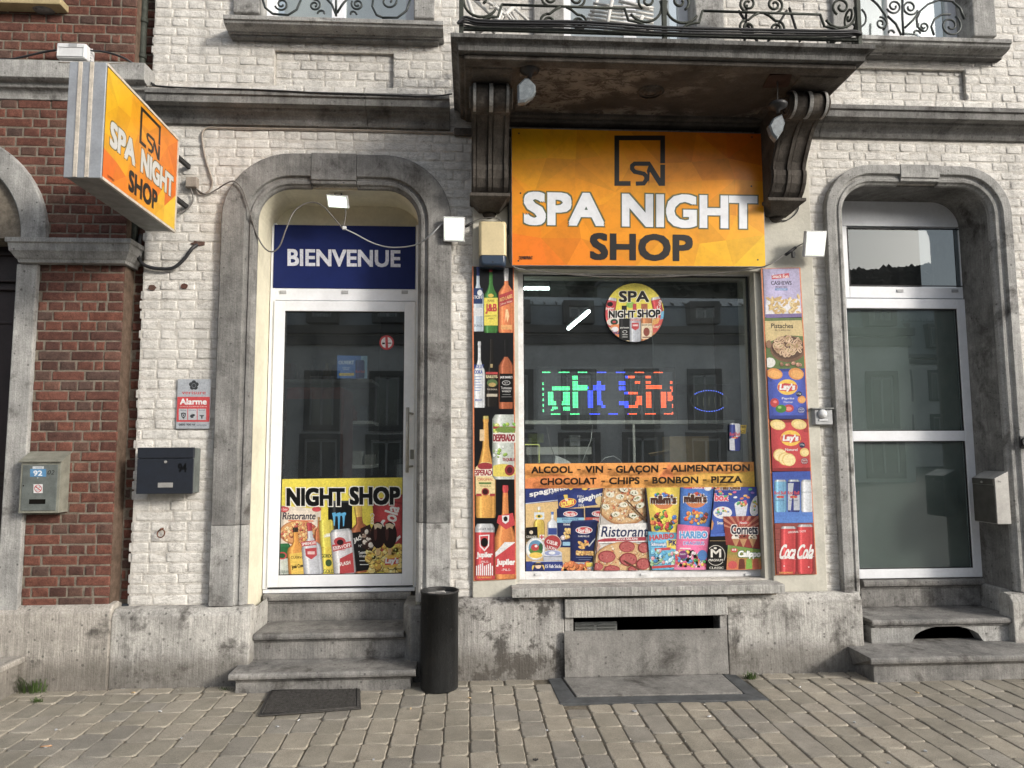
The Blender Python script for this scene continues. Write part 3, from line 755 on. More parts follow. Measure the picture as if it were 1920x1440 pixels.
gx0, gx1, gz0, gz1 = W(529, 830, YD)[0], W(757, 830, YD)[0], W(640, 1077, YD)[1], W(640, 584, YD)[1]
g = MB(); frame_rect(g, lx0, lx1, lz0, lz1, YD-.012, YD+.045, gx0-lx0, lz1-gz1, gz0-lz0); g.build('door_leaf', M['upvc'], dr, bev=.003)
g = MB(); frame_rect(g, gx0, gx1, gz0, gz1, YD-.006, YD+.02, .006); g.build('glazing_seal', M['dark'], dr)
g = MB(); g.box(gx0+.006, gx1-.006, YD+.005, YD+.012, gz0+.006, gz1-.006); g.build('pane', M['glass_door'], dr)
for px in (531, 647, 759):
    g = MB(); a = R(px-6, 545, px+6, 551, YD); g.box(a[0], a[1], YD-.006, YD, a[2], a[3]); g.build('drain_cap', M['plastic_grey'], dr)
hd = empt('handle', dr)
hx = W(764, 820, YD-.06)[0]; hz0, hz1 = W(764, 886, YD-.06)[1], W(766, 764, YD-.06)[1]
g = MB(); g.tube([(hx, YD-.065, hz0), (hx, YD-.065, hz1)], .0125, 10)
g.tube([(hx, YD-.065, hz0+.04), (hx+.035, YD-.012, hz0+.045)], .008, 8); g.tube([(hx, YD-.065, hz1-.04), (hx+.035, YD-.012, hz1-.045)], .008, 8)
g.build('pull_bar', M['steel'], dr)
a = R(769, 843, 776, 861, YD-.02); g = MB(); g.box(a[0], a[1], YD-.02, YD-.012, a[2], a[3]); g.build('lock_plate', M['steel_dull'], dr, bev=.003)
bpy.data.objects.remove(hd)
# render over the door, above the name panel
g = MB(); g.box(LD[0]-.01, LD[1]+.01, YD+.03, YD+.06, fzt, LD[3]+.03); g.build('overdoor_render', M['yellow'], wh)

YR = .33
rdoor = empt('side_door', wh)
def rx(px, py=800): return W(px, py, YR)[0]
def rz(py, px=1720): return W(px, py, YR)[1]
bx0, bx1 = RD[0]+.002, RD[1]-.002
g = MB(); zb, ztt = rz(1085), rz(372)
g.box(bx0, bx1, YR, YR+.06, rz(425), ztt+.1)                                # top board
g.box(bx0, rx(1590, 480), YR, YR+.06, rz(559), rz(425)-.001); g.box(rx(1806, 480), bx1, YR, YR+.06, rz(559), rz(425)-.001)
g.box(bx0, rx(1604, 800)-.108, YR, YR+.06, zb, rz(559)-.001); g.box(rx(1831, 800)-.027, bx1, YR, YR+.06, zb, rz(559)-.001)
g.box(rx(1590, 480)+.001, rx(1806, 480)-.001, YR, YR+.06, rz(559), rz(538))
g.build('frame', M['upvc'], rdoor, bev=.003)
g = MB(); lx = (rx(1598, 800)-.05, rx(1831, 800))
ix = (rx(1604, 800)-.03, rx(1807, 800)); lx = (ix[0]-.075, rx(1831, 800))
g.box(lx[0], ix[0], YR-.012, YR+.05, rz(1083), rz(561)); g.box(ix[1], lx[1]-.03, YR-.012, YR+.05, rz(1083), rz(561))
for (yt, yb) in ((561, 579), (808, 827), (1066, 1083)): g.box(ix[0]+.0005, ix[1]-.0005, YR-.012, YR+.05, rz(yb), rz(yt))
g.build('door_leaf', M['upvc'], rdoor, bev=.003)
for (yt, yb, mm, a, b) in ((428, 537, 'glass_transom', rx(1590, 480)+.002, rx(1806, 480)-.002), (579, 808, 'glass_pale', ix[0], ix[1]), (827, 1066, 'glass_pale', ix[0], ix[1])):
    g = MB(); g.box(a, b, YR+.012, YR+.018, rz(yb)+.001, rz(yt)-.001); g.build('pane', M[mm], rdoor)
    g = MB(); frame_rect(g, a-.001, b+.001, rz(yb)+.001, rz(yt)-.001, YR-.002, YR+.01, .007); g.build('glazing_seal', M['dark'], rdoor)
g = MB(); g.box(ix[0]-.03, ix[1]+.03, YR+.028, YR+.04, rz(1070), rz(575)); g.build('frosted_backing', M['frost'], rdoor)
g = MB(); g.box(bx0, bx1, YR+.5, YR+.52, rz(600), rz(380)); g.build('hall_ceiling_board', M['room'], rdoor)
for px in (1687, 1790):
    g = MB(); a = R(px-6, 543, px+6, 548, YR); g.box(a[0], a[1], YR-.006, YR, a[2], a[3]); g.build('drain_cap', M['plastic_grey'], rdoor)

sw = empt('shop_window', wh)
def sx(px, py=800): return W(px, py, SWf)[0]
def sz(py, px=1200): return W(px, py, SWf)[1]
wx0, wx1, wz0, wz1 = sx(968), sx(1430), sz(1083), sz(506)
px0, px1, pz0, pz1 = sx(982), sx(1411), sz(1068), sz(517)
g = MB(); frame_rect(g, wx0, wx1, wz0, wz1, SWf-.02, SWf+.05, px0-wx0, wz1-pz1, pz0-wz0); g.build('frame', M['dirtywhite'], sw, bev=.004)
g = MB(); frame_rect(g, px0, px1, pz0, pz1, SWf-.008, SWf+.02, .007); g.build('glazing_seal', M['dark'], sw)
g = MB(); g.box(px0+.004, px1-.004, SWf+.005, SWf+.012, pz0+.004, pz1-.004); g.build('pane', M['glass'], sw)
for px in (1009, 1207, 1402):
    g = MB(); a = R(px-6, 1075, px+6, 1079, SWf-.02); g.box(a[0], a[1], SWf-.03, SWf-.02, a[2], a[3]); g.build('drain_cap', M['plastic_white'], sw, bev=.002)

# upper windows
def upwin(op, mull, yb=.16, jamb=None, zb=None):
    w = empt('window', wh); x0, x1, z0, z1 = op; z0 = zb or z0
    g = MB(); frame_rect(g, x0, x1, z0, z1, yb, yb+.06, .075, .1, .05)
    for mx in mull: g.box(mx-.05, mx+.05, yb-.005, yb+.06, z0+.05, z1-.1)
    g.build('frame', M['upvc'], w, bev=.003)
    g = MB(); g.box(x0+.07, x1-.07, yb+.03, yb+.036, z0+.045, z1-.095); g.build('pane', M['glass'], w)
    g = MB(); g.box(x0, x1, yb+.5, yb+.52, z0-.3, z1); g.build('curtain', M['far_wall'], w)
    return w
zu = UL[2]
upwin((UL[0], UL[1], zu-.02, 5.9), [W(635, 10, .16)[0]], jamb=1)
upwin((UM[0]+.0, UM[1]+.0, 4.0, 5.9), [W(1180, 20, .16)[0]])
upwin((UR[0], UR[1], UR[2]-.02, 5.9), [W(1675, 30, .16)[0]])
g = MB()
for op, (a, b), (c_, d) in ((UL, (437, 487), (776, 815)), (UM, (1000, 1057), (1303, 1357)), (UR, (1560, 1612), (1822, 1865))):
    for p, q in ((a, b), (c_, d)):
        xx0, xx1 = W(p, 20, -.02)[0], W(q, 20, -.02)[0]
        mb = MB(); mb.box(xx0, xx1, -.03, .16, op[2] if op is not UM else 3.95, 5.6); mb.build('jamb_stone', M['stone'], wh, bev=.01)
# ------------------------------------------------------------------ balcony
bal = empt('balcony', wh)
YBF = -.93
bx0, bx1 = -.125, W(1642, 92, YBF)[0]
bzt = 4.03
def ringslab(name, mat, lv, parent):
    """stack of rectangular rings (inset, z): mitred mouldings on three sides, flat against the wall"""
    g = MB(); g.loft([[(bx0+i, YBF+i, z), (bx1-i, YBF+i, z), (bx1-i, .0, z), (bx0+i, .0, z)] for i, z in lv], sm=False)
    return g.build(name, mat, parent, bev=.004)
ZS = bzt-.10
ringslab('floor_slab', M['stone_fascia'], [(0, bzt), (0, bzt-.028), (.014, bzt-.031), (.022, bzt-.034), (.034, bzt-.042), (.042, bzt-.055), (.045, bzt-.085), (.12, bzt-.088)], bal)
g = MB()      # underside: perimeter beam, soffit panel set up between
i0, i1, zz = .08, .17, bzt-.118
g.box(bx0+i0, bx1-i0, YBF+i0, YBF+i1, zz, bzt-.08); g.box(bx0+i0, bx0+i1+.02, YBF+i1, 0, zz, bzt-.08); g.box(bx1-i1-.02, bx1-i0, YBF+i1, 0, zz, bzt-.08)
g.box(bx0+i1, bx1-i1, -.10, 0, bzt-.148, bzt-.08); g.box(bx0+i1, bx1-i1, -.14, -.101, bzt-.13, bzt-.08)
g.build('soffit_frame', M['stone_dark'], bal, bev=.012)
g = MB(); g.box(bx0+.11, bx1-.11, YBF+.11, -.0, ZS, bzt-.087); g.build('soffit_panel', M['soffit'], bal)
g = MB(); rc = G(1220, 172, ZS)
for r0, r1, zz_ in ((.0, .035, .012), (.045, .06, .008), (.075, .09, .01)):
    g.loft([[(rc[0]+r*math.cos(a), rc[1]+r*math.sin(a), z) for a in [2*math.pi*k/24 for k in range(24)]] for r, z in ((r0+.001, ZS-zz_), (r1, ZS-zz_*.6), (r1, ZS+.002))], caps=False)
g.build('ceiling_rose', M['stone_dark'], bal)
def corbel(x0, x1):
    c = empt('corbel', bal); zt_ = bzt-.125; zb = 3.33; w = x1-x0
    # side outline in (y, z): volute at the top front, S-curve falling back to the wall
    S0 = [(0, zt_), (-.60, zt_)]
    cyv, czv, rv = -.55, zt_-.085, .085
    vol = [(cyv+rv*math.cos(a), czv+rv*math.sin(a)) for a in [math.radians(90+15*i) for i in range(1, 15)]]
    curve = [(y_, zt_+z_*.91) for y_, z_ in [(-.475, -.175), (-.43, -.20), (-.385, -.245), (-.345, -.30), (-.305, -.36), (-.28, -.40), (-.268, -.43), (-.262, -.455), (-.275, -.46), (-.278, -.50), (-.262, -.56), (-.225, -.615), (-.17, -.66), (0, -.66)]]
    out = [(0, zt_), (cyv, zt_)]+vol+curve
    k = len(out)
    def xs_prof(y, z):  # flutes across the front
        return 0
    g = MB()
    # cross-section in x: edge rolls and a middle bead, each a band with its own inset from the outline
    bands = [(x0, x0+.012, .012), (x0+.012, x0+.03, .0), (x0+.03, x0+.036, .022), (x0+.036, x0+w*.42, .012), (x0+w*.42, x0+w*.45, .026), (x0+w*.45, x0+w*.55, .0), (x0+w*.55, x0+w*.58, .026), (x0+w*.58, x1-.036, .012), (x1-.036, x1-.03, .022), (x1-.03, x1-.012, .0), (x1-.012, x1, .012)]
    cen = (-.15, zt_-.2)
    def inset(p, d):
        y, z = p
        if y > -1e-6: return p
        # move towards the body
        v = Vector((cen[0]-y*.0-y*.3-.15-y*.7, 0)).normalized() if False else None
        return (min(0, y+d), z)
    for a, b, d in bands:
        ra = [(a, *inset(p, d)) for p in out]; rb = [(b, *inset(p, d)) for p in out]
        g.hull([(q[0], q[1], q[2]) for q in ra], [(q[0], q[1], q[2]) for q in rb])
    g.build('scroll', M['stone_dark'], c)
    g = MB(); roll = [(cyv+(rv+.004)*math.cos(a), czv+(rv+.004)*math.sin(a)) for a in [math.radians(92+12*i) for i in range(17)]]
    for a, b, d in bands[1:-1]:                                                          # weathered pale roll at the scroll's head, highlight painted in by lighter stone
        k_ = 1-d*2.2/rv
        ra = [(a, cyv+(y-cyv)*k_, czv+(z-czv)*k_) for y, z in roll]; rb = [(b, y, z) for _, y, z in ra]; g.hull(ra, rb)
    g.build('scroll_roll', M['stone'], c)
    g = MB()
    for sx_ in (x0-.006, x1+.006):                                                     # volute eye on the cheeks
        for r in (.062, .038, .016):
            pts = [(sx_, cyv+.0+r*math.cos(a), czv+r*math.sin(a)) for a in [2*math.pi*i/20 for i in range(21)]]
            g.tube(pts, .008, 5, caps=False)
    g.build('volute', M['stone_dark'], c)
    g = MB(); cx = (x0+x1)/2; hw = w/2
    def rect(hw_, dy, z): return [(cx-hw_, 0, z), (cx-hw_, -dy, z), (cx+hw_, -dy, z), (cx+hw_, 0, z)]
    zc = zt_-.601
    g.loft([rect(hw+.012, .22, zc), rect(hw+.012, .22, zc-.022), rect(hw-.01, .2, zc-.034), rect(hw-.035, .15, zc-.062), rect(hw-.055, .11, zc-.082)], sm=False)
    g.build('corbel_foot', M['stone_dark'], c, bev=.003)
    g = MB(); g.loft([[(cx+r*math.cos(a), -.0-r*1.2*math.sin(a), z) for a in [math.pi*i/12 for i in range(13)]] for r, z in ((.055, zc-.082), (.05, zc-.1), (.035, zc-.116), (.008, zc-.126))])
    g.build('pendant', M['stone_dark'], c)
    g = MB(); zb_ = bzt-.089                                                            # moulded block between slab and scroll
    yb_ = -.80
    def rr(i, z): return [(x0-.05+i, 0, z), (x0-.05+i, yb_+i, z), (x1+.05-i, yb_+i, z), (x1+.05-i, 0, z)]
    g.loft([rr(-.03, zb_), rr(-.02, zb_-.008), rr(.0, zb_-.012), rr(.02, zb_-.02), rr(.05, zb_-.028), rr(.05, zt_+.001)], sm=False)
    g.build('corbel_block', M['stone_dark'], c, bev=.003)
    return c
cl0, cl1 = W(884, 300, -.1)[0], W(951, 300, -.1)[0]
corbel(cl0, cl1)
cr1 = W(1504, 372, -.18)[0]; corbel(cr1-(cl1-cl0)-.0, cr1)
g = MB(); g.box(bx0-.0, 2.3, -.03, .0, 3.80, 3.86); g.build('bed_mould', M['stone_dark'], bal, bev=.01)

# wrought-iron railing
rail = bal
YRL = YBF+.05
def scroll_pts(cx, cz, r, a0, turns, sgn=1, n=26, r1=.22):
    return [(cx+(r*(1-(1-r1)*i/n))*math.cos(math.radians(a0)+sgn*turns*2*math.pi*i/n), cz+(r*(1-(1-r1)*i/n))*math.sin(math.radians(a0)+sgn*turns*2*math.pi*i/n)) for i in range(n+1)]
def rail_scroll(parent, pts2, Y, r=.0085, mat='iron', name='scroll_bar'):
    g = MB(); g.tube([(x, Y, z) for x, z in pts2], r, 5); return g.build(name, M[mat], parent)
def pxs(cx, cy, rpx, Y): x, z = W(cx, cy, Y); return x, z, rpx*(D+Y)/F
zr = W(1240, 48, YRL)[1]
rz0, rz1 = bzt+.055, bzt+1.0
posts = [W(865, 30, YRL)[0], W(1245, 30, YRL)[0], W(1609, 40, YRL)[0]]
for xp in posts:
    g = MB(); g.box(xp-.014, xp+.014, YRL-.014, YRL+.014, bzt-.005, rz1); g.build('rail_post', M['iron'], bal, bev=.003)
g = MB(); g.box(posts[0], posts[-1], YRL-.01, YRL+.01, rz0-.008, rz0+.012); g.box(posts[0], posts[-1], YRL-.02, YRL+.02, rz1, rz1+.02)
g.box(posts[0]-.008, posts[0]+.008, YRL, -.02, rz0-.008, rz0+.012); g.box(posts[-1]-.008, posts[-1]+.008, YRL, -.02, rz0-.008, rz0+.012); g.build('bottom_rail', M['iron'], bal)
def panel(x0, x1, toP):
    """one railing bay: top-stepped inner frame with paired scrolls; toP maps (x,z) to the bay's plane"""
    w = x1-x0; L = []
    zi = rz0+.165
    L.append([(x0+.13*w, zi-.0)] if False else [(x0+.19*w, zi), (x1-.19*w, zi)])
    L.append([(x0+.19*w, zi), (x0+.17*w, zi-.08)]+[(x0+.17*w-.10*w*math.sin(t), zi-.08-.075*(1-math.cos(t))) for t in [math.pi/2*i/6 for i in range(1, 7)]])
    L.append([(x1-.19*w, zi), (x1-.17*w, zi-.08)]+[(x1-.17*w+.10*w*math.sin(t), zi-.08-.075*(1-math.cos(t))) for t in [math.pi/2*i/6 for i in range(1, 7)]])
    for sx_, xa in ((1, x0), (-1, x1)):
        # large C scroll in the lower corner, curling inwards
        cx, cz, r = xa+sx_*.105, rz0+.185, .105
        L.append([(cx-sx_*r*math.cos(math.radians(a)), cz-r*math.sin(math.radians(a))) for a in range(-20, 150, 12)]+[(q[0], q[1]) for q in []])
        L.append([(2*xa+sx_*0-q[0] if sx_ < 0 else q[0], q[1]) for q in scroll_pts(xa+.09, rz0+.22, .06, -60, 1.3, 1)] if sx_ > 0 else [(2*x1-q[0]-0, q[1]) for q in scroll_pts(x1+.09, rz0+.22, .06, -60, 1.3, 1)])
    xm = (x0+x1)/2
    for sx_ in (1, -1):
        c = (xm+sx_*.105, rz0+.085)
        q = scroll_pts(xm+.095, rz0+.062, .052, 75, 1.6, -1); L.append([(xm+sx_*(a-xm), b) for a, b in q])
        L.append([(xm+sx_*(a-xm), b) for a, b in [(xm+.018, zi-.004), (xm+.05, zi-.02), (xm+.085, zi-.05), (xm+.108, rz0+.112)]])
        q = scroll_pts(xm+.085, zi+.055, .055, -80, 1.6, 1); L.append([(xm+sx_*(a-xm), b) for a, b in q])
    for k, pts in enumerate(L):
        g = MB(); g.tube([toP(a, b) for a, b in pts], .0085, 5); g.build('scroll_bar', M['iron'], bal)
panel(posts[0]+.014, posts[1]-.014, lambda a, b: (a, YRL, b))
panel(posts[1]+.014, posts[2]-.014, lambda a, b: (a, YRL, b))
for xs_ in (posts[0], posts[-1]): panel(-.87, -.03, lambda a, b, xs_=xs_: (xs_, a, b))

# window guard rails (upper left and right windows), curls read from the photograph
def guard(parent_label, curls, bars, x0, x1, Y, zb):
    for c in curls:
        cx, cy, r, a0, tn, sg = c; x, z, rr = pxs(cx, cy, r, Y)
        rail_scroll(wh, scroll_pts(x, z, rr, a0, tn, sg), Y, .008, 'iron_clean', 'guard_scroll')
    for pts in bars:
        rail_scroll(wh, [W(px, py, Y) for px, py in pts], Y, .009, 'iron_clean', 'guard_bar')
guard('', [(1676, 12, 16, 200, 1.5, 1), (1706, 14, 17, -20, 1.5, -1), (1652, 44, 14, 100, 1.4, -1), (1732, 50, 12, 150, 1.5, 1), (1782, 48, 24, 60, 1.6, -1), (1604, 38, 28, 60, .6, -1), (1669, 62, 9, 0, .5, 1), (1717, 63, 10, 0, .5, 1)],
      [[(1692, -20), (1692, 30), (1694, 66)], [(1622, -12), (1645, 8), (1660, 28), (1664, 45), (1656, 56)], [(1664, 30), (1680, 45), (1690, 66)], [(1697, 52), (1712, 38), (1722, 24), (1740, 8), (1760, 0), (1785, 2), (1800, 15), (1808, 36)], [(1725, 22), (1719, 36), (1720, 50), (1730, 58)], [(1751, 66), (1746, 50), (1752, 36), (1766, 27), (1782, 27)]], 0, 0, -.03, 0)
guard('', [(528, 8, 13, 200, 1.4, 1), (590, 10, 12, 100, 1.5, -1), (605, 26, 10, 180, .5, -1), (670, 8, 12, 150, 1.5, 1), (660, 27, 9, 0, .5, 1), (729, 2, 18, 100, 1.4, -1)],
      [[(630, -20), (630, 30)], [(491, -5), (497, 14), (512, 26)], [(512, 26), (540, 28), (556, 18), (564, 0)], [(606, -8), (622, 8), (630, 28)], [(632, 24), (642, 8), (656, -8)], [(700, -5), (698, 12), (706, 28), (716, 32)], [(716, 33), (745, 33), (762, 20), (771, -5)]], 0, 0, -.03, 0)

# ------------------------------------------------------------------ red brick house next door
rh = thing('red_brick_house', 'red clay brick house with grey stone arch at the left edge of the view', 'house')
YP = -.06
xp = W(221, 800, YP)[0]
zl0, zl1 = W(120, 150, -.16)[1], W(120, 115, -.16)[1]        # ledge
acx, acz = W(-131, 442, YP-.03); aR = 206*(D+YP-.03)/F; aI = 160*(D+YP-.03)/F
zc1, zc0 = W(125, 447, -.16)[1], W(125, 490, -.14)[1]        # impost cap
jx0, jx1 = W(14, 800, -.08)[0], W(54, 800, -.08)[0]
rholes = [(-9, jx0, 0, acz), (jx0-.0, jx1, PLZ-.1, zc1), (-9, xp, zl0-.03, zl1), (jx0, xp, zc0, zc1)]
g = MB(); wall_boxes(g, -4.2, xp-.012, PLZ, WZ, YP+.0055, .3, [(-9, jx0, 0, acz)])
g.build('wall', M['mortar'], rh)
g = MB(); wall_boxes(g, xp-.01, WX0-.006, PLZ, WZ, .078, .3, []); g.build('recessed_strip', M['mortar'], rh)
rg = random.Random(21)
keep = holes_keep(rholes, [(acx, acz, aR-.02)])
rects = brick_layout(-3.7, xp, PLZ+.01, zl0-.03, .0682, .225, .0095, keep, rg, closer_right=True)
rects2 = brick_layout(-3.7, xp-.0, zl1, 5.3, .0682, .225, .009, keep, rg, closer_right=True)
emit_bricks(rh, rects+rects2, YP, YP+.007, M['rbrick'], lambda q: onscreen((q[0]+q[1])/2, YP, (q[2]+q[3])/2, 5), rg, 'brick_field', .004, .0016)
strip = brick_layout(xp+.0, WX0-.004, PLZ+.03, 5.3, .0682, .225, .012, holes_keep([]), rg)
emit_bricks(rh, strip, .07, .08, M['rbrick'], lambda q: False, rg, 'strip_bricks', .004, .003)
g = MB(); g.box(xp-.013, xp-.003, YP+.006, .08, PLZ, 5.3, 0, (.3, .3, .3)); g.build('pier_return', M['mortar_dark'], rh)
pr = [(0, zl1+.01), (-.17, zl1), (-.17, zl0+.012), (-.15, zl0), (-.12, zl0-.004), (-.115, zl0-.03)]+cove(-.11, zl0-.035, -.07, zl0-.1)+[(0, zl0-.11)]
mould('ledge', M['stone'], -4.2, xp+.12, pr, rh, bev=.004)
# impost cap with mitred mouldings
g = MB(); x0_, x1_ = W(8, 455, -.18)[0], W(245, 460, -.18)[0]
g.loft([[(x0_+i, -.18+i, z), (x1_-i, -.18+i, z), (x1_-i, .07, z), (x0_+i, .07, z)] for i, z in ((0, zc1), (0, zc1-.03), (.012, zc1-.036), (.018, zc1-.085), (.03, zc1-.1), (.045, zc0+.025), (.055, zc0+.015), (.06, zc0-.005))], sm=False)
g.build('impost_cap', M['stone'], rh, bev=.002)
# arch ring
n = 26; g = MB()
ang = [math.radians(-1+62*i/n) for i in range(n+1)]
rings = []
for a in ang:
    c, s_ = math.cos(a), math.sin(a)
    rings.append([(acx+r*c, y, acz+.0+r*s_) for r, y in ((aR, .0), (aR, YP-.035), (aR-.01, YP-.04), (aI+.01, YP-.04), (aI, YP-.03), (aI, .22))])
g.loft(rings, sm=False); g.build('arch_stone', M['stone'], rh)
g = MB(); g.box(jx0, jx1, YP-.03, .25, PLZ-.02, zc0-.005); g.build('jamb_stone', M['stone'], rh, bev=.008)
g = MB(); g.box(-4.2, jx0, .22, .25, acz, acz+.8); g.build('arch_window_pane', M['glass_arch'], rh)
g = MB(); g.box(-4.2, jx0, .40, .42, acz-.3, acz+1.0); g.build('dark_lining', M['black'], rh)
g = MB()
for i in range(14):
    a0, a1 = [math.radians(65*k/14) for k in (i, i+1)]
    r0, r1 = aI-.055, aI+.03
    g.hull([(acx+r0*math.cos(a0), .15, acz+r0*math.sin(a0)), (acx+r1*math.cos(a0), .15, acz+r1*math.sin(a0)), (acx+r1*math.cos(a1), .15, acz+r1*math.sin(a1)), (acx+r0*math.cos(a1), .15, acz+r0*math.sin(a1))],
           [(acx+r0*math.cos(a0), .21, acz+r0*math.sin(a0)), (acx+r1*math.cos(a0), .21, acz+r1*math.sin(a0)), (acx+r1*math.cos(a1), .21, acz+r1*math.sin(a1)), (acx+r0*math.cos(a1), .21, acz+r0*math.sin(a1))])
g.build('arch_window_frame', M['dark'], rh)
g = MB(); g.box(-4.2, jx0, .16, .20, .0, acz)
for z in (zc1-.02, zc0-.06, zc0-.12): g.box(-4.2, jx0, .13, .16, z-.02, z+.01)
for (za, zb) in ((.75, 1.3), (1.38, 2.45)): frame_rect(g, jx0-.5, jx0-.02, za, zb, .15, .16, .02)
g.build('entrance_door', M['wood_dark'], rh, bev=.004)
plinth(0, 0, 1140, x0=-4.2, x1=W(203, 1220, -.11)[0], top=W(100, 1141, -.11)[1], mat='stone_red', yf=-.115, parent=rh, chamf=.05)
g = MB(); x0_, x1_ = W(-60, 5, -.15)[0], W(115, 5, -.15)[0]; zz = W(60, 8, -.15)[1]
g.box(x0_, x1_, -.16, .0, zz, zz+.05); g.build('window_sill', M['board_cream'], rh, bev=.006)
g = MB(); cx_, cz_ = W(80, 4, -.1)
g.loft([[(cx_+r*math.cos(a), YP-y, cz_-.02-r*.55*math.sin(a)) for a in [math.pi*i/10 for i in range(11)]] for r, y in ((.09, 0), (.085, .05), (.05, .08))]); g.build('sill_bracket', M['stone_dim'], rh)
g = MB(); g.box(jx0-.8, W(12, 1250, -.3)[0], -.42, .1, W(5, 1268, -.4)[1], W(5, 1255, -.4)[1]); g.box(jx0-.8, W(12, 1250, -.3)[0]-.04, -.36, .1, -.02, W(5, 1268, -.4)[1]-.001); g.build('door_step', M['stone_red'], rh, bev=.01)
dp = tag(MB().build('tmp', M['iron']), ''); bpy.data.objects.remove(dp)
g = MB(); xq = W(267, 60, .02)[0]; g.tube([(xq, .03, z) for z in [zc1-.05+i*.3 for i in range(10)]], .026, 10)
for z in (2.9, 4.35, 4.62, 4.9): g.tube([(xq, .03, z), (xq, .03, z+.03)], .032, 10)
g.build('drainpipe', M['iron'], rh)

# ------------------------------------------------------------------ the street opposite, seen only in the panes
def far_house(name, label, x0, x1, y0, zc_, zr_, wins, arches, nwin, depth=9):
    t = thing(name, label, 'house')
    g = MB(); g.box(x0, x1, y0-depth, y0, -.05, zc_); g.build('wall', M['far_wall'], t)
    g = MB(); g.box(x0-.2, x1+.2, y0-.0, y0+.3, zc_, zc_+.35); g.box(x0-.1, x1+.1, y0, y0+.15, zc_-.5, zc_-.1); g.build('cornice', M['far_stone'], t)
    g = MB(); zm = zc_+(zr_-zc_)*.68; g.loft([[(x0+i, y0-i*.4-.1, z), (x1-i, y0-i*.4-.1, z), (x1-i, y0-depth+i, z), (x0+i, y0-depth+i, z)] for i, z in ((0, zc_+.35), (.5, zm), (.35, zm+.05), (3., zr_))], sm=False); g.build('mansard_roof', M['far_roof'], t)
    g = MB(); n = int((x1-x0)/.6)
    for i in range(n):
        x = x0+1.5+(x1-x0-3)*i/n; g.hull([(x, y0-.25, zm+.06), (x+.06, y0-.25, zm+.06), (x+.06, y0-.25, zm+.16), (x, y0-.25, zm+.16)], [(x, y0-2.0, zr_+.02), (x+.06, y0-2.0, zr_+.02), (x+.06, y0-2.0, zr_+.12), (x, y0-2.0, zr_+.12)])
    tag(g.build('roof_seams', M['far_stone'], t), kind='stuff')
    st = (x1-x0)/nwin
    for i in range(nwin):
        x = x0+st*(i+.5)
        for (za, zb, w, dorm) in wins:
            yy = y0+(.25 if not dorm else .35)
            g = MB(); frame_rect(g, x-w/2-.25, x+w/2+.25, za-.15, zb+.3, y0-.3, y0+.12+(.3 if dorm else 0), .25); g.build('window_surround', M['far_stone'], t)
            g = MB(); frame_rect(g, x-w/2, x+w/2, za, zb, y0+.0, y0+.06+(.3 if dorm else 0), .09); g.box(x-.05, x+.05, y0, y0+.06+(.3 if dorm else 0), za, zb); g.build('window_frame', M['far_white'], t)
            g = MB(); g.box(x-w/2, x+w/2, y0-.02, y0+.02+(.3 if dorm else 0), za, zb); g.build('window_pane', M['glass_dark'], t)
    for i in range(4):
        x = x0+(x1-x0)*(i+.5)/4; g = MB(); g.box(x-.5, x+.5, y0-2.2, y0-1.2, zm, zr_+.7); g.box(x-.6, x+.6, y0-2.3, y0-1.1, zr_+.7, zr_+.85); g.build('chimney', M['far_stone'], t)
    return t
far_house('town_house', 'long grey town house with zinc mansard roof across the street, mirrored in the shop window', -17, 21, -27, 6.9, 8.9, [(2.9-.3, 4.9, 1.1, 0), (0.3, 2.0, 1.4, 0), (7.5, 8.1, .9, 1)], 0, 13)
far_house('town_house', 'farther rendered house with sloping roof, mirrored in the pane of the white side door', 24, 62, -55, 9.5, 14.5, [(2.2, 4.2, 1.2, 0), (5.8, 8.2, 1.2, 0), (10.6, 12.3, 1.0, 1)], 0, 12)
g = MB(); N1, N2 = 90, 8; gid = {}
for j in range(N2+1):
    for i in range(N1+1):
        x = -260+560*i/N1; y = -120-j*18; h = (46*math.sin(min(1, j/N2*2.)*math.pi/2))*(1+.25*math.sin(x*.013+1)+.1*math.sin(x*.05))
        gid[i, j] = g.add([(x, y, h+noise.noise(Vector((x*.1, y*.1, 0)))*2)])
for j in range(N2):
    for i in range(N1): g.face((gid[i, j], gid[i+1, j], gid[i+1, j+1], gid[i, j+1]))
tag(g.build('hill', M['forest']), kind='structure')
g = MB(); rg = random.Random(9)
for _ in range(6000):
    j = rg.uniform(1.5, 4.6); x = rg.uniform(-110, 230); y = -120-j*18; h = (46*math.sin(min(1, j/N2*2.)*math.pi/2))*(1+.25*math.sin(x*.013+1)+.1*math.sin(x*.05)); r = rg.uniform(.7, 2.0)
    tp = [(x+r*math.cos(a)*rg.uniform(.6, 1.2), y+r*math.sin(a), h+r*rg.uniform(.3, 1.2)) for a in [k*math.pi/3 for k in range(6)]]
    n0 = g.add(tp+[(x, y, h+r*rg.uniform(1.0, 1.9)), (x, y, h-1)])
    for k in range(6): g.face((n0+k, n0+(k+1) % 6, n0+6)); g.face((n0+k, n0+7, n0+(k+1) % 6))
tag(g.build('forest', M['forest']), kind='stuff')

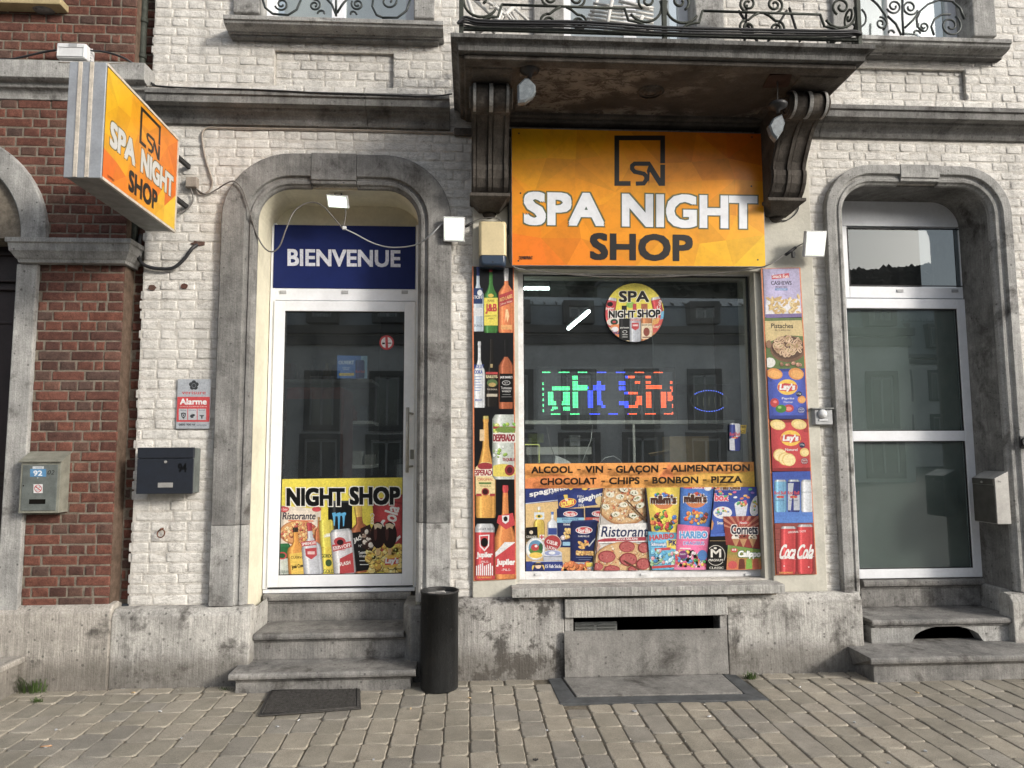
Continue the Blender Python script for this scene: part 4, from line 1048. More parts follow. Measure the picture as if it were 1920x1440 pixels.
# ------------------------------------------------------------------ shop interior behind the panes
def struct(name, g, mat, bev=0): return tag(g.build(name, mat, bev=bev), kind='structure')
IY0, IY1, IX0, IX1, IZ0, IZ1 = .345, 4.2, -2.1, 2.75, .5, 3.0
g = MB(); g.box(IX0, IX1, IY0+.03, IY1, IZ0-.05, IZ0); struct('interior_floor', g, M['room_floor'])
g = MB(); g.box(IX0, IX1, IY0+.03, IY1, IZ1, IZ1+.05); struct('interior_ceiling', g, M['room'])
g = MB(); g.box(IX0-.05, IX0, IY0+.03, IY1, IZ0, IZ1); g.box(IX1, IX1+.05, IY0+.03, IY1, IZ0, IZ1); g.box(IX0, IX1, IY1, IY1+.05, IZ0, IZ1); struct('interior_wall', g, M['room'])
def fit(name, label, cat, g, mat, group=None, bev=0): return tag(g.build(name, mat, bev=bev), label, cat, group)
# window shelf, post and counter
yS = .42
zS = W(1200, 788, yS)[1]
t = thing('window_shelf', 'white shelf board on a thin post behind the shop window glass', 'shelf')
g = MB(); g.box(px0+.02, px1-.02, yS-.02, yS+.22, zS-.028, zS); g.build('shelf_board', M['roomwhite'], t)
g = MB(); a = W(1188, 820, yS)[0]; g.box(a-.009, a+.009, yS-.015, yS+.005, .9, zS-.028); g.build('post', M['roomwhite'], t)
# LED matrix sign
t = thing('led_sign', 'scrolling LED message board lit green, blue and red on the window shelf', 'LED sign')
a = R(1008, 688, 1268, 787, yS); g = MB(); g.box(a[0], a[1], yS, yS+.07, zS+.001, a[3]); g.build('case', M['led_case'], t, bev=.004)
Z6 = lambda x, y: (960+x/3.6, 480+y/3.6)
lx0, ly0 = Z6(205, 781); lx1, ly1 = Z6(1085, 1071)
b = R(lx0, ly0, lx1, ly1, yS); NX, NZ = 96, 32
GR, BL, RE = (.12, 1, .35), (.06, .10, 1), (1, .13, .05)
lit = [(270,880,380,898),(243,915,270,935),(350,915,380,935),(243,950,270,972),(350,950,380,972),(250,985,295,1005),(335,985,380,1005),(275,1015,305,1025),(350,1018,380,1040),(262,1036,275,1046),
 (412,812,438,826),(412,843,438,862),(412,878,500,898),(412,915,438,940),(412,950,438,973),(412,985,438,1005),(412,1012,438,1024),(500,880,517,896),(516,912,540,940),(516,950,540,973),(516,985,540,1005),(516,1012,540,1024),
 (578,843,595,862),(552,878,625,898),(580,912,598,940),(580,950,598,973),(580,985,605,1005),(600,1012,625,1024),
 (765,812,825,824),(722,843,760,862),(828,843,860,858),(722,880,762,898),(755,915,845,930),(840,950,870,973),(722,985,775,1003),(830,985,868,1003),(755,1012,845,1024),
 (904,812,932,824),(904,843,932,860),(904,878,1010,893),(904,915,932,940),(904,950,932,973),(904,985,932,1005),(904,1012,932,1024),(1008,915,1034,940),(1008,950,1034,973),(1008,985,1034,1005),(1008,1012,1034,1024),(1052,915,1072,940),(1052,950,1072,973),(1070,848,1080,860),(1070,880,1080,892)]
lit += [(x, 778, x+58, 790) for x in (200, 322, 448, 577, 705, 830, 958)]+[(x, 1060, x+62, 1073) for x in (262, 390, 520, 645, 775, 900, 1027)]
g = MB(); g0 = MB()
for i in range(NX):
    for j in range(NZ):
        u, v = (i+.5)/NX, (j+.5)/NZ; zx, zy = 205+880*u, 781+290*v
        on = any(x0-4<=zx<=x1+4 and y0-2<=zy<=y1+(6 if 800<y0<1030 else 0) for x0, y0, x1, y1 in lit) or (i == 0 and (j//2) % 2 == 0 and j > 6) or (i == NX-1 and (j//3) % 2 == 0 and j > 8)
        X, Z = b[0]+(b[1]-b[0])*u, b[3]-(b[3]-b[2])*v; s_ = .0034 if on else .0015
        c = (GR if zx < 505 else BL if zx < 778 else RE) if on else (.10, .11, .12)
        (g if on else g0).quad((X-s_, yS-.003, Z-s_), (X+s_, yS-.003, Z-s_), (X+s_, yS-.003, Z+s_), (X-s_, yS-.003, Z+s_), 0, c)
tag(g.build('lit_dots', M['led'], t, recalc=False), kind='stuff'); tag(g0.build('faint_glow_dots', M['led'], t, recalc=False), kind='stuff')  # switched-off dots are given a faint glow
t = thing('led_sign', 'small dark LED oval sign with a ring of blue dots, right of the message board', 'LED sign')
a = R(1268, 720, 1392, 787, yS+.02); g = MB(); g.box(a[0]+.003, a[1], yS+.02, yS+.06, zS+.001, a[3]); g.build('case', M['led_case'], t, bev=.004)
cx, cz = W(*Z6(1335, 977), yS); g = MB()
def dot(x, z, s_, c): g.quad((x-s_, yS+.017, z-s_), (x+s_, yS+.017, z-s_), (x+s_, yS+.017, z+s_), (x-s_, yS+.017, z+s_), 0, c)
for k in range(44):
    a = 2*math.pi*k/44; blue = abs(math.sin(a)) > .62
    dot(cx+.145*math.cos(a), cz+.082*math.sin(a), .0028 if blue else .0014, (.12, .2, 1) if blue else (.12, .13, .12))
for i in range(5):                                      # switched-off O P E N letters, dots given a faint glow
    for j in range(9): dot(cx-.09+.045*i, cz-.035+.008*j, .0013, (.12, .12, .09))
tag(g.build('dot_ring', M['led'], t, recalc=False), kind='stuff')
# ceiling tubes
for (pA, pB, lab) in (((968, 541), (1030, 541), 'lit fluorescent tube hanging level at the upper left of the shop window'), ((1066, 616), (1104, 584), 'lit fluorescent tube running back into the shop, left of the round sticker')):
    t = thing('fluorescent_lamp', lab, 'lamp', group='fluorescent tubes on the shop ceiling')
    if pA[1] == pB[1]: A, B = W3(968, 541, .46), W3(1030, 541, .46)
    else:
        q0, q1 = G(*pA, 2.75), G(*pB, 2.75); A, B = Vector((q0[0], q0[1], 2.75)), Vector((q1[0], q1[1], 2.75))
    g = MB(); g.tube([A, B], .011 if pA[1] == pB[1] else .017, 8); g.build('tube', M['tube'], t)
    g = MB(); up = Vector((0, 0, .03)); g.tube([A+up, B+up], .024, 6); g.build('housing', M['plastic_grey'], t)
g = MB(); a = R(1224, 578, 1340, 722, .9); g.box(a[0], a[1], .9, .93, 1.2, a[3]); fit('partition_board', 'pale upright board standing inside the shop behind the window', 'board', g, M['plastic_grey'], bev=.02)
# counter and clutter under the shelf
t = thing('shop_counter', 'low white counter behind the lower part of the shop window', 'counter')
zc_ = W(1200, 842, .75)[1]
g = MB(); a = W(985, 850, .7)[0]; b_ = W(1105, 850, .7)[0]; g.box(a, b_, .6, 1.0, zc_-.04, zc_+.02); g.build('counter_top', M['roomwhite'], t); g = MB(); g.box(a+.02, b_-.02, .65, .98, IZ0, zc_-.041); g.build('cabinet', M['room'], t)
zt0 = W(1300, 870, .5)[1]-.05
g = MB(); g.box(px0+.05, px1-.05, .36, .78, zt0-.04, zt0); g.box(px0+.1, px0+.15, .4, .7, .5, zt0-.041); g.box(px1-.15, px1-.1, .4, .7, .5, zt0-.041); fit('display_table', 'plain table just inside the shop window behind the orange strip', 'table', g, M['room'])
t = thing('cardboard_box', 'open brown cardboard box behind the window, above the orange strip', 'box')
a = R(1256, 818, 1330, 868, .5); g = MB(); g.box(a[0], a[1], .5, .72, zt0+.001, a[3]); g.build('carton', M['card'], t, bev=.002)
g = MB(); p = [W3(1216, 851, .5), W3(1256, 845, .5), W3(1258, 849, .62), W3(1220, 856, .62)]; g.hull(p, [q+Vector((0, 0, .006)) for q in p]); g.build('flap', M['card'], t)
a = R(1033, 813, 1020, 830, .7)
g = MB(); a = R(990, 813, 1018, 830, .7); g.box(a[0], a[1], .65, .75, a[2], a[3]); fit('carton', 'small yellow-green carton on the counter at the window lower left', 'box', g, plain('lime_card', (.22, .28, .05), .7, 0, .2), bev=.003)
g = MB(); a = R(1067, 816, 1086, 836, .7); g.box(a[0], a[1], .65, .72, a[2], a[3]); fit('card_reader', 'small pale box standing on the white counter in the shop', 'box', g, M['plastic_grey'], bev=.003)
g = MB(); pts = [W3(1040, 870, .45), W3(1042, 856, .45), W3(1052, 859, .47), W3(1068, 866, .5), (W3(1072, 870, .5))]; g.hull([p for p in pts], [p+Vector((0, .12, .01)) for p in pts]); fit('plastic_bag', 'crumpled white plastic bag lying behind the glass above the orange strip', 'bag', g, M['plastic_white'])
for k, pts in enumerate(([(1111, 797), (1108, 825), (1098, 850), (1092, 866)], [(1125, 868), (1135, 858), (1150, 855), (1162, 862), (1166, 868)], [(1025, 800), (1030, 830), (1038, 850), (1042, 864)])):
    g = MB(); g.tube([W3(x, y, .5) for x, y in pts], .0035, 5)
    fit('power_cord', ['white cord hanging from the shelf behind the shop window', 'white looped cord lying behind the orange strip', 'thin cord dangling at the lower left of the shop window'][k], 'cord', g, M['plastic_white' if k < 2 else 'cable_grey'])
t = thing('light_string', 'strip of tiny yellow lights round the counter corner inside the shop', 'light string')
g = MB()
for i in range(26):
    u = i/25; x, y = (985+u*2*26, 833.5) if u < .5 else (1011, 834+(u-.5)*2*33)
    p = W3(x, y, .6); g.quad(p+Vector((-.004, 0, -.004)), p+Vector((.004, 0, -.004)), p+Vector((.004, 0, .004)), p+Vector((-.004, 0, .004)), 0, (.16, .17, .05))
tag(g.build('bulbs', M['led'], t, recalc=False), kind='stuff')
# goods shelves seen through the door
t = thing('goods_shelf', 'wall shelves with goods seen dimly through the shop door glass', 'shelf unit')
sh = [(W(600, y, 1.6)[1]) for y in (713, 790, 872)]
for z in sh:
    g = MB(); g.box(-2.0, -.9, 1.5, 2.0, z-.03, z); g.build('shelf_board', M['roomwhite'], t)
g = MB(); g.box(-2.0, -.9, 2.0, 2.03, .5, 2.9); g.build('back_panel', M['room'], t)
rg = random.Random(4)
cols = [plain('dim_goods_%d' % i, c, .5, 0, .3, 10, 0) for i, c in enumerate(((.18, .03, .03), (.24, .17, .05), (.1, .12, .14), (.3, .3, .28), (.03, .06, .12)))]
for si, z in enumerate(sh):
    x = -1.95
    while x < -.95:
        w = rg.uniform(.05, .09); h = rg.uniform(.1, .22); k = rg.randrange(5); bottle = rg.random() < .5; g = MB()
        if bottle: g.lathe(x+w/2, 1.6, [(w*.45, z+.001), (w*.45, z+h*.6), (w*.2, z+h*.75), (w*.18, z+h)], 10)
        else: g.box(x, x+w, 1.54, 1.68, z+.001, z+h*.7)
        tag(g.build('bottle' if bottle else 'packet', cols[k]), 'dim %s %s on the %s shelf behind the shop door glass' % (('dark red', 'yellow', 'grey', 'pale', 'navy')[k], 'bottle' if bottle else 'packet', ('top', 'middle', 'bottom')[si]), 'bottle' if bottle else 'packet', 'bottles on the shelves behind the door' if bottle else 'packets on the shelves behind the door')
        x += w+rg.uniform(.01, .04)
t = thing('drinks_fridge', 'tall drinks fridge with red side inside the shop behind the door', 'fridge')
g = MB(); g.box(-1.52, -1.05, .9, 1.4, .5, 2.05); g.build('body', cols[0], t, bev=.02); g = MB(); g.box(-1.5, -1.07, .885, .9, .6, 1.95); g.build('door', M['led_case'], t)
t = thing('price_display', 'small standing display with a pale front deeper in the shop', 'display')
g = MB(); g.box(-.7, -.35, 1.6, 1.9, .5, 1.45); g.build('stand', M['room'], t); g = MB(); g.box(-.68, -.37, 1.59, 1.598, 1.0, 1.4); g.build('front_card', M['plastic_grey'], t)
# ------------------------------------------------------------------ flat print: shapes and lettering laid on real planes
_glyph = {}
def text_tris(s, res=3):
    if (s, res) in _glyph: return _glyph[s, res]
    c = bpy.data.curves.new('lettering', 'FONT'); c.body = s; c.resolution_u = res
    o = bpy.data.objects.new('lettering', c); COL.objects.link(o); dg = bpy.context.evaluated_depsgraph_get(); dg.update()
    me = o.evaluated_get(dg).to_mesh(); v = [(p.co.x, p.co.y) for p in me.vertices]; f = [tuple(p.vertices) for p in me.polygons]
    o.evaluated_get(dg).to_mesh_clear(); bpy.data.objects.remove(o); bpy.data.curves.remove(c)
    x0, x1, y0, y1 = min(p[0] for p in v), max(p[0] for p in v), min(p[1] for p in v), max(p[1] for p in v)
    _glyph[s, res] = (v, f, (x0, x1, y0, y1)); return _glyph[s, res]
def clip_poly(poly, clip):
    def area(p): return sum(p[i-1][0]*p[i][1]-p[i][0]*p[i-1][1] for i in range(len(p)))
    if area(clip) < 0: clip = clip[::-1]
    out = list(poly)
    for i in range(len(clip)):
        a, b = clip[i-1], clip[i]; inp = out; out = []
        if not inp: break
        def side(p): return (b[0]-a[0])*(p[1]-a[1])-(b[1]-a[1])*(p[0]-a[0])
        for j in range(len(inp)):
            p, q = inp[j-1], inp[j]; sp, sq = side(p), side(q)
            if (sp >= 0) != (sq >= 0):
                t = sp/(sp-sq); out.append((p[0]+t*(q[0]-p[0]), p[1]+t*(q[1]-p[1])))
            if sq >= 0: out.append(q)
    return out
class Art:
    """flat artwork in picture-plane measure of one zoom window, laid on a plane in the scene, 0.02 mm per ink layer"""
    def __init__(s, plane, ox=0, oy=0, k=1., step=.00002, nrm=(0, -1, 0)):
        s.plane = plane; s.ox, s.oy, s.k = ox, oy, k; s.g = MB(); s.L = 0; s.step = step; s.n = Vector(nrm); s.clip = None; s.sl = 0; s.xr = 0
    def P(s, x, y):
        y = y+s.sl*(x-s.xr)
        return s.plane(s.ox+x/s.k, s.oy+y/s.k)+s.n*(s.L*s.step)
    def poly(s, pts, c, up=True):
        if s.clip: pts = clip_poly(pts, s.clip)
        if len(pts) < 3: return
        if up: s.L += 1
        c = lin(c) if max(c) > 1 else c
        n = s.g.add([s.P(*p) for p in pts]); s.g.face(tuple(range(n, n+len(pts))), 0, c)
    def rect(s, x0, y0, x1, y1, c): s.poly([(x0, y0), (x1, y0), (x1, y1), (x0, y1)], c)
    def ell(s, cx, cy, rx, ry, c, n=20, rot=0, a0=0, a1=360):
        cr, sr = math.cos(rot), math.sin(rot)
        p = [(rx*math.cos(math.radians(a0+(a1-a0)*i/n)), ry*math.sin(math.radians(a0+(a1-a0)*i/n))) for i in range(n+(0 if a1-a0 == 360 else 1))]
        s.poly([(cx+a*cr-b*sr, cy+a*sr+b*cr) for a, b in p], c)
    def grad(s, q, ca, cb, n=8, horiz=False):
        """quad tl,tr,br,bl with a smooth printed gradient"""
        s.L += 1; ca, cb = lin(ca), lin(cb)
        for i in range(n):
            t0, t1 = i/n, (i+1)/n
            def ip(a, b, t): return (a[0]+(b[0]-a[0])*t, a[1]+(b[1]-a[1])*t)
            if horiz: pts = [ip(q[0], q[1], t0), ip(q[0], q[1], t1), ip(q[3], q[2], t1), ip(q[3], q[2], t0)]
            else: pts = [ip(q[0], q[3], t0), ip(q[1], q[2], t0), ip(q[1], q[2], t1), ip(q[0], q[3], t1)]
            if s.clip: pts = clip_poly(pts, s.clip)
            if len(pts) < 3: continue
            tm = (t0+t1)/2; m_ = s.g.add([s.P(*p) for p in pts]); s.g.face(tuple(range(m_, m_+len(pts))), 0, tuple(a+(b-a)*tm for a, b in zip(ca, cb)))
    def facets(s, q, fn, nx=7, ny=4, rg=random.Random(2)):
        s.L += 1; gp = {}
        for j in range(ny+1):
            for i in range(nx+1):
                u, v = i/nx, j/ny
                if 0 < i < nx: u += rg.uniform(-.3, .3)/nx
                if 0 < j < ny: v += rg.uniform(-.3, .3)/ny
                a = (q[0][0]+(q[1][0]-q[0][0])*u, q[0][1]+(q[1][1]-q[0][1])*u); b = (q[3][0]+(q[2][0]-q[3][0])*u, q[3][1]+(q[2][1]-q[3][1])*u)
                gp[i, j] = ((a[0]+(b[0]-a[0])*v, a[1]+(b[1]-a[1])*v), u, v)
        for j in range(ny):
            for i in range(nx):
                A, B, C_, D_ = gp[i, j], gp[i+1, j], gp[i+1, j+1], gp[i, j+1]
                for tri in (((A, B, C_), (A, C_, D_)) if rg.random() < .5 else ((A, B, D_), (B, C_, D_))):
                    u = sum(t[1] for t in tri)/3; v = sum(t[2] for t in tri)/3; c = fn(u, v); k = rg.uniform(.93, 1.05)
                    c = lin(tuple(min(255, x*(k if n_ else min(1.02, k))) for n_, x in enumerate(c))); n0 = s.g.add([s.P(*t[0]) for t in tri]); s.g.face((n0, n0+1, n0+2), 0, c)
    def text(s, st, x0, y0, x1, y1, c, bold=0, quad=None, shear=0, up=True, res=3, center_clip=None):
        v, f, (a0, a1, b0, b1) = text_tris(st, res)
        c = lin(c) if max(c) > 1 else c
        q = quad or [(x0, y0), (x1, y0), (x1, y1), (x0, y1)]
        hh = math.hypot(q[3][0]-q[0][0], q[3][1]-q[0][1]); r = bold*hh
        offs = [(0, 0)]
        if r > 0: offs = [(0, 0)]+[(a_*r, b_*r) for a_ in (-1, 0, 1) for b_ in (-1, 0, 1) if a_ or b_] if hh/s.k > 30 else [(0, 0)]+[(a_*r, b_*r) for a_ in (-1, 1) for b_ in (-1, 1)] if hh/s.k > 9 else [(-r, 0), (r, 0)]
        for dx, dy in offs:
            if up: s.L += 1
            pts = []
            for x, y in v:
                t = 1-(y-b0)/(b1-b0); u = (x-a0)/(a1-a0)
                e = r/max(1e-6, abs(q[1][0]-q[0][0])); u2 = e+u*(1-2*e); t2 = r/hh+t*(1-2*r/hh)
                xx = (q[0][0]*(1-u2)+q[1][0]*u2)*(1-t2)+(q[3][0]*(1-u2)+q[2][0]*u2)*t2+dx+shear*hh*(.5-t)
                yy = (q[0][1]*(1-u2)+q[1][1]*u2)*(1-t2)+(q[3][1]*(1-u2)+q[2][1]*u2)*t2+dy
                pts.append((xx, yy))
            if s.clip:
                for t_ in f:
                    pp = clip_poly([pts[i] for i in t_], s.clip)
                    if len(pp) > 2: n0 = s.g.add([s.P(*p) for p in pp]); s.g.face(tuple(range(n0, n0+len(pp))), 0, c)
            else:
                n0 = s.g.add([s.P(*p) for p in pts])
                for t_ in f: s.g.face(tuple(n0+i for i in t_), 0, c)
    def outline(s, st, x0, y0, x1, y1, c, co, bold=.05, o=.06, **k):
        h = (y1-y0); d = o*h
        s.text(st, x0-d, y0-d, x1+d, y1+d, co, bold=(bold*h+d)/(h+2*d), **k); s.text(st, x0, y0, x1, y1, c, bold=bold, **k)
    def vess(s, cx, y0, y1, hw, col, kind='bottle', tilt=0, cap=None, capt=.12, low=None, lowt=.55):
        """printed picture of a bottle or can, with its studio shading"""
        pr = {'bottle': [(0, .26), (.05, .3), (.07, .24), (.28, .27), (.36, .5), (.43, .9), (.5, 1), (.96, 1), (1, .9)], 'long': [(0, .27), (.05, .3), (.07, .24), (.3, .33), (.42, .6), (.56, 1), (.96, 1), (1, .92)],
              'square': [(0, .3), (.04, .33), (.2, .26), (.26, .3), (.33, .75), (.38, 1), (.97, 1), (1, .93)], 'can': [(0, .78), (.02, .86), (.07, 1), (.94, 1), (1, .84)], 'box': [(0, 1), (1, 1)]}[kind]
        us = [-1, -.88, -.66, -.5, -.34, -.05, .3, .58, .74, .88, 1]; mu = [.3, .55, 1.0, 1.7, 1.15, 1.0, .92, .72, 1.05, .55, .3]
        s.L += 1; ct, st_ = math.cos(tilt), math.sin(tilt); ym = (y0+y1)/2
        def at(t):
            for (ta, wa), (tb, wb) in zip(pr, pr[1:]):
                if ta <= t <= tb: return wa+(wb-wa)*(t-ta)/max(1e-6, tb-ta)
            return pr[-1][1]
        ts = sorted({p[0] for p in pr} | ({capt} if cap else set()) | ({lowt} if low else set()))
        for ta, tb in zip(ts, ts[1:]):
            base = lin(cap if cap and tb <= capt+1e-6 else low if low and ta >= lowt-1e-6 else col)
            for i in range(10):
                pts = []
                for t, u in ((ta, us[i]), (ta, us[i+1]), (tb, us[i+1]), (tb, us[i])):
                    x = hw*at(t)*u; y = y0+(y1-y0)*t-ym; pts.append((cx+x*ct-y*st_, ym+x*st_+y*ct))
                cols = [tuple(min(1., v*mu[j]+(.05 if mu[j] > 1.4 else 0)) for v in base) for j in (i, i+1, i+1, i)]
                if s.clip:
                    cp = clip_poly(pts, s.clip)
                    if len(cp) < 3: continue
                    if len(cp) != 4 or max(abs(p_[0]-q_[0])+abs(p_[1]-q_[1]) for p_, q_ in zip(sorted(cp), sorted(pts))) > 1e-6: cols = tuple((a_+b_)/2 for a_, b_ in zip(cols[0], cols[1])); pts = cp
                n0 = s.g.add([s.P(*p) for p in pts]); s.g.face(tuple(range(n0, n0+len(pts))), 0, cols)
    def bag(s, q, c, k=.5):
        """printed packet: quad with crumpled foil sheen, darker towards its sides"""
        s.L += 1; base = lin(c); n_ = 8; m_ = 4; rg = random.Random(int(q[0][0]*7+q[0][1])); ck = {}
        def pt(u, v):
            a = (q[0][0]+(q[1][0]-q[0][0])*u, q[0][1]+(q[1][1]-q[0][1])*u); b = (q[3][0]+(q[2][0]-q[3][0])*u, q[3][1]+(q[2][1]-q[3][1])*u); return (a[0]+(b[0]-a[0])*v, a[1]+(b[1]-a[1])*v)
        def cc(i, j):
            if (i, j) not in ck:
                e = abs(2*i/n_-1); f = 1.18-k*e**2.5+rg.uniform(-.16, .16)*k*2; f -= .12*(j in (0, m_)); ck[i, j] = tuple(min(1., x*f) for x in base)
            return ck[i, j]
        for j in range(m_):
            for i in range(n_):
                pts = [pt(i/n_, j/m_), pt((i+1)/n_, j/m_), pt((i+1)/n_, (j+1)/m_), pt(i/n_, (j+1)/m_)]; cols = [cc(i, j), cc(i+1, j), cc(i+1, j+1), cc(i, j+1)]
                if s.clip:
                    cp = clip_poly(pts, s.clip)
                    if len(cp) < 3: continue
                    if len(cp) != 4 or max(abs(p_[0]-q_[0])+abs(p_[1]-q_[1]) for p_, q_ in zip(sorted(cp), sorted(pts))) > 1e-6: pts = cp; cols = cols[0]
                n0 = s.g.add([s.P(*p) for p in pts]); s.g.face(tuple(range(n0, n0+len(pts))), 0, cols)
    def blobs(s, cx, cy, rx, ry, n, r0, r1, cols, rg, disc=True):
        L0 = s.L
        for i_ in range(n):
            s.L = L0+(i_ % 14)*3
            a = rg.uniform(0, 2*math.pi); q = math.sqrt(rg.random()) if disc else 1
            x, y = (cx+rx*q*math.cos(a), cy+ry*q*math.sin(a)) if disc else (cx+rg.uniform(-rx, rx), cy+rg.uniform(-ry, ry))
            r = rg.uniform(r0, r1); c_ = rg.choice(cols); ro = rg.uniform(0, 3); w_ = r*rg.uniform(.7, 1.4); s.ell(x+r*.12, y+r*.2, w_*1.08, r*1.08, tuple(v*.55 for v in c_), 7, ro); s.ell(x, y, w_, r, c_, 7, ro)
            if r > 5: s.ell(x-r*.3, y-r*.35, w_*.35, r*.28, tuple(min(255, v*1.25+25) for v in c_), 6, ro)
        s.L = L0+45
    def build(s, name, parent, mat=None): return s.g.build(name, mat or M['print'], parent, recalc=False)
def orange(bias=0):
    def fn(u, v):
        a = (250, 200, 14); b = (245, 128, 25); c = (246, 112, 36); d = (255, 216, 30)
        t = v; top = tuple(p+(q-p)*u for p, q in zip(a, (240, 104, 18))); bot = tuple(p+(q-p)*u for p, q in zip(c, d))
        m_ = tuple(p+(q-p)*t for p, q in zip(top, bot)); w = max(0, 1-abs(v-.5)*2)*max(0, 1-abs(u-.5)*1.2)
        return tuple(p+(q-p)*w*.8 for p, q in zip(m_, (255, 168, 24)))
    return fn
def planeY(Y): return lambda x, y: W3(x, y, Y)

# ------------------------------------------------------------------ main sign over the window
t = thing('shop_sign', 'large orange rectangular sign with white and black lettering under the balcony', 'sign')
YS = -.11
q = [W3(959, 240, YS), W3(1428, 250.5, YS), W3(1436, 500, YS), W3(960, 497.5, YS)]
g = MB(); g.hull(q, [p+Vector((0, .03, 0)) for p in q]); g.build('panel', M['alu'], t)
A = Art(planeY(YS-.0006)); A.facets([(959.5, 240.5), (1427.5, 251), (1435.5, 499.5), (960.5, 497)], orange(), 8, 5, random.Random(12)); A.build('printed_face', t, M['print_sign'])
A = Art(planeY(YS-.001)); BK = (38, 35, 34)
def logo(A, x0, y0, x1, y1, gap=(255, 170, 40)):
    """open square frame with the joined S and N in its lower right corner"""
    w, h = x1-x0, y1-y0; X = lambda u: x0+u*w; Y_ = lambda v: y0+v*h; b = .095
    A.rect(X(0), Y_(0), X(1), Y_(b), BK); A.rect(X(0), Y_(b), X(b), Y_(1), BK); A.rect(X(b), Y_(1-b), X(.32), Y_(1), BK); A.rect(X(1-b), Y_(b), X(1), Y_(.55), BK)
    A.rect(X(1-b), Y_(.58), X(1), Y_(1), BK)
    A.poly([(X(.64), Y_(.7)), (X(.70), Y_(.52)), (X(.74), Y_(.58)), (X(1), Y_(1)), (X(.88), Y_(1)), (X(.70), Y_(.72)), (X(.68), Y_(1)), (X(.67), Y_(.85))], BK)   # N
    pts = []      # S as a ribbon
    P_ = [(.68, .56), (.40, .56), (.35, .60), (.35, .66), (.40, .72), (.58, .76), (.63, .81), (.63, .88), (.58, .95), (.44, .955)]
    for a_, c_ in zip(P_, P_[1:]):
        dx, dy = c_[0]-a_[0], c_[1]-a_[1]; ln = math.hypot(dx, dy); ux, uy = dx/ln, dy/ln; nx_, ny_ = -uy*.042, ux*.042; ex, ey = ux*.018, uy*.018
        A.poly([(X(a_[0]-ex+nx_), Y_(a_[1]-ey+ny_)), (X(c_[0]+ex+nx_), Y_(c_[1]+ey+ny_)), (X(c_[0]+ex-nx_), Y_(c_[1]+ey-ny_)), (X(a_[0]-ex-nx_), Y_(a_[1]-ey-ny_))], BK)
logo(A, 1152, 254, 1247, 348.5)
A.sl = .018; A.xr = 1200
GL = (66, 92, 82); WT = (246, 249, 255)
for s_, a, b in (('SPA', 982, 1133), ('NIGHT', 1166, 1420)):
    for d, cc in ((2.6, (150, 124, 50)), (1.4, GL)): A.text(s_, a-d, 363-d, b+d, 426+d, cc, bold=(.052*63+d)/(63+2*d))
    A.text(s_, a, 363, b, 426, WT, bold=.052)
A.text('SHOP', 1106, 438, 1299, 489, BK, bold=.048)
A.sl = 0; A.text('DEMIRPRINT', 973, 480, 999, 487, BK, bold=.05)
A.build('lettering', t, M['print_sign'])
for px, py in ((973, 250), (1410, 257), (976, 362), (1409, 349), (1421, 487), (972, 489)):
    g = MB(); c = W3(px, py, YS-.003); g.tube([c, c+Vector((0, .006, 0))], .006, 8); g.build('screw', M['dark'], t)
# ------------------------------------------------------------------ projecting light box
t = thing('projecting_sign', 'orange light box sign with aluminium edge sticking out from the wall at left', 'sign')
XF = -2.0; y0_, y1_, za, zb = -1.155, -.20, 3.004, 3.647; XB = -2.19
g = MB(); g.box(XB, XF-.002, y0_, y1_, za, zb); g.build('box', M['steel_dull'], t, bev=.004)
g = MB()
ends = R(150, 124, 202, 333, y0_)
g.box(XB-.004, XF+.004, y0_-.012, y0_-.001, za-.006, zb+.006); g.build('end_cap', M['alu'], t, bev=.004)
for u in (.3, .62):
    g = MB(); xx = XB+(XF-XB)*u; g.box(xx-.011, xx+.011, y0_-.017, y0_-.0125, za-.004, zb+.004); g.build('end_strip', M['alu_strip'], t, bev=.002)
g = MB()
for zz in (za, zb): g.box(XF-.01, XF+.006, y0_, y1_, zz-.008, zz+.008)
g.box(XF-.01, XF+.006, y1_-.012, y1_+.004, za, zb); g.build('edge_trim', M['alu_strip'], t)
pl = lambda x, y: PX(x, y, XF+.0015)
q4 = [(203, 127), (334, 268), (325, 429), (192, 331)]
def bil(u, v): a = (q4[0][0]+(q4[1][0]-q4[0][0])*u, q4[0][1]+(q4[1][1]-q4[0][1])*u); b = (q4[3][0]+(q4[2][0]-q4[3][0])*u, q4[3][1]+(q4[2][1]-q4[3][1])*u); return a[0]+(b[0]-a[0])*v, a[1]+(b[1]-a[1])*v
class ArtS(Art):     # artwork on the light box face: coordinates u, v times 100 along the face
    def P(s, x, y): return Vector((XF+.0015+s.L*s.step, y0_+.006+(y1_-y0_-.012)*x/148, zb-.010-(zb-za-.02)*y/100))
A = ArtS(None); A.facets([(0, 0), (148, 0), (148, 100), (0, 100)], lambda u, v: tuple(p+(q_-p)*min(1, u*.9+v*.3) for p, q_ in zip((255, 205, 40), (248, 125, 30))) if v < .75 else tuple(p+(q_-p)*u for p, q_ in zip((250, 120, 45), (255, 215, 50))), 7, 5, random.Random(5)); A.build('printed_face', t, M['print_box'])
A = ArtS(None); A.L = 4; logo(A, 62, 4, 106, 41)
for s_, a, b in (('SPA', 9, 56), ('NIGHT', 67, 140)):
    A.text(s_, a-1, 43, b+1, 69, (120, 110, 60), bold=.08); A.text(s_, a, 44, b, 68, (225, 225, 222), bold=.05)
A.text('SHOP', 45, 74, 105, 95, BK, bold=.048); A.text('DEMIRPRINT', 8, 95, 20, 97.5, BK)
A.build('lettering', t, M['print_box'])
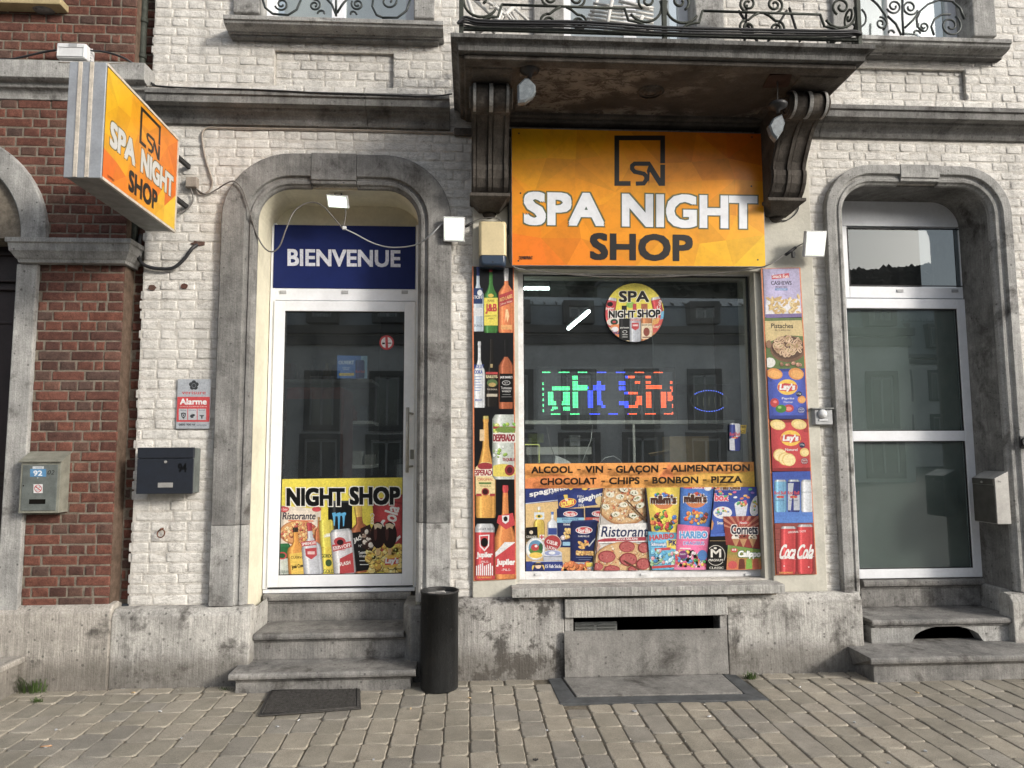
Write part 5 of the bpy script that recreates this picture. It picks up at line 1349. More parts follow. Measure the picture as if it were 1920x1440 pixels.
for (px, py) in ((344, 313), (340, 388)):
    g = MB(); c = W3(px, py, -.0); g.hull([(XF-.03, y1_, c.z+.012), (XF-.03, y1_, c.z-.012), (XF-.0, y1_, c.z-.012), (XF-.0, y1_, c.z+.012)], [(c.x+.03, .0, c.z+.016), (c.x+.03, .0, c.z-.016), (c.x+.05, .0, c.z-.016), (c.x+.05, .0, c.z+.016)]); g.build('bracket', M['dark'], t)
# ------------------------------------------------------------------ name panel over the door
t = thing('name_panel', 'dark blue panel reading BIENVENUE above the glazed shop door', 'sign')
YP_ = YD-.004
a = R(513, 423, 778.5, 541, YP_); g = MB(); g.box(a[0], a[1], YP_, YP_+.03, a[2], a[3]); g.build('panel', M['blue_panel'], t)
A = Art(planeY(YP_-.001)); A.sl = .012; A.xr = 645; A.text('BIENVENUE', 539, 468, 751, 500, (225, 228, 240), bold=.035); A.build('lettering', t)

# ------------------------------------------------------------------ alarm plate
t = thing('alarm_sign', 'grey and red alarm warning plate on the white bricks above the navy letterbox', 'sign')
a = R(331.5, 711, 394.5, 804, -.014); g = MB(); g.box(a[0], a[1], -.014, -.009, a[2], a[3]); g.build('plate', M['plastic_grey'], t, bev=.001)
A = Art(planeY(-.0146), 0, 440, 3.131); K = (60, 62, 66)
A.poly([(1045, 848), (1237, 848), (1229, 1138), (1034, 1138)], (176, 182, 190)); A.poly([(1041, 952), (1232, 952), (1229, 1099), (1036, 1099)], (206, 28, 36))
for k in range(5): A.ell(1138+17*math.sin(k*1.257), 884-17*math.cos(k*1.257), 13, 13, K, 10)
A.ell(1138, 884, 17, 17, K); A.ell(1138, 886, 13, 13, (150, 154, 160)); A.ell(1138, 886, 11, 11, K)
A.text('verisure', 1068, 916, 1208, 938, (200, 30, 40), .03); A.text('Alarme', 1056, 962, 1214, 998, (240, 240, 240), .045)
A.text('connectée à la centrale d’alarme', 1055, 1003, 1215, 1012, (240, 220, 220))
for i in range(3):
    x = 1050+i*55; A.rect(x, 1022, x+50, 1088, (190, 194, 200)); A.text(('Détection', 'Caméra', 'Sirène')[i], x+6, 1026, x+44, 1034, K)
A.poly([(1062, 1048), (1077, 1044), (1092, 1048), (1090, 1066), (1077, 1082), (1064, 1066)], K); A.ell(1077, 1060, 9, 9, (190, 194, 200)); A.ell(1077, 1060, 5, 5, K)
A.ell(1130, 1062, 16, 8, K, 14, -.3); A.rect(1120, 1070, 1136, 1076, K); A.ell(1185, 1060, 14, 8, K, 12, 0, 0, 180); A.rect(1181, 1060, 1189, 1080, K)
A.text('0800 900 44', 1050, 1108, 1146, 1122, K, .03); A.text('verisure.be', 1154, 1112, 1212, 1122, K); A.build('print', t)

# ------------------------------------------------------------------ letterboxes
t = thing('letterbox', 'old grey letterbox with blue 92 plate fixed to the red brick pier', 'letterbox')
yf = -.17; a = R(37, 868, 112, 962, yf); zt_ = a[3]; zk = W(80, 848, -.065)[1]
g = MB(); X0, X1, Z0 = a[0], a[1], a[2]; g.loft([[(X0, -.062, Z0), (X0, yf, Z0), (X0, yf, zt_), (X0, -.062, zk-.01)], [(X1, -.062, Z0), (X1, yf, Z0), (X1, yf, zt_), (X1, -.062, zk-.01)]], sm=False); g.build('body', M['mail_grey_lt'], t, bev=.002)
g = MB(); g.hull([(X0-.01, -.06, zk), (X0-.01, yf-.012, zt_+.004), (X1+.01, yf-.012, zt_+.004), (X1+.01, -.06, zk)], [(X0-.01, -.06, zk+.006), (X0-.01, yf-.014, zt_+.011), (X1+.01, yf-.014, zt_+.011), (X1+.01, -.06, zk+.006)]); g.build('lid', M['mail_grey_lt'], t)
g = MB(); g.box(X0+.016, X1-.016, yf-.005, yf, Z0+.016, zt_-.012); g.build('door', M['mail_grey'], t, bev=.002)
b = R(54.5, 936, 85, 945, yf-.006); g = MB(); g.box(b[0], b[1], yf-.0065, yf-.005, b[2], b[3]); g.build('peep_slot', M['black'], t)
A = Art(planeY(yf-.0062), 0, 860, 2.4833); A.rect(140, 48, 215, 84, (72, 140, 190)); A.text('92', 155, 55, 197, 80, (235, 240, 245), .03); A.rect(152, 36, 204, 47, (215, 220, 225)); A.text('1. MÉNAGE', 158, 38, 196, 45, K)
A.text('02', 222, 54, 254, 74, (25, 25, 30), 0, shear=.3); A.rect(156, 119, 199, 160, (230, 230, 230)); A.ell(177, 139, 18, 18, (190, 50, 60)); A.ell(177, 139, 14.5, 14.5, (235, 235, 235)); A.text('PUB', 166, 128, 190, 138, K); A.text('NON', 166, 142, 188, 150, K)
A.poly([(163, 131), (166, 127), (192, 147), (189, 151)], (190, 50, 60)); A.text('+', 172, 86, 180, 93, (230, 230, 230)); A.ell(109, 126, 4, 4, (40, 40, 40), 8); A.build('stickers', t)
t = thing('letterbox', 'navy blue letterbox numbered 94 on the white bricks beside the shop door', 'letterbox')
yf = -.125; a = R(257, 839, 362, 926, yf); X0, X1, Z0, Z1 = a
g = MB(); g.box(X0+.004, X1+.0, yf+.008, -.002, Z0+.004, Z1-.006); g.build('body', M['mail_grey'], t, bev=.003)
zf = W(310, 859, yf)[1]
g = MB(); g.box(X0, X1+.002, yf-.004, yf+.008, Z0, zf-.003); g.build('door', M['mail_navy'], t, bev=.003)
g = MB(); g.box(X0, X1+.002, yf-.008, yf+.02, zf, Z1); g.build('flap', M['mail_navy'], t, bev=.004)
g = MB(); c = W3(311, 866, yf-.004); g.tube([c, c+Vector((0, -.008, 0))], .009, 12); g.build('lock', M['steel'], t)
b = R(296, 905, 324, 914, yf-.005); g = MB(); g.box(b[0], b[1], yf-.0065, yf-.0042, b[2], b[3]); g.build('name_plate', M['steel'], t)
A = Art(planeY(yf-.0045), 0, 440, 3.131); A.text('94', 1044, 1342, 1096, 1396, (9, 10, 12), .045); A.build('number', t)
t = thing('letterbox', 'steel letterbox marked 96 with a front darkened for shade, fixed inside the right door recess', 'letterbox')
xb = W(1893, 930, -.05)[0]; xa = W(1867, 930, -.05)[0]; ya, yb = -.05, .18; Z0 = W(1880, 983, ya)[1]; Z1 = W(1885, 884, ya)[1]; Zf = W(1868, 897, ya)[1]
g = MB(); g.loft([[(xa, y, Z0), (xb, y, Z0), (xb, y, Z1), (xa, y, Zf)] for y in (ya, yb)], sm=False); g.build('body', M['steel'], t, bev=.003)
g = MB(); g.box(xa-.006, xa-.001, ya+.006, yb-.006, Z0+.006, Zf-.05); g.build('door', M['steel_dark'], t, bev=.001)
g = MB(); g.box(xa-.008, xa-.001, ya+.006, yb-.006, Zf-.047, Zf-.004); g.build('flap', M['steel_dark'], t, bev=.001)
g = MB(); g.tube([(xa-.006, ya+.12, Zf-.03), (xa-.014, ya+.12, Zf-.03)], .008, 10); g.build('lock', M['steel'], t)
A = Art(planeY(ya-.003), 1500, 860, 2.4833); A.text('96', 920, 102, 935, 111, K, .02); A.build('number', t)
# ------------------------------------------------------------------ doorbell, socket, ring
t = thing('door_buzzer', 'grey door buzzer with round dome on the bricks left of the side door', 'buzzer')
a = R(1523, 764, 1561, 797, -.05); g = MB(); g.hull([(a[0], .0, a[2]), (a[1], .0, a[2]), (a[1], .0, a[3]), (a[0], .0, a[3])], [(a[0]+.02, -.055, a[2]+.004), (a[1], -.05, a[2]+.004), (a[1], -.05, a[3]-.012), (a[0]+.02, -.05, a[3]-.012)]); g.build('case', M['plastic_grey'], t, bev=.003)
g = MB(); g.box(a[0]-.004, a[1]+.006, -.065, .0, a[3]-.01, a[3]-.003); g.build('rain_hood', M['steel_dull'], t)
c = W3(1542, 776, -.056); g = MB(); g.loft([[(c.x+r*math.cos(k), c.y-d, c.z+r*math.sin(k)) for k in [2*math.pi*i/16 for i in range(16)]] for r, d in ((.034, 0), (.032, .008), (.022, .018), (.006, .023))]); g.build('dome', M['plastic_white'], t)
b = R(1536, 786, 1552, 789, -.057); g = MB(); g.box(b[0], b[1], -.06, -.053, b[2], b[3]); g.build('name_strip', M['plastic_white'], t)
t = thing('wall_socket', 'round black socket on the stone surround at the right edge', 'socket')
c = W3(1916, 829, -.05); g = MB(); g.box(c.x-.03, c.x+.05, -.07, -.055, c.z-.045, c.z+.045); g.build('cover', M['cable'], t, bev=.01)
g = MB(); g.tube([(c.x+.012, -.085, c.z), (c.x+.012, -.068, c.z)], .034, 16); g.build('ring', M['dark'], t)
g = MB(); c = W3(303, 1000, -.02); g.tube([c+Vector((.024*math.sin(k), -.008*math.cos(k)-.01, -.026*math.cos(k))) for k in [2*math.pi*i/18 for i in range(19)]], .0042, 6); g.tube([c+Vector((0, .02, .03)), c+Vector((0, -.02, .03)), c+Vector((0, -.02, .02))], .006, 6)
tag(g.build('wall_ring', M['rust']), 'rusty iron ring on the white bricks below the navy letterbox', 'ring')
# ------------------------------------------------------------------ litter bin
bx, by, br = W(824, 1200, -.24)[0], -.235, .122
bz = W(824, 1106, by)[1]
t = thing('litter_bin', 'tall black cylindrical litter bin standing between door steps and plinth', 'bin', (bx, by, 0))
g = MB(); g.lathe(bx, by, [(br-.004, .001), (br, .008), (br, bz-.012), (br+.004, bz-.012), (br+.004, bz), (br-.004, bz), (br-.006, bz-.012), (br-.006, bz-.3), (.0, bz-.3)], 40, caps=False); g.build('drum', M['bin'], t)
g = MB(); g.lathe(bx, by, [(br-.010, bz-.2), (br-.010, bz-.03), (br-.014, bz-.03), (br-.014, bz-.2)], 40, caps=False); g.build('inner_liner', M['bin_in'], t)
g = MB(); g.tube([(bx-.035, by-.02, bz-.03), (bx-.02, by-.03, bz-.004), (bx+.03, by-.03, bz-.004), (bx+.045, by-.02, bz-.03)], .004, 6); g.build('liner_handle', M['steel'], t); under(t)
# ------------------------------------------------------------------ door mat
mq = [Vector((*G(*p), 0)) for p in ((483, 1345), (505, 1297), (675, 1292), (677, 1331))]
t = thing('door_mat', 'worn black rubber mat lying askew on the pavers before the door steps', 'mat')
cm = sum(mq, Vector())/4
def inset(q, k): return [cm+(p-cm)*k for p in q]
g = MB(); g.hull([p+Vector((0, 0, .003)) for p in mq], [p+Vector((0, 0, .010)) for p in mq]); g.build('base', M['mat'], t, bev=.002)
g = MB()
iq = [cm+(p-cm)*.9 for p in mq]; nx_, ny_ = 46, 14
for i in range(nx_):
    for j in range(ny_):
        u, v = (i+.5)/nx_, (j+.5)/ny_; a = iq[1].lerp(iq[2], u); b = iq[0].lerp(iq[3], u); c = a.lerp(b, v)
        if (i*7+j*3) % 11 == 0: continue
        s_ = .0042; g.box(c.x-s_, c.x+s_, c.y-s_, c.y+s_, .0102, .0145)
tag(g.build('rubber_studs', M['mat'], t), kind='stuff')
g = MB()
for k in range(4):
    a, b = inset(mq, .93)[k], inset(mq, .93)[(k+1) % 4]; g.tube([a+Vector((0, 0, .012)), b+Vector((0, 0, .012))], .004, 5)
g.build('raised_border', M['mat'], t)
# ------------------------------------------------------------------ cellar hatch: slab in a slate frame, and the plate leaning over the opening
t = thing('cellar_hatch', 'grey cement slab in a slate frame set in the pavement below the window', 'hatch')
g = MB(); o = [(.515, -.115), (.535, -.590), (1.815, -.605), (1.79, -.125)]; i_ = [(.60, -.12), (.64, -.50), (1.70, -.515), (1.70, -.12)]
for k in range(3):
    a, b, c, d = o[k], o[k+1], i_[k+1], i_[k]
    g.hull([(*a, -.02), (*b, -.02), (*c, -.02), (*d, -.02)], [(*a, .004), (*b, .004), (*c, .009), (*d, .009)])
g.build('slate_frame', M['slate'], t, bev=.003)
g = MB(); ii = [(.612, -.118), (.65, -.492), (1.69, -.506), (1.69, -.118)]; g.hull([(*p, -.02) for p in ii], [(*p, .014) for p in ii]); g.build('slab', M['slab'], t, bev=.004)
a = R(1058, 1181, 1364, 1270, -.125)
g = MB(); g.hull([(a[0], -.145, .016), (a[1], -.145, .016), (a[1], -.133, .016), (a[0], -.133, .016)], [(a[0], -.128, a[3]), (a[1], -.128, a[3]), (a[1], -.116, a[3]), (a[0], -.116, a[3])])
tag(g.build('cover_plate', M['slab'], bev=.002), 'grey cement board leaning upright over the cellar opening', 'board')
t = thing('vent_panel', 'dark metal vent panel with louvre slots inside the cellar opening', 'vent')
a = R(1078, 1166, 1157, 1182, .03); g = MB(); g.box(a[0], a[1], .03, .04, a[2]-.12, a[3]); g.build('panel', M['steel_dull'], t)
for (p, q_) in ((1080, 1114), (1120, 1154)):
    for k in range(4):
        xa_, xb_ = W(p, 1170, .03)[0], W(q_, 1170, .03)[0]; z = a[3]-.022-k*.02; g = MB(); g.hull([(xa_, .03, z), (xb_, .03, z), (xb_, .03, z-.014), (xa_, .03, z-.014)], [(xa_+.004, .018, z-.001), (xb_-.004, .018, z-.001), (xb_-.004, .024, z-.003), (xa_+.004, .024, z-.003)]); g.build('louvre', M['steel_dull'], t)
# ------------------------------------------------------------------ floodlights
def flood(label, q, Y, wall_pt, depth=.035):
    t = thing('floodlight', label, 'floodlight', group='white LED floodlights round the shop front')
    P = [Vector(W3(px, py, Y+dy)) for (px, py), dy in q]; n = (P[1]-P[0]).cross(P[3]-P[0]).normalized()
    if n.y > 0: n = -n
    back = [p-n*depth for p in P]; c = sum(P, Vector())/4; ci = [c+(p-c)*.86 for p in P]
    g = MB(); g.hull(P, back); g.build('housing', M['plastic_white'], t, bev=.004)
    g = MB(); g.hull([p+n*.002 for p in ci], [p+n*.0005 for p in ci]); g.build('lit_glass', M['flood'], t)
    w = Vector(wall_pt); cb = sum(back, Vector())/4; u = (P[1]-P[0]).normalized()*.03
    g = MB(); g.tube([cb-u, w-u*.6], .006, 6); g.tube([cb+u, w+u*.6], .006, 6); g.box(w.x-.035, w.x+.035, w.y-.012, w.y, w.z-.012, w.z+.012); g.build('bracket', M['dark'], t)
flood('lit floodlight tilted down from the arch above the shop door', [((610.5, 365), 0), ((651, 368), 0), ((654, 391.5), .045), ((614.5, 389), .045)], .02, W3(634, 352, .1))
flood('lit floodlight on the white bricks between door arch and balcony bracket', [((831, 405.5), -.0), ((871.5, 406.5), .0), ((870.5, 453.5), .03), ((831.5, 452), .03)], -.12, W3(851, 430, 0.01))
flood('lit floodlight left of the side door, right of the orange sign', [((1512, 432.5), -.02), ((1551, 433), .0), ((1546, 481.5), .04), ((1508.5, 481), .02)], -.16, W3(1516, 458, .0))
# ------------------------------------------------------------------ bulkhead lamp, cream over navy
t = thing('wall_lamp', 'cream and navy plastic wall box above the left product strip', 'wall lamp')
def rbox(x0, y0, x1, y1, Y0, Y1, r, name, mat, tops=(1, 1)):
    a = R(x0, y0, x1, y1, Y0); g = MB(); rings = []
    for Y, ins in ((Y1, .0), (Y0+.03, .0), (Y0+.01, .006), (Y0, .02)):
        pts = []
        for cx, cz, s0, use in ((a[1], a[3], 0, tops[0]), (a[0], a[3], 90, tops[0]), (a[0], a[2], 180, tops[1]), (a[1], a[2], 270, tops[1])):
            rr = r if use else .004; sx_ = -1 if s0 in (0, 270) else 1; sz_ = -1 if s0 in (0, 90) else 1
            iz = ins if use else 0
            ox, oz = cx+sx_*(rr+ins), cz+sz_*(rr+iz)
            for k in range(5):
                an = math.radians(s0+90*k/4); pts.append((ox+rr*math.cos(an), Y, oz+rr*math.sin(an)))
        rings.append(pts)
    g.loft(rings, caps=True); return g.build(name, mat, t)
rbox(898, 413, 950, 478, -.13, -.02, .02, 'cover', M['cream_plastic'], (1, 0)); rbox(899, 478.5, 949, 499, -.128, -.02, .025, 'lower_cover', M['navy_plastic'], (0, 1))
g = MB(); c = W3(924, 491, -.13); g.tube([c, c+Vector((0, .004, 0))], .005, 8); g.build('screw', M['dark'], t)
# ------------------------------------------------------------------ broken glass pendants under the balcony
def pendant(label, cx, cy, top, Y, shade, sx=1):
    t = thing('pendant_lamp', label, 'lamp', group='glass lamps under the balcony')
    g = MB(); c = W3(cx, cy, Y); zt_ = ZS
    g.lathe(c.x, c.y, [(.055, c.z+.02), (.062, c.z+.01), (.06, c.z-.004), (.035, c.z-.018), (.014, c.z-.03), (.014, c.z-.05)], 20); g.build('canopy', M['cable'], t)
    g = MB(); g.tube([(c.x, c.y, c.z+.02), (c.x+.006, c.y, zt_)], .004 if top else .03, 6); g.build('cord', M['cable_grey'] if top else M['dark'], t)
    g = MB(); q = [W3(px, py, Y-.01) for px, py in shade]; cc = sum(q, Vector())/len(q)
    rings = []
    for d, k in ((0, .82), (.012, 1.0), (.05, 1.0), (.062, .8)): rings.append([Vector((cc.x+(p.x-cc.x)*k, Y-.02+d, cc.z+(p.z-cc.z)*k)) for p in q])
    g.loft(rings, sm=False); g.build('glass_shade', M['lampglass'], t)
pendant('cloudy glass lamp on a black mount under the balcony, by the left bracket', 993, 133, 0, G(993, 127, ZS)[1], [(984, 146), (992, 147), (1004, 160), (1005, 172), (997, 183), (985, 191), (971, 193), (970, 160)])
pendant('clear faceted glass lamp hanging on a thin wire by the right bracket', 1458, 199, 1, G(1460, 150, ZS)[1], [(1466, 214), (1472, 230), (1468, 245), (1456, 263), (1447, 252), (1442, 236), (1450, 222)])
g = MB(); q = [G(*p, ZS) for p in ((1430, 162), (1443, 138), (1485, 136), (1478, 160))]; g.hull([(*p, ZS-.012) for p in q], [(*p, ZS-.001) for p in q]); tag(g.build('mounting_board', M['red_board']), 'red brown wooden mounting board under the balcony by the right bracket', 'board')
# ------------------------------------------------------------------ boxes and cables
t = thing('cable_box', 'white plastic telecom box standing on the stone ledge at upper left', 'cable box')
a = R(105, 80, 161, 109, -.17); g = MB(); g.box(a[0], a[1], -.17, -.05, a[2], a[3]); g.build('case', M['plastic_white'], t, bev=.012)
g = MB(); frame_rect(g, a[0]+.01, a[1]-.012, a[2]+.012, a[3]-.03, -.1745, -.1705, .004); g.build('door_rim', M['plastic_white'], t)
g = MB(); g.box(a[0]+.085, a[0]+.14, -.1755, -.171, a[3]-.032, a[3]-.008); g.build('latch', M['plastic_grey'], t)
for k in range(5): g = MB(); g.tube([(a[1], -.11, a[2]+.02+k*.02), (a[1]+.012, -.11, a[2]+.02+k*.02)], .006, 6); g.build('gland', M['plastic_white'], t)
t = thing('junction_box', 'small beige junction box on white bricks beside the projecting sign', 'junction box')
a = R(347.5, 331, 369, 351, -.045); g = MB(); g.box(a[0], a[1], -.045, -.0, a[2], a[3]); g.build('case', M['conduit'], t, bev=.005)
g = MB(); g.box(a[0]+.004, a[1]-.004, -.049, -.0455, a[2]+.004, a[3]-.004); g.build('lid', M['conduit'], t, bev=.002)
def cable(name, label, pts, r=.005, mat='cable', cat='cable', n=6, seg=6):
    """pts (px, py, depth) smoothed through a Catmull-Rom curve"""
    P = [W3(a, b, c) for a, b, c in pts]; out = []
    for i in range(len(P)-1):
        p0, p1, p2, p3 = P[max(i-1, 0)], P[i], P[i+1], P[min(i+2, len(P)-1)]
        for k in range(n):
            t = k/n; out.append(.5*((2*p1)+(-p0+p2)*t+(2*p0-5*p1+4*p2-p3)*t*t+(-p0+3*p1-3*p2+p3)*t**3))
    out.append(P[-1]); g = MB(); g.tube(out, r, seg); return tag(g.build(name, M[mat]), label, cat)
cable('cable', 'black cable sagging from the telecom box to the left along the ledge', [(-10, 111, -.1), (20, 111, -.1), (50, 105, -.1), (85, 97, -.1), (106, 94, -.11)], .008)
cable('cable', 'black cable arching from the telecom box to the white wall corner', [(170, 95, -.11), (200, 98, -.1), (235, 110, -.09), (262, 130, -.03), (275, 148, .0), (290, 160, -.12)], .0075)
cable('cable', 'pale thin cable hanging in a loop at the corner of the two houses', [(110, 117, -.17), (190, 119, -.17), (245, 121, -.16), (265, 133, -.1), (280, 144, -.05), (268, 146, -.05), (263, 155, -.06), (275, 161, -.12), (330, 165, -.17)], .004, 'conduit')
cable('cable', 'long black cable lying along the top of the stone string course', [(285, 160, -.15), (340, 164, -.174), (480, 168, -.176), (600, 174, -.176), (700, 177, -.176), (800, 181, -.176), (848, 176, -.2)], .0055)
cable('conduit', 'beige pipe under the string course bending down to the junction box', [(868, 247, -.012), (840, 249, -.012), (700, 245, -.012), (560, 242, -.012), (420, 240, -.012), (392, 239, -.012), (381, 246, -.012), (379, 262, -.012), (386, 300, -.012), (398, 340, -.012), (392, 358, -.012), (378, 363, -.014), (368, 352, -.02)], .007, 'conduit', 'pipe')
cable('cable', 'grey cable looping from the junction box round the door arch to the floodlights', [(366, 352, -.03), (385, 364, -.02), (405, 356, -.02), (424, 344, -.065), (440, 340, -.075), (455, 356, -.075), (466, 390, -.07), (478, 430, -.03), (492, 460, .0), (508, 472, .0), (524, 462, .0), (537, 428, .0), (552, 396, .03), (578, 380, .05), (602, 384, .05), (622, 404, .05), (641, 427, .05)], .005, 'cable_grey')
cable('cable', 'pale cable sagging across the blue panel from lamp joint to right floodlight', [(641, 427, .05), (665, 438, .1), (700, 456, .15), (735, 464, .1), (780, 459, -.0), (808, 440, -.08), (828, 420, -.08), (836, 418, -.06)], .005, 'plastic_grey')
cable('cable', 'short grey cable hanging below the floodlight of the door arch', [(648, 390, .06), (648, 405, .06), (644, 426, .055)], .004, 'cable_grey')
cable('cable', 'grey cable curling under the projecting sign from its junction box', [(357, 352, -.03), (362, 372, -.02), (355, 388, -.02), (338, 398, -.05), (328, 396, -.2)], .005, 'cable_grey')
cable('conduit', 'thick black conduit curving from the drainpipe up to a hole in the white bricks', [(264, 440, .02), (259, 472, .0), (262, 488, -.02), (275, 499, -.03), (300, 504, -.03), (325, 502, -.03), (345, 486, -.03), (360, 466, -.03), (370, 459, .0)], .0125, 'cable', 'pipe', 6, 10)
cable('cable', 'grey cable running over the cream wall box and down beside the orange sign', [(872, 425, -.05), (890, 414, -.05), (908, 409, -.05), (930, 409, -.06), (944, 418, -.06), (951, 432, -.05), (953, 460, -.05), (954, 485, -.05), (962, 500, -.12), (985, 506, -.08)], .0045, 'cable_grey')
cable('cable', 'thin grey cable sagging under the orange sign across the window top', [(985, 505, -.08), (1060, 514, -.06), (1140, 519, -.05), (1240, 519, -.05), (1330, 514, -.06), (1400, 506, -.08), (1440, 497, -.12), (1465, 482, -.1), (1482, 470, -.1), (1508, 455, -.1)], .0042, 'cable_grey')
g = MB(); c = W3(1482, 470, -.1); g.tube([W3(1473, 478, -.1), W3(1492, 464, -.1)], .011, 8); g.box(c.x+.01, c.x+.03, -.11, -.09, c.z-.05, c.z-.01); tag(g.build('cable_connector', M['dark']), 'black cable connector hanging beside the floodlight right of the sign', 'connector')
g = MB(); g.tube([W3(873, 425, -.06), W3(886, 417, -.05)], .009, 8); tag(g.build('cable_connector', M['dark']), 'black cable connector between the floodlight and the cream wall box', 'connector')
g = MB(); c = W3(646, 428, .045); g.box(c.x-.014, c.x+.014, .03, .05, c.z-.012, c.z+.012); tag(g.build('cable_connector', M['plastic_white'], bev=.003), 'small white cable joint hanging before the blue panel', 'connector')
cable('cable', 'dark cable along the left edge of the orange sign up to the balcony', [(953, 440, -.04), (953, 400, -.04), (951, 330, -.06), (948, 270, -.06), (957, 245, -.1)], .0055)
cable('cable', 'dark cable down the right edge of the orange sign', [(1432, 252, -.1), (1434, 300, -.08), (1436, 360, -.06), (1440, 400, -.04), (1470, 414, -.03), (1494, 398, -.03), (1498, 376, -.03)], .0045)
for k, (dy, dz, r) in enumerate(((0, 0, .009), (-.02, -.012, .007), (-.01, -.03, .008), (.015, -.045, .005))):
    yy = YRL-.02+dy
    cable('cable', ['thickest black cable tied along the balcony rail', 'black cable strapped just below the thickest one on the balcony rail', 'lower black cable strung along the balcony rail', 'thin lowest cable on the balcony rail'][k], [(858, 44+0*k, yy), (872, 32+5*k, yy), (900, 38+4*k, yy), (980, 40+4*k, yy), (1100, 41+5*k, yy), (1245, 51+5*k, yy), (1400, 55+5*k, yy), (1560, 58+4*k, yy), (1600, 58+3*k, yy), (1616, 64, yy)], r)
cable('cable', 'conduit crossing the balcony underside from bracket to bracket', [(868, 80+25, -.8), (900, 118, -.7), (950, 131, -.62), (978, 126, -.6), (1020, 118, -.74), (1064, 105, -.8), (1200, 110, -.8), (1330, 117, -.8), (1425, 120, -.8), (1442, 136, -.7)], .008, 'conduit', 'pipe')
# chipped brickwork spots where paint is lost
for (a, b, c_, d, lab) in ((278, 533, 292, 545, 'small patch of bare red brick left of a matching one under the hose'), (338, 532, 353, 542, 'small patch of bare red brick right of a matching one under the hose'), (359, 452, 385, 461, 'broken hole of bare brick where the thick conduit enters the wall')):
    rg = random.Random(a); X = R(a, b, c_, d, -.004); g = MB(); cx, cz = (X[0]+X[1])/2, (X[2]+X[3])/2
    pts = [(cx+(X[1]-X[0])/2*math.cos(k)*rg.uniform(.8, 1.2), cz+(X[3]-X[2])/2*math.sin(k)*rg.uniform(.7, 1.2)) for k in [2*math.pi*i/12 for i in range(12)]]
    g.hull([(x, .02, z) for x, z in pts], [(x, -.007-rg.uniform(0, .002), z) for x, z in pts], 0, (.2, .2, .2)); o = g.build('bare_patch', M['rbrick'], wh, bev=0)
# ------------------------------------------------------------------ weeds
def tuft(name, label, cx, cy, n, r, h, seed):
    rg = random.Random(seed); g = MB()
    for _ in range(n):
        a = rg.uniform(0, 6.28); d = rg.uniform(0, r); x, y = cx+d*math.cos(a), cy+d*.6*math.sin(a); l_ = h*rg.uniform(.4, 1); la = a+rg.uniform(-.5, .5); ln = rg.uniform(.2, 1)*l_
        w = .0022; t_ = Vector((math.cos(la), math.sin(la), 0)); s_ = Vector((-t_.y, t_.x, 0))*w; p0 = Vector((x, y, 0)); p1 = p0+t_*ln*.4+Vector((0, 0, l_*.65)); p2 = p0+t_*ln+Vector((0, 0, l_*rg.uniform(.5, 1)))
        n0 = g.add([p0-s_, p0+s_, p1+s_*.8, p1-s_*.8, p2]); g.face((n0, n0+1, n0+2, n0+3)); g.face((n0+3, n0+2, n0+4))
    return tag(g.build(name, M['grass'], recalc=False), label, 'weed', kind='thing')
x, y = G(62, 1295); tuft('weed', 'large green weed tuft growing at the foot of the left plinth', x, y, 260, .11, .13, 1)
x, y = G(70, 1316); tuft('weed', 'small flat weed in the paving joint before the large left tuft', x, y, 60, .035, .03, 2)
x, y = G(1408, 1272); tuft('weed', 'small yellowish weed beside the corner of the cellar hatch', x, y, 110, .05, .05, 3)
x, y = G(420, 1293); tuft('weed', 'tiny sprouts of weed left of the bottom door step', x, y, 30, .05, .02, 4)
x, y = G(1900, 1275); g = MB(); rg = random.Random(8)
for i, (a, b) in enumerate(((0, 0), (.03, .01), (-.02, .02))): pass
pr = G(1004, 1428); g = MB()
for i in range(9): a = i*.7; g.tube([(pr[0], pr[1], .004), (pr[0]+.014*math.cos(a), pr[1]+.012*math.sin(a), .012)], .0022, 5)
tag(g.build('dead_leaf', M['dark']), 'tiny shrivelled black leaf on the pavers at bottom centre', 'leaf')
rg = random.Random(31)
for i, (px, py, s_) in enumerate(((340, 1385, .006), (520, 1363, .008), (1025, 1370, .006), (1092, 1382, .006), (1190, 1334, .014), (105, 1369, .009), (86, 1401, .012), (1602, 1355, .008), (1666, 1431, .008), (1735, 1409, .010), (700, 1425, .006))):
    x, y = G(px, py); g = MB(); pts = [(x+s_*math.cos(k)*rg.uniform(.7, 1.3), y+s_*math.sin(k)*rg.uniform(.6, 1.)) for k in [6.28*j/9 for j in range(9)]]
    g.hull([(a, b, .0005) for a, b in pts], [(a, b, .006) for a, b in pts]); o = g.build('gum_spot', M['plastic_grey'], pav)
g = MB(); rg = random.Random(77)      # grit washed against the foot of the wall and into the joints
for _ in range(900):
    if rg.random() < .6: x, y = rg.uniform(-3.4, 3.2), -.1-abs(rg.gauss(0, .035))
    else:
        x = XL+.1405*round((rg.uniform(-3.4, 3.4)-XL)/.1405)+rg.gauss(0, .006); y = rg.uniform(-1.6, -.2)
    if HX0-.02 < x < HX1 and y > -.6: continue
    s_ = rg.uniform(.0012, .0042); c = rg.choice([(.5, .48, .44), (.2, .17, .13), (.35, .3, .22), (.08, .06, .05)])
    n0 = g.add([(x-s_, y-s_, .001), (x+s_, y-s_*.6, .001), (x+s_*.5, y+s_, .001), (x+rg.uniform(-1, 1)*s_*.4, y, .002+s_*1.2)])
    for f in ((0, 1, 3), (1, 2, 3), (2, 0, 3)): g.face(tuple(n0+i for i in f), 0, c)
tag(g.build('grit', M['print']), kind='stuff')
g = MB()                               # dry leaf scraps and cigarette ends
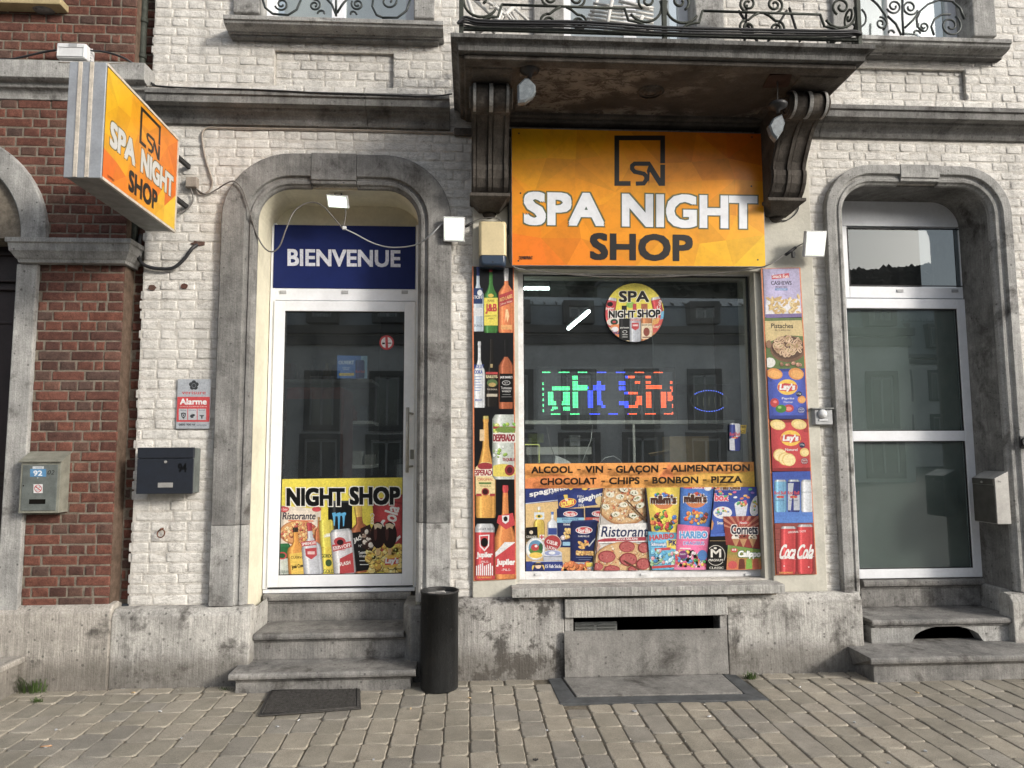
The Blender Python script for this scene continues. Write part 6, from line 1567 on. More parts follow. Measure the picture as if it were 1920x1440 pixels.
for i, (px, py) in enumerate(((250, 1300), (560, 1352), (880, 1310), (1500, 1290), (1720, 1300), (1330, 1345), (770, 1330), (300, 1335))):
    x, y = G(px, py); a = i*1.3; d = Vector((math.cos(a), math.sin(a), 0))*.011; g = MB(); g.tube([Vector((x, y, .006))-d, Vector((x, y, .006))+d], .0034, 6); g.build('cigarette_end', M['plastic_white' if i % 2 else 'card'], pav)
# cigarette-like orange stick of wood
a, b = G(75, 1403), G(97, 1401); g = MB(); g.tube([(a[0], a[1], .008), (b[0], b[1], .008)], .004, 6); tag(g.build('wood_sliver', plain('raw_wood', (.5, .3, .17), .8)), 'pale orange sliver of wood on the pavers at lower left', 'stick')
# ------------------------------------------------------------------ things on the balcony
def slatchair(label, quads_):
    t = thing('garden_chair', label, 'chair', group='folded white plastic chairs on the balcony')
    for nm, pts, w in quads_:
        g = MB(); g.tube([Vector(p) for p in pts], w, 6); g.build(nm, M['chairplastic'], t)
    return t
def bp(px, py, Y): return W3(px, py, Y)
L = [('leg', [bp(874, -10, -.55), bp(898, 60, -.6)], .014), ('leg', [bp(965, 10, -.5), bp(935, 40, -.55), bp(893, 62, -.6)], .014), ('leg', [bp(940, 20, -.65), bp(925, 62, -.65)], .013), ('frame_bar', [bp(885, -5, -.5), bp(945, 50, -.55)], .013), ('frame_bar', [bp(955, 8, -.45), bp(1005, 52, -.45)], .011)]
for k in range(7): L.append(('slat', [bp(893+k*11, -8+k*5, -.45), bp(915+k*11, 2+k*9, -.6)], .010))
slatchair('tilted white slatted chair at the left end of the balcony', L)
L = [('leg', [bp(1150, -10, -.5), bp(1135, 60, -.55)], .014), ('leg', [bp(1205, 30, -.6), bp(1190, 60, -.6)], .012), ('frame_bar', [bp(1120, 0, -.4), bp(1105, 45, -.45)], .012), ('frame_bar', [bp(1160, 2, -.5), bp(1225, 16, -.5)], .013)]
for k in range(6): L.append(('slat', [bp(1112-k*3, 6+k*7, -.45), bp(1150, 12+k*7, -.45), bp(1190, 14+k*8, -.47), bp(1225+0*k, 20+k*8, -.5)], .010))
slatchair('white slatted chair lying near the middle post of the balcony', L)
t = thing('patio_table', 'black round folding table behind the balcony rail, right of the middle post', 'table')
c = W3(1436, -22, -.5); g = MB()
g.loft([[(c.x+.27*math.cos(k), c.y+.22*math.sin(k)+dy, c.z+.2*math.sin(k)+dz) for k in [6.283*i/28 for i in range(28)]] for dy, dz in ((0, 0), (0, .02))]); g.build('table_top', M['dark'], t)
for a, b in (((1385, 20), (1420, 78)), ((1475, 20), (1440, 78)), ((1400, 10), (1396, 78)), ((1480, 15), (1500, 78))):
    g = MB(); g.tube([bp(*a, -.45), bp(*b, -.5)], .009, 6); g.build('leg', M['dark'], t)
# ------------------------------------------------------------------ printed product strips and window film
WH, BL_, NV, RD_ = (240, 240, 238), (18, 18, 20), (24, 38, 110), (200, 26, 36)
OR = (224, 120, 50)
# left strip
t = thing('product_strip', 'tall narrow poster of spirits and beers left of the shop window', 'poster')
A = Art(planeY(-.030), 860, 480, 2.3214)
g = MB(); q = [A.P(58, 45), A.P(241, 50), A.P(251, 1406), A.P(65, 1415)]; g.hull(q, [p+Vector((0, .008, 0)) for p in q]); g.build('board', M['plastic_white'], t)
A.poly([(58, 45), (241, 50), (251, 1406), (65, 1415)], OR); A.poly([(64, 46), (236, 50), (246, 1403), (71, 1412)], (22, 22, 24))
A.clip = [(64, 46), (236, 50), (246, 1403), (71, 1412)]
A.vess(84, 40, 328, 27, (190, 205, 220), 'bottle', cap=(40, 60, 130), capt=.16); A.rect(62, 140, 104, 208, (25, 55, 105)); A.ell(92, 160, 11, 13, (225, 230, 235)); A.text('STOFF', 60, 172, 104, 187, WH, .03); A.rect(64, 225, 106, 262, (225, 228, 232)); A.text('BLACK', 68, 298, 104, 308, (80, 90, 120))
A.vess(140, 40, 334, 31, (60, 130, 50), 'bottle', cap=(190, 30, 45), capt=.1); A.rect(111, 182, 170, 302, (240, 222, 60)); A.text('RARE', 126, 190, 156, 200, (120, 30, 30)); A.text('J&B', 116, 208, 167, 252, (200, 25, 30), .035); A.text('BLENDED SCOTCH', 116, 258, 166, 264, (60, 50, 20)); A.text('WHISKY', 128, 268, 156, 276, (60, 50, 20)); A.ell(140, 172, 12, 8, (225, 190, 60))
A.vess(207, 52, 334, 34, (232, 120, 35), 'square', cap=(225, 225, 225), capt=.2); A.poly([(176, 170), (238, 148), (238, 200), (176, 224)], (186, 30, 36)); A.text('RED LABEL', 178, 178, 236, 192, (240, 200, 110), .02, quad=[(179, 184), (236, 164), (236, 180), (179, 200)]); A.text('Johnnie Walker', 180, 200, 234, 212, (245, 225, 200), 0, quad=[(182, 206), (234, 190), (234, 202), (182, 218)]); A.poly([(205, 232), (214, 232), (220, 262), (212, 290), (207, 264), (200, 290), (203, 255)], (250, 210, 150)); A.rect(184, 300, 232, 320, (240, 170, 90))
A.vess(90, 372, 660, 26, (228, 232, 236), 'bottle', cap=(205, 208, 212), capt=.1); A.text('SOLUT', 68, 472, 110, 490, (25, 70, 170), .04); A.text('ODKA', 68, 496, 104, 514, (25, 70, 170), .04)
for k in range(6): A.rect(69, 524+k*12, 104-(k % 3)*5, 527+k*12, (110, 140, 200))
A.text('ABSOLUT', 70, 622, 102, 632, (30, 70, 170), .03)
A.vess(143, 362, 656, 28, (34, 30, 26), 'long'); A.rect(118, 505, 170, 515, (190, 40, 40)); A.text('BAILEYS', 119, 518, 169, 532, (235, 220, 170), .04); A.ell(146, 553, 23, 17, (90, 120, 70)); A.ell(146, 560, 16, 9, (190, 160, 90)); A.rect(122, 600, 168, 612, (200, 190, 170)); A.text('THE ORIGINAL', 124, 577, 168, 584, (220, 210, 190)); A.rect(138, 470, 148, 486, (180, 160, 110))
A.vess(206, 364, 665, 32, (176, 86, 28), 'square', cap=(20, 20, 20), capt=.25); A.rect(178, 512, 236, 636, (16, 16, 16)); A.text("JACK DANIEL'S", 180, 522, 234, 536, (225, 225, 225), .03); A.ell(207, 552, 18, 10, (225, 225, 225)); A.ell(207, 552, 16, 8, (18, 18, 18)); A.text('N°7', 200, 548, 214, 556, WH); A.text('Tennessee', 184, 568, 230, 580, WH); A.text('WHISKEY', 188, 585, 228, 593, WH, .02); A.rect(190, 602, 226, 604, (150, 150, 150)); A.rect(186, 612, 230, 614, (150, 150, 150))
A.vess(118, 696, 1140, 44, (226, 160, 40), 'long', cap=(190, 175, 90), capt=.03); A.rect(92, 755, 112, 805, (225, 195, 150)); A.poly([(74, 920), (90, 905), (100, 898), (132, 898), (142, 905), (158, 920), (158, 1040), (74, 1040)], (236, 214, 150)); A.ell(116, 915, 34, 16, (160, 25, 40)); A.rect(70, 928, 158, 958, (246, 240, 225)); A.text('ESPERADO', 66, 930, 160, 956, (160, 25, 40), .04); A.text('ORIGINAL', 82, 966, 150, 978, (200, 80, 30), .03); A.rect(88, 985, 142, 993, (90, 130, 60)); A.text('TEQUILA', 92, 998, 140, 1006, (60, 90, 40), .02); A.ell(116, 1026, 17, 17, (170, 30, 35)); A.ell(116, 1026, 12, 12, (60, 20, 20)); A.rect(76, 1034, 100, 1046, (170, 30, 35)); A.rect(136, 1034, 158, 1046, (170, 30, 35))
A.vess(203, 690, 972, 57, (206, 214, 206), 'can'); A.clip = [(150, 725), (247, 725), (247, 960), (150, 960)]; rgx = random.Random(6)
A.blobs(200, 760, 55, 35, 26, 5, 12, [(170, 200, 60), (120, 180, 60), (220, 225, 120)], rgx, False); A.ell(192, 935, 60, 30, (232, 210, 70)); A.rect(150, 742, 247, 752, (170, 30, 45)); A.ell(205, 756, 45, 14, (120, 150, 60)); A.rect(148, 770, 247, 812, (240, 240, 232)); A.text('DESPERADO', 149, 775, 245, 808, (150, 25, 45), .045); A.text('TEQUILA', 190, 878, 246, 896, (160, 30, 50), .03); A.ell(222, 932, 22, 24, (150, 28, 38)); A.ell(222, 932, 12, 14, (80, 20, 30)); A.blobs(180, 850, 28, 25, 14, 3, 8, [(150, 190, 70), (230, 235, 230)], rgx, False)
A.clip = [(64, 46), (236, 50), (246, 1403), (71, 1412)]
A.vess(203, 998, 1406, 47, (226, 130, 30), 'long', cap=(200, 22, 36), capt=.08); A.poly([(172, 1130), (236, 1118), (246, 1170), (205, 1190), (166, 1160)], (204, 22, 36)); A.poly([(188, 1130), (220, 1128), (218, 1155), (204, 1166), (190, 1156)], (235, 235, 235)); A.ell(204, 1144, 9, 11, (30, 30, 30)); A.poly([(160, 1290), (248, 1240), (248, 1385), (160, 1385)], (208, 22, 38)); A.poly([(160, 1290), (200, 1245), (248, 1245), (160, 1310)], (238, 238, 238)); A.text('Jupiler', 164, 1318, 248, 1352, WH, .045); A.text('-PILS-', 186, 1360, 228, 1370, WH)
A.vess(114, 1165, 1415, 43, (205, 24, 38), 'can', cap=(205, 208, 212), capt=.15); A.text('LAGER BEER', 84, 1183, 152, 1193, (60, 60, 70)); A.poly([(88, 1215), (134, 1212), (132, 1262), (112, 1285), (92, 1264)], (240, 240, 240)); A.poly([(93, 1220), (129, 1217), (127, 1259), (112, 1276), (96, 1260)], (205, 24, 38)); A.ell(112, 1246, 16, 20, (20, 20, 22)); A.text('Jupiler', 78, 1288, 148, 1318, WH, .045); A.text('-PILS-', 94, 1326, 132, 1335, WH)
for k in range(9): A.rect(76+k*8.5, 1348-((k*5) % 4)*4, 81+k*8.5, 1390, (240, 240, 240))
A.poly([(72, 1392), (158, 1390), (158, 1406), (72, 1408)], (200, 24, 36)); A.text('DEMIRPRINT', 82, 1394, 144, 1403, (240, 170, 60), .03)
A.build('printed_face', t)
# right strip
t = thing('product_strip', 'tall narrow poster of nuts, crisps and cans right of the shop window', 'poster')
A = Art(planeY(-.030), 1400, 480, 2.325)
Q = [(62, 54), (234, 50), (306, 1388), (124, 1392)]
g = MB(); q = [A.P(*p) for p in Q]; g.hull(q, [p+Vector((0, .008, 0)) for p in q]); g.build('board', M['plastic_white'], t)
A.poly(Q, OR); IN = [(68, 56), (229, 53), (300, 1385), (130, 1388)]; A.poly(IN, (40, 38, 44)); A.clip = IN
A.bag([(72, 56), (230, 54), (240, 262), (80, 268)], (176, 168, 206), .35); A.poly([(86, 190), (230, 186), (238, 250), (82, 254)], (232, 230, 236)); A.poly([(108, 84), (184, 74), (186, 94), (110, 102)], (196, 30, 50)); A.text('Snack Fun', 112, 80, 182, 96, WH, .03); A.text('CASHEWS', 106, 108, 196, 127, (60, 50, 80), .035); A.text('ROASTED', 126, 130, 176, 140, (60, 50, 80), .03); A.rect(124, 141, 178, 150, (70, 130, 190)); A.text('UNSALTED', 130, 143, 172, 148, WH)
rgx = random.Random(2)
for _ in range(42):
    x, y = rgx.uniform(90, 232), rgx.uniform(175, 250); a = rgx.uniform(0, 6); A.ell(x, y, 13, 6, rgx.choice([(226, 196, 130), (238, 214, 156), (206, 170, 100)]), 9, a); A.ell(x+4*math.sin(a), y-4*math.cos(a), 7, 2.4, (196, 160, 96), 7, a)
A.poly([(82, 254), (240, 250), (241, 266), (84, 270)], (120, 100, 160))
A.poly([(78, 270), (244, 270), (254, 492), (88, 492)], (94, 120, 62)); A.poly([(78, 284), (238, 280), (246, 350), (170, 345), (110, 370), (82, 380)], (214, 190, 130)); A.text('Pistaches', 106, 294, 202, 315, (50, 40, 30), .02); A.text('de Californie', 122, 318, 190, 327, (50, 40, 30)); A.ell(180, 405, 78, 58, (120, 84, 58), 26); A.ell(178, 400, 70, 50, (90, 62, 44), 26)
for _ in range(75):
    a = rgx.uniform(0, 6.28); d = math.sqrt(rgx.random()); x, y = 178+62*d*math.cos(a), 392+40*d*math.sin(a); an = rgx.uniform(0, 3); A.ell(x, y, 13, 8, rgx.choice([(206, 170, 134), (222, 188, 152), (188, 148, 112)]), 9, an); A.ell(x+1, y, 10, 2.2, rgx.choice([(122, 90, 60), (150, 140, 70)]), 7, an)
A.ell(100, 465, 24, 22, (228, 228, 222), 16); A.ell(95, 385, 12, 18, (150, 110, 80), 10); A.blobs(190, 474, 50, 8, 8, 6, 10, [(160, 110, 80), (190, 140, 110)], rgx, False)
def lays(y0, y1, dx, bg, dk, label, chips):
    h = y1-y0
    A.bag([(88+dx, y0), (252+dx, y0-4), (262+dx, y1), (96+dx, y1)], bg); A.poly([(88+dx, y0), (252+dx, y0-4), (253+dx, y0+8), (89+dx, y0+12)], dk); A.poly([(96+dx, y1-14), (262+dx, y1-16), (262+dx, y1), (96+dx, y1)], dk)
    for x, y, rx, ry in chips[0]: A.ell(x+dx, y0+y, rx, ry, chips[1], 16, .2); A.ell(x+dx+3, y0+y+2, rx*.8, ry*.7, chips[2], 14, .2)
    cx, cy = 176+dx, y0+78; A.ell(cx, cy, 44, 34, (244, 196, 30), 28); A.poly([(cx-42, cy-8), (cx-10, cy-18), (cx+42, cy-10), (cx+40, cy+12), (cx+6, cy+20), (cx-40, cy+14)], (206, 24, 34)); A.text("Lay's", cx-34, cy-16, cx+34, cy+20, WH, .05, shear=.12)
    A.text(label, 152+dx, y0+122, 206+dx, y0+134, WH, .03); A.ell(226+dx, y0+108, 13, 12, (30, 40, 80), 14); A.text('175g', 217+dx, y0+103, 235+dx, y0+112, WH); A.ell(236+dx, y0+178, 17, 15, dk, 16); A.ell(236+dx, y0+178, 14, 12, (220, 220, 235), 16); A.ell(236+dx, y0+178, 13, 11, dk, 16); A.text('100%', 226+dx, y0+171, 246+dx, y0+178, WH); A.text('Quality', 226+dx, y0+180, 246+dx, y0+187, WH)
lays(494, 710, 0, (38, 74, 190), (26, 50, 140), 'Paprika', (((120, 20, 36, 24), (214, 20, 34, 26), (238, 132, 18, 17)), (222, 140, 40), (238, 170, 70)))
A.text('Flavour', 160, 632, 200, 641, WH); A.ell(120, 640, 19, 20, (190, 24, 30), 18); A.ell(122, 636, 8, 6, (240, 120, 110), 10); A.ell(182, 664, 22, 17, (190, 26, 34), 18); A.ell(182, 666, 13, 9, (240, 130, 110), 12); A.ell(148, 666, 24, 18, (60, 130, 40), 18); A.ell(142, 660, 8, 6, (150, 200, 90), 10)
lays(716, 938, 14, (196, 20, 34), (140, 12, 24), 'Naturel', (((120, 20, 34, 22), (212, 18, 34, 22), (236, 140, 20, 19)), (232, 200, 110), (246, 222, 150)))
for x, y in ((144, 868), (166, 884), (182, 888)): A.ell(x, y, 30, 28, (226, 190, 100), 18, .3); A.ell(x+2, y+1, 27, 25, (248, 226, 160), 18, .3)
A.grad([(110, 942), (276, 938), (290, 1162), (120, 1164)], (30, 70, 170), (70, 130, 215), 8)
for cx, c1, tx in ((145, (110, 175, 215), 'Red Bull'), (203, (28, 48, 130), 'Red Bull'), (262, (222, 226, 232), 'ORGANICS')):
    A.vess(cx, 975, 1116, 27, c1, 'can', cap=(190, 196, 204), capt=.06)
    if cx == 203: A.poly([(178, 990), (203, 990), (190, 1108), (178, 1108)], (190, 196, 206)); A.poly([(203, 1050), (229, 1040), (229, 1108), (203, 1108)], (190, 196, 206))
    if cx < 250: A.text(tx, cx-26, 1024, cx+24, 1040, RD_, .04); A.ell(cx, 1050, 13, 6, (230, 190, 40), 12); A.ell(cx-8, 1050, 9, 5, RD_, 10); A.ell(cx+8, 1050, 9, 5, RD_, 10); A.text('ENERGY DRINK', cx-20, 1062, cx+18, 1068, (60, 70, 110))
    else: A.text('GOURMET EDITION', cx-24, 1026, cx+26, 1034, (90, 100, 120)); A.text('Red Bull', 0, 0, 0, 0, (60, 70, 90), .03, quad=[(239, 1108), (239, 1050), (247, 1050), (247, 1108)])
A.poly([(118, 1166), (290, 1162), (300, 1388), (130, 1390)], (150, 64, 56))
for k in range(9): A.rect(118, 1186+k*24, 152, 1188+k*24, (110, 44, 40))
A.vess(180, 1178, 1386, 36, (206, 20, 30), 'can', cap=(196, 198, 202), capt=.05); A.vess(253, 1170, 1384, 37, (206, 20, 30), 'can', cap=(196, 198, 202), capt=.05)
A.text('ORIGINAL TASTE', 178, 1196, 256, 1206, WH, .02, quad=[(178, 1200), (256, 1194), (256, 1203), (178, 1209)]); A.text('Coca', 144, 1256, 214, 1320, WH, .022, shear=.28); A.text('Cola', 220, 1256, 292, 1320, WH, .022, shear=.28); A.poly([(146, 1322), (180, 1310), (214, 1322), (180, 1316)], WH); A.poly([(222, 1322), (250, 1310), (296, 1308), (256, 1316)], WH)
A.text('DEMIRPRINT', 140, 1376, 200, 1384, (240, 170, 60), .03); A.ell(161, 1351, 3, 3, (230, 230, 230), 8); A.ell(268, 1355, 3, 3, (230, 230, 230), 8)
A.build('printed_face', t)
# ------------------------------------------------------------------ film on the lower window
t = thing('window_film', 'colourful grocery collage with orange text strip stuck across the lower window', 'window film')
YF = SWf-.0105
A = Art(planeY(YF), 960, 840, 4.); rgx = random.Random(15)
A.facets([(97, 118), (1813, 104), (1821, 291), (99, 304)], lambda u, v: tuple(p+(q-p)*(u if v > .5 else 0) for p, q in zip((246, 132, 34), (255, 200, 40))) if v > .4 else (252, 160, 38), 9, 2, rgx)
A.poly([(100, 304), (1821, 291), (1854, 903), (104, 926)], (26, 26, 30))
p1 = [(101, 305), (682, 300), (605, 917), (105, 924)]; A.clip = p1
A.poly(p1, (222, 186, 122)); A.poly([(90, 300), (600, 290), (500, 385), (95, 422)], (28, 48, 120)); A.poly([(90, 415), (345, 388), (345, 394), (90, 422)], (200, 205, 220)); A.text('spaghetti', 130, 318, 420, 372, WH, .035, quad=[(128, 330), (420, 262), (424, 318), (134, 378)]); A.text('FIJN / FIN', 275, 325, 400, 345, WH, 0, quad=[(276, 330), (410, 300), (412, 318), (280, 352)])
A.poly([(420, 300), (470, 296), (440, 316)], (240, 200, 40)); A.ell(545, 306, 22, 9, (240, 200, 40), 14)
A.bag([(340, 355), (682, 300), (690, 420), (348, 462)], (30, 50, 124), .4); A.ell(418, 412, 66, 34, (240, 200, 50), 26, -.2); A.ell(418, 412, 62, 30, (206, 30, 34), 26, -.2); A.text('SOUBRY', 365, 395, 472, 432, (250, 225, 70), .04, quad=[(364, 410), (466, 380), (472, 418), (370, 448)]); A.poly([(386, 352), (416, 350), (420, 384), (396, 386)], (235, 200, 60)); A.ell(410, 388, 12, 10, (245, 225, 200), 12); A.text('spaghetti', 496, 330, 690, 410, WH, .035, quad=[(496, 372), (700, 318), (704, 372), (500, 420)]); A.text('FIJN', 490, 355, 535, 378, WH, 0); A.text('FIN', 500, 420, 538, 440, WH, 0); A.ell(660, 395, 36, 34, (226, 200, 140), 14)
A.vess(203, 440, 700, 42, (222, 190, 60), 'bottle', cap=(235, 232, 225), capt=.1); A.rect(166, 482, 242, 535, (214, 226, 236)); A.ell(203, 512, 28, 14, (240, 200, 50), 14); A.ell(203, 512, 12, 10, (60, 90, 40), 10)
A.vess(303, 478, 660, 38, (226, 230, 238), 'bottle', cap=(70, 120, 200), capt=.12); A.rect(272, 600, 336, 650, (40, 70, 150))
A.bag([(336, 455), (540, 452), (540, 745), (342, 745)], (24, 40, 94), .4); A.ell(438, 494, 54, 22, (235, 235, 235), 24); A.ell(438, 494, 49, 18, (206, 26, 36), 24); A.text('Barilla', 402, 482, 476, 508, WH, .035); A.rect(336, 522, 540, 560, (140, 196, 226)); A.text('SENZA GLUTINE', 374, 526, 500, 541, (20, 60, 120), .03); A.text('SANS GLUTEN', 380, 545, 440, 554, (20, 60, 120)); A.text('PENNE', 386, 566, 436, 582, WH, .02); A.blobs(415, 650, 30, 45, 14, 8, 16, [(224, 176, 90), (238, 196, 112)], rgx); A.ell(382, 672, 18, 18, (235, 235, 235), 14); A.ell(382, 672, 14, 14, (180, 40, 50), 14); A.ell(382, 672, 11, 11, (235, 235, 235), 14); A.rect(380, 704, 436, 732, (150, 200, 230))
A.poly([(548, 448), (665, 444), (660, 560), (550, 562)], (20, 34, 82)); A.ell(648, 492, 50, 22, (235, 235, 235), 24); A.ell(648, 492, 45, 18, (206, 26, 36), 24); A.text('Ba', 614, 482, 654, 508, WH, .04); A.rect(550, 520, 665, 554, (190, 60, 40)); A.text('INTEG', 606, 528, 655, 544, WH, .03)
A.bag([(440, 556), (645, 548), (605, 855), (438, 855)], (22, 36, 90), .4); A.poly([(440, 556), (645, 548), (620, 538), (450, 544)], (34, 52, 110)); A.ell(540, 616, 64, 28, (235, 235, 235), 26); A.ell(540, 616, 58, 23, (206, 26, 36), 26); A.text('Barilla', 496, 600, 586, 636, WH, .035); A.text('FARFALLE', 496, 655, 580, 668, WH, .02)
for x, y, r in ((515, 715, .6), (545, 725, -.4), (522, 745, .2), (560, 710, .9)): A.ell(x, y, 26, 12, (240, 190, 90), 10, r); A.ell(x, y, 7, 14, (206, 150, 60), 8, r)
A.ell(565, 705, 9, 9, (200, 50, 40), 8); A.poly([(570, 735), (622, 676), (626, 680), (580, 740)], (200, 205, 210)); A.rect(478, 772, 608, 804, (200, 140, 70)); A.blobs(543, 788, 62, 13, 30, 6, 10, [(238, 186, 96), (214, 156, 70), (250, 210, 130)], rgx, False); A.rect(480, 818, 600, 822, (120, 130, 170)); A.rect(500, 835, 590, 839, (120, 130, 170))
A.poly([(104, 596), (190, 590), (194, 700), (106, 704)], (26, 24, 26)); A.text('GRANDE', 108, 656, 186, 676, (220, 215, 200), .02); A.ell(144, 632, 14, 14, (220, 205, 180), 12); A.poly([(110, 684), (190, 676), (190, 700), (110, 704)], (110, 90, 60)); A.rect(206, 650, 242, 690, (235, 235, 235)); A.rect(218, 652, 228, 684, RD_); A.rect(208, 662, 240, 672, RD_)
A.ell(302, 712, 68, 62, (200, 190, 180), 28); A.ell(302, 710, 62, 56, (176, 30, 40), 28); A.text('CŒUR', 262, 680, 352, 712, WH, .035, quad=[(262, 684), (345, 706), (340, 736), (258, 712)]); A.text('LION', 268, 722, 335, 748, WH, .035, quad=[(262, 728), (332, 746), (328, 768), (262, 752)])
A.ell(176, 756, 74, 86, (206, 208, 210), 30); A.ell(176, 756, 66, 78, (238, 240, 240), 30); A.ell(178, 748, 54, 58, (90, 150, 190), 26); A.ell(180, 770, 50, 34, (90, 140, 60), 20); A.ell(172, 745, 30, 26, (190, 36, 40), 16); A.ell(180, 735, 12, 10, (240, 235, 230), 10); A.ell(178, 804, 50, 22, (240, 200, 60), 18); A.ell(216, 742, 16, 30, (50, 100, 60), 12)
A.poly([(234, 790), (374, 790), (376, 842), (236, 846)], (196, 200, 212)); A.ell(304, 790, 70, 26, (216, 220, 230), 26); A.ell(304, 788, 60, 20, (150, 164, 214), 24); A.ell(300, 786, 26, 12, (235, 238, 244), 14); A.rect(240, 812, 372, 816, (80, 90, 120))
A.poly([(104, 850), (380, 846), (380, 922), (104, 926)], (28, 52, 130)); A.poly([(150, 850), (380, 846), (380, 850), (150, 854)], (210, 220, 235)); A.ell(196, 900, 48, 44, (226, 190, 60), 18); A.poly([(150, 925), (170, 880), (225, 880), (245, 925)], (36, 44, 96)); A.ell(196, 885, 22, 20, (235, 200, 170), 14); A.poly([(150, 880), (240, 876), (226, 862), (168, 862)], (24, 30, 70)); A.text('15 Fish Sticks', 250, 872, 372, 900, WH, .03)
A.poly([(382, 862), (605, 858), (605, 920), (382, 922)], (150, 196, 224)); A.blobs(480, 895, 95, 26, 24, 18, 28, [(226, 120, 40), (240, 144, 56), (200, 98, 30)], rgx, False); A.rect(556, 860, 604, 888, (240, 215, 60)); A.text('100%', 564, 892, 602, 912, WH, .03)
p2 = [(684, 300), (992, 297), (1036, 912), (607, 917)]; A.clip = p2; A.poly(p2, (236, 232, 226))
def pizza(cx, cy, rx, ry, wedge=None):
    A.ell(cx, cy+6, rx+8, ry+8, (176, 120, 66), 36); A.ell(cx, cy, rx, ry, (206, 156, 96), 36); A.ell(cx, cy, rx*.95, ry*.94, (222, 180, 124), 34)
    A.blobs(cx, cy, rx*.93, ry*.92, 260, 4, 11, [(236, 208, 160), (214, 160, 100), (240, 222, 190), (196, 128, 74), (228, 190, 140), (206, 110, 60)], rgx)
A.poly([(684, 300), (1000, 297), (1020, 560), (660, 580)], (196, 190, 184)); pizza(842, 405, 198, 162)
for x, y in ((735, 350), (808, 365), (700, 440), (835, 425), (915, 335), (938, 378), (775, 495), (905, 505), (960, 430), (835, 310)): A.ell(x, y, 32, 20, (238, 234, 214), 14, rgx.uniform(-.4, .4)); A.blobs(x, y, 20, 11, 7, 2, 5, [(90, 110, 60), (140, 150, 90), (70, 90, 50)], rgx)
A.poly([(850, 390), (858, 386), (1012, 540), (1006, 556)], (96, 66, 44)); A.poly([(650, 575), (1020, 560), (1030, 700), (628, 715)], (240, 238, 236)); A.text('Ristorante', 670, 585, 1060, 665, (34, 48, 92), .018, shear=.15); A.poly([(690, 676), (1000, 664), (1002, 692), (640, 702), (640, 690)], (176, 30, 56)); A.text('PIZZA SALAME', 778, 671, 942, 689, WH, .035)
A.poly([(628, 700), (640, 690), (660, 740), (625, 790)], (220, 170, 150)); pizza(838, 906, 250, 205)
for x, y, rx, ry in ((858, 738, 60, 42), (708, 812, 66, 46), (868, 832, 66, 50), (985, 745, 44, 40), (980, 865, 52, 44), (745, 905, 60, 30), (640, 885, 40, 30), (905, 905, 40, 26)):
    A.ell(x, y, rx, ry, (150, 44, 48), 20); A.ell(x+2, y+2, rx*.88, ry*.85, (190, 84, 82), 18); A.blobs(x, y, rx*.75, ry*.7, 9, 2, 6, [(214, 130, 118), (160, 56, 56)], rgx)
A.poly([(830, 840), (838, 836), (955, 905), (945, 915)], (110, 70, 50))
A.clip = [(985, 296), (1505, 292), (1450, 908), (1030, 912)]; A.poly([(992, 296), (1505, 292), (1450, 908), (1036, 912)], (60, 52, 60))
A.bag([(1000, 296), (1252, 294), (1232, 632), (1042, 632)], (236, 206, 50)); A.ell(1130, 395, 78, 62, (214, 120, 50), 20); A.blobs(1130, 370, 72, 38, 26, 7, 12, [(210, 40, 40), (50, 110, 200), (60, 150, 70), (240, 200, 50), (110, 64, 40), (230, 120, 30)], rgx)
A.outline('m&m’s', 1032, 352, 1226, 418, (84, 48, 34), (240, 238, 230), .08, .07); A.blobs(1130, 545, 88, 68, 60, 10, 17, [(210, 40, 40), (50, 110, 200), (60, 150, 70), (240, 224, 60), (110, 64, 40), (230, 120, 30)], rgx)
A.bag([(1256, 294), (1505, 292), (1472, 594), (1254, 572)], (44, 112, 200)); A.rect(1280, 292, 1500, 302, (206, 40, 44)); A.text('LARGE', 1346, 290, 1420, 306, WH, .03); A.ell(1460, 298, 28, 22, (240, 236, 230), 18); A.ell(1370, 390, 78, 58, (214, 120, 50), 20); A.blobs(1370, 360, 66, 32, 24, 7, 12, [(210, 40, 40), (50, 110, 200), (60, 150, 70), (240, 200, 50), (110, 64, 40)], rgx)
A.outline('m&m’s', 1280, 344, 1452, 408, (84, 48, 34), (240, 238, 230), .08, .07); A.blobs(1370, 515, 90, 50, 46, 10, 17, [(210, 40, 40), (60, 140, 220), (240, 200, 60), (110, 64, 40), (230, 120, 30), (206, 150, 60)], rgx)
A.bag([(986, 622), (1226, 632), (1240, 905), (1042, 910)], (90, 180, 220)); A.poly([(1150, 690), (1226, 680), (1232, 760), (1150, 740)], (246, 220, 70)); A.text('HARIBO', 0, 0, 0, 0, (206, 34, 44), .05, quad=[(1022, 650), (1205, 634), (1208, 674), (1026, 694)]); A.outline('Schtroumpfs', 1036, 704, 1150, 738, (246, 246, 246), (30, 110, 180), .04, .16); A.text('P!K', 1166, 686, 1224, 728, (30, 40, 110), .04); A.poly([(1060, 748), (1180, 740), (1182, 760), (1064, 768)], (200, 40, 50)); A.blobs(1130, 820, 90, 58, 70, 9, 17, [(70, 170, 220), (120, 200, 235), (190, 226, 240), (40, 130, 190), (230, 160, 170), (160, 200, 150)], rgx, False); A.poly([(1040, 882), (1238, 868), (1240, 886), (1042, 900)], (200, 40, 50))
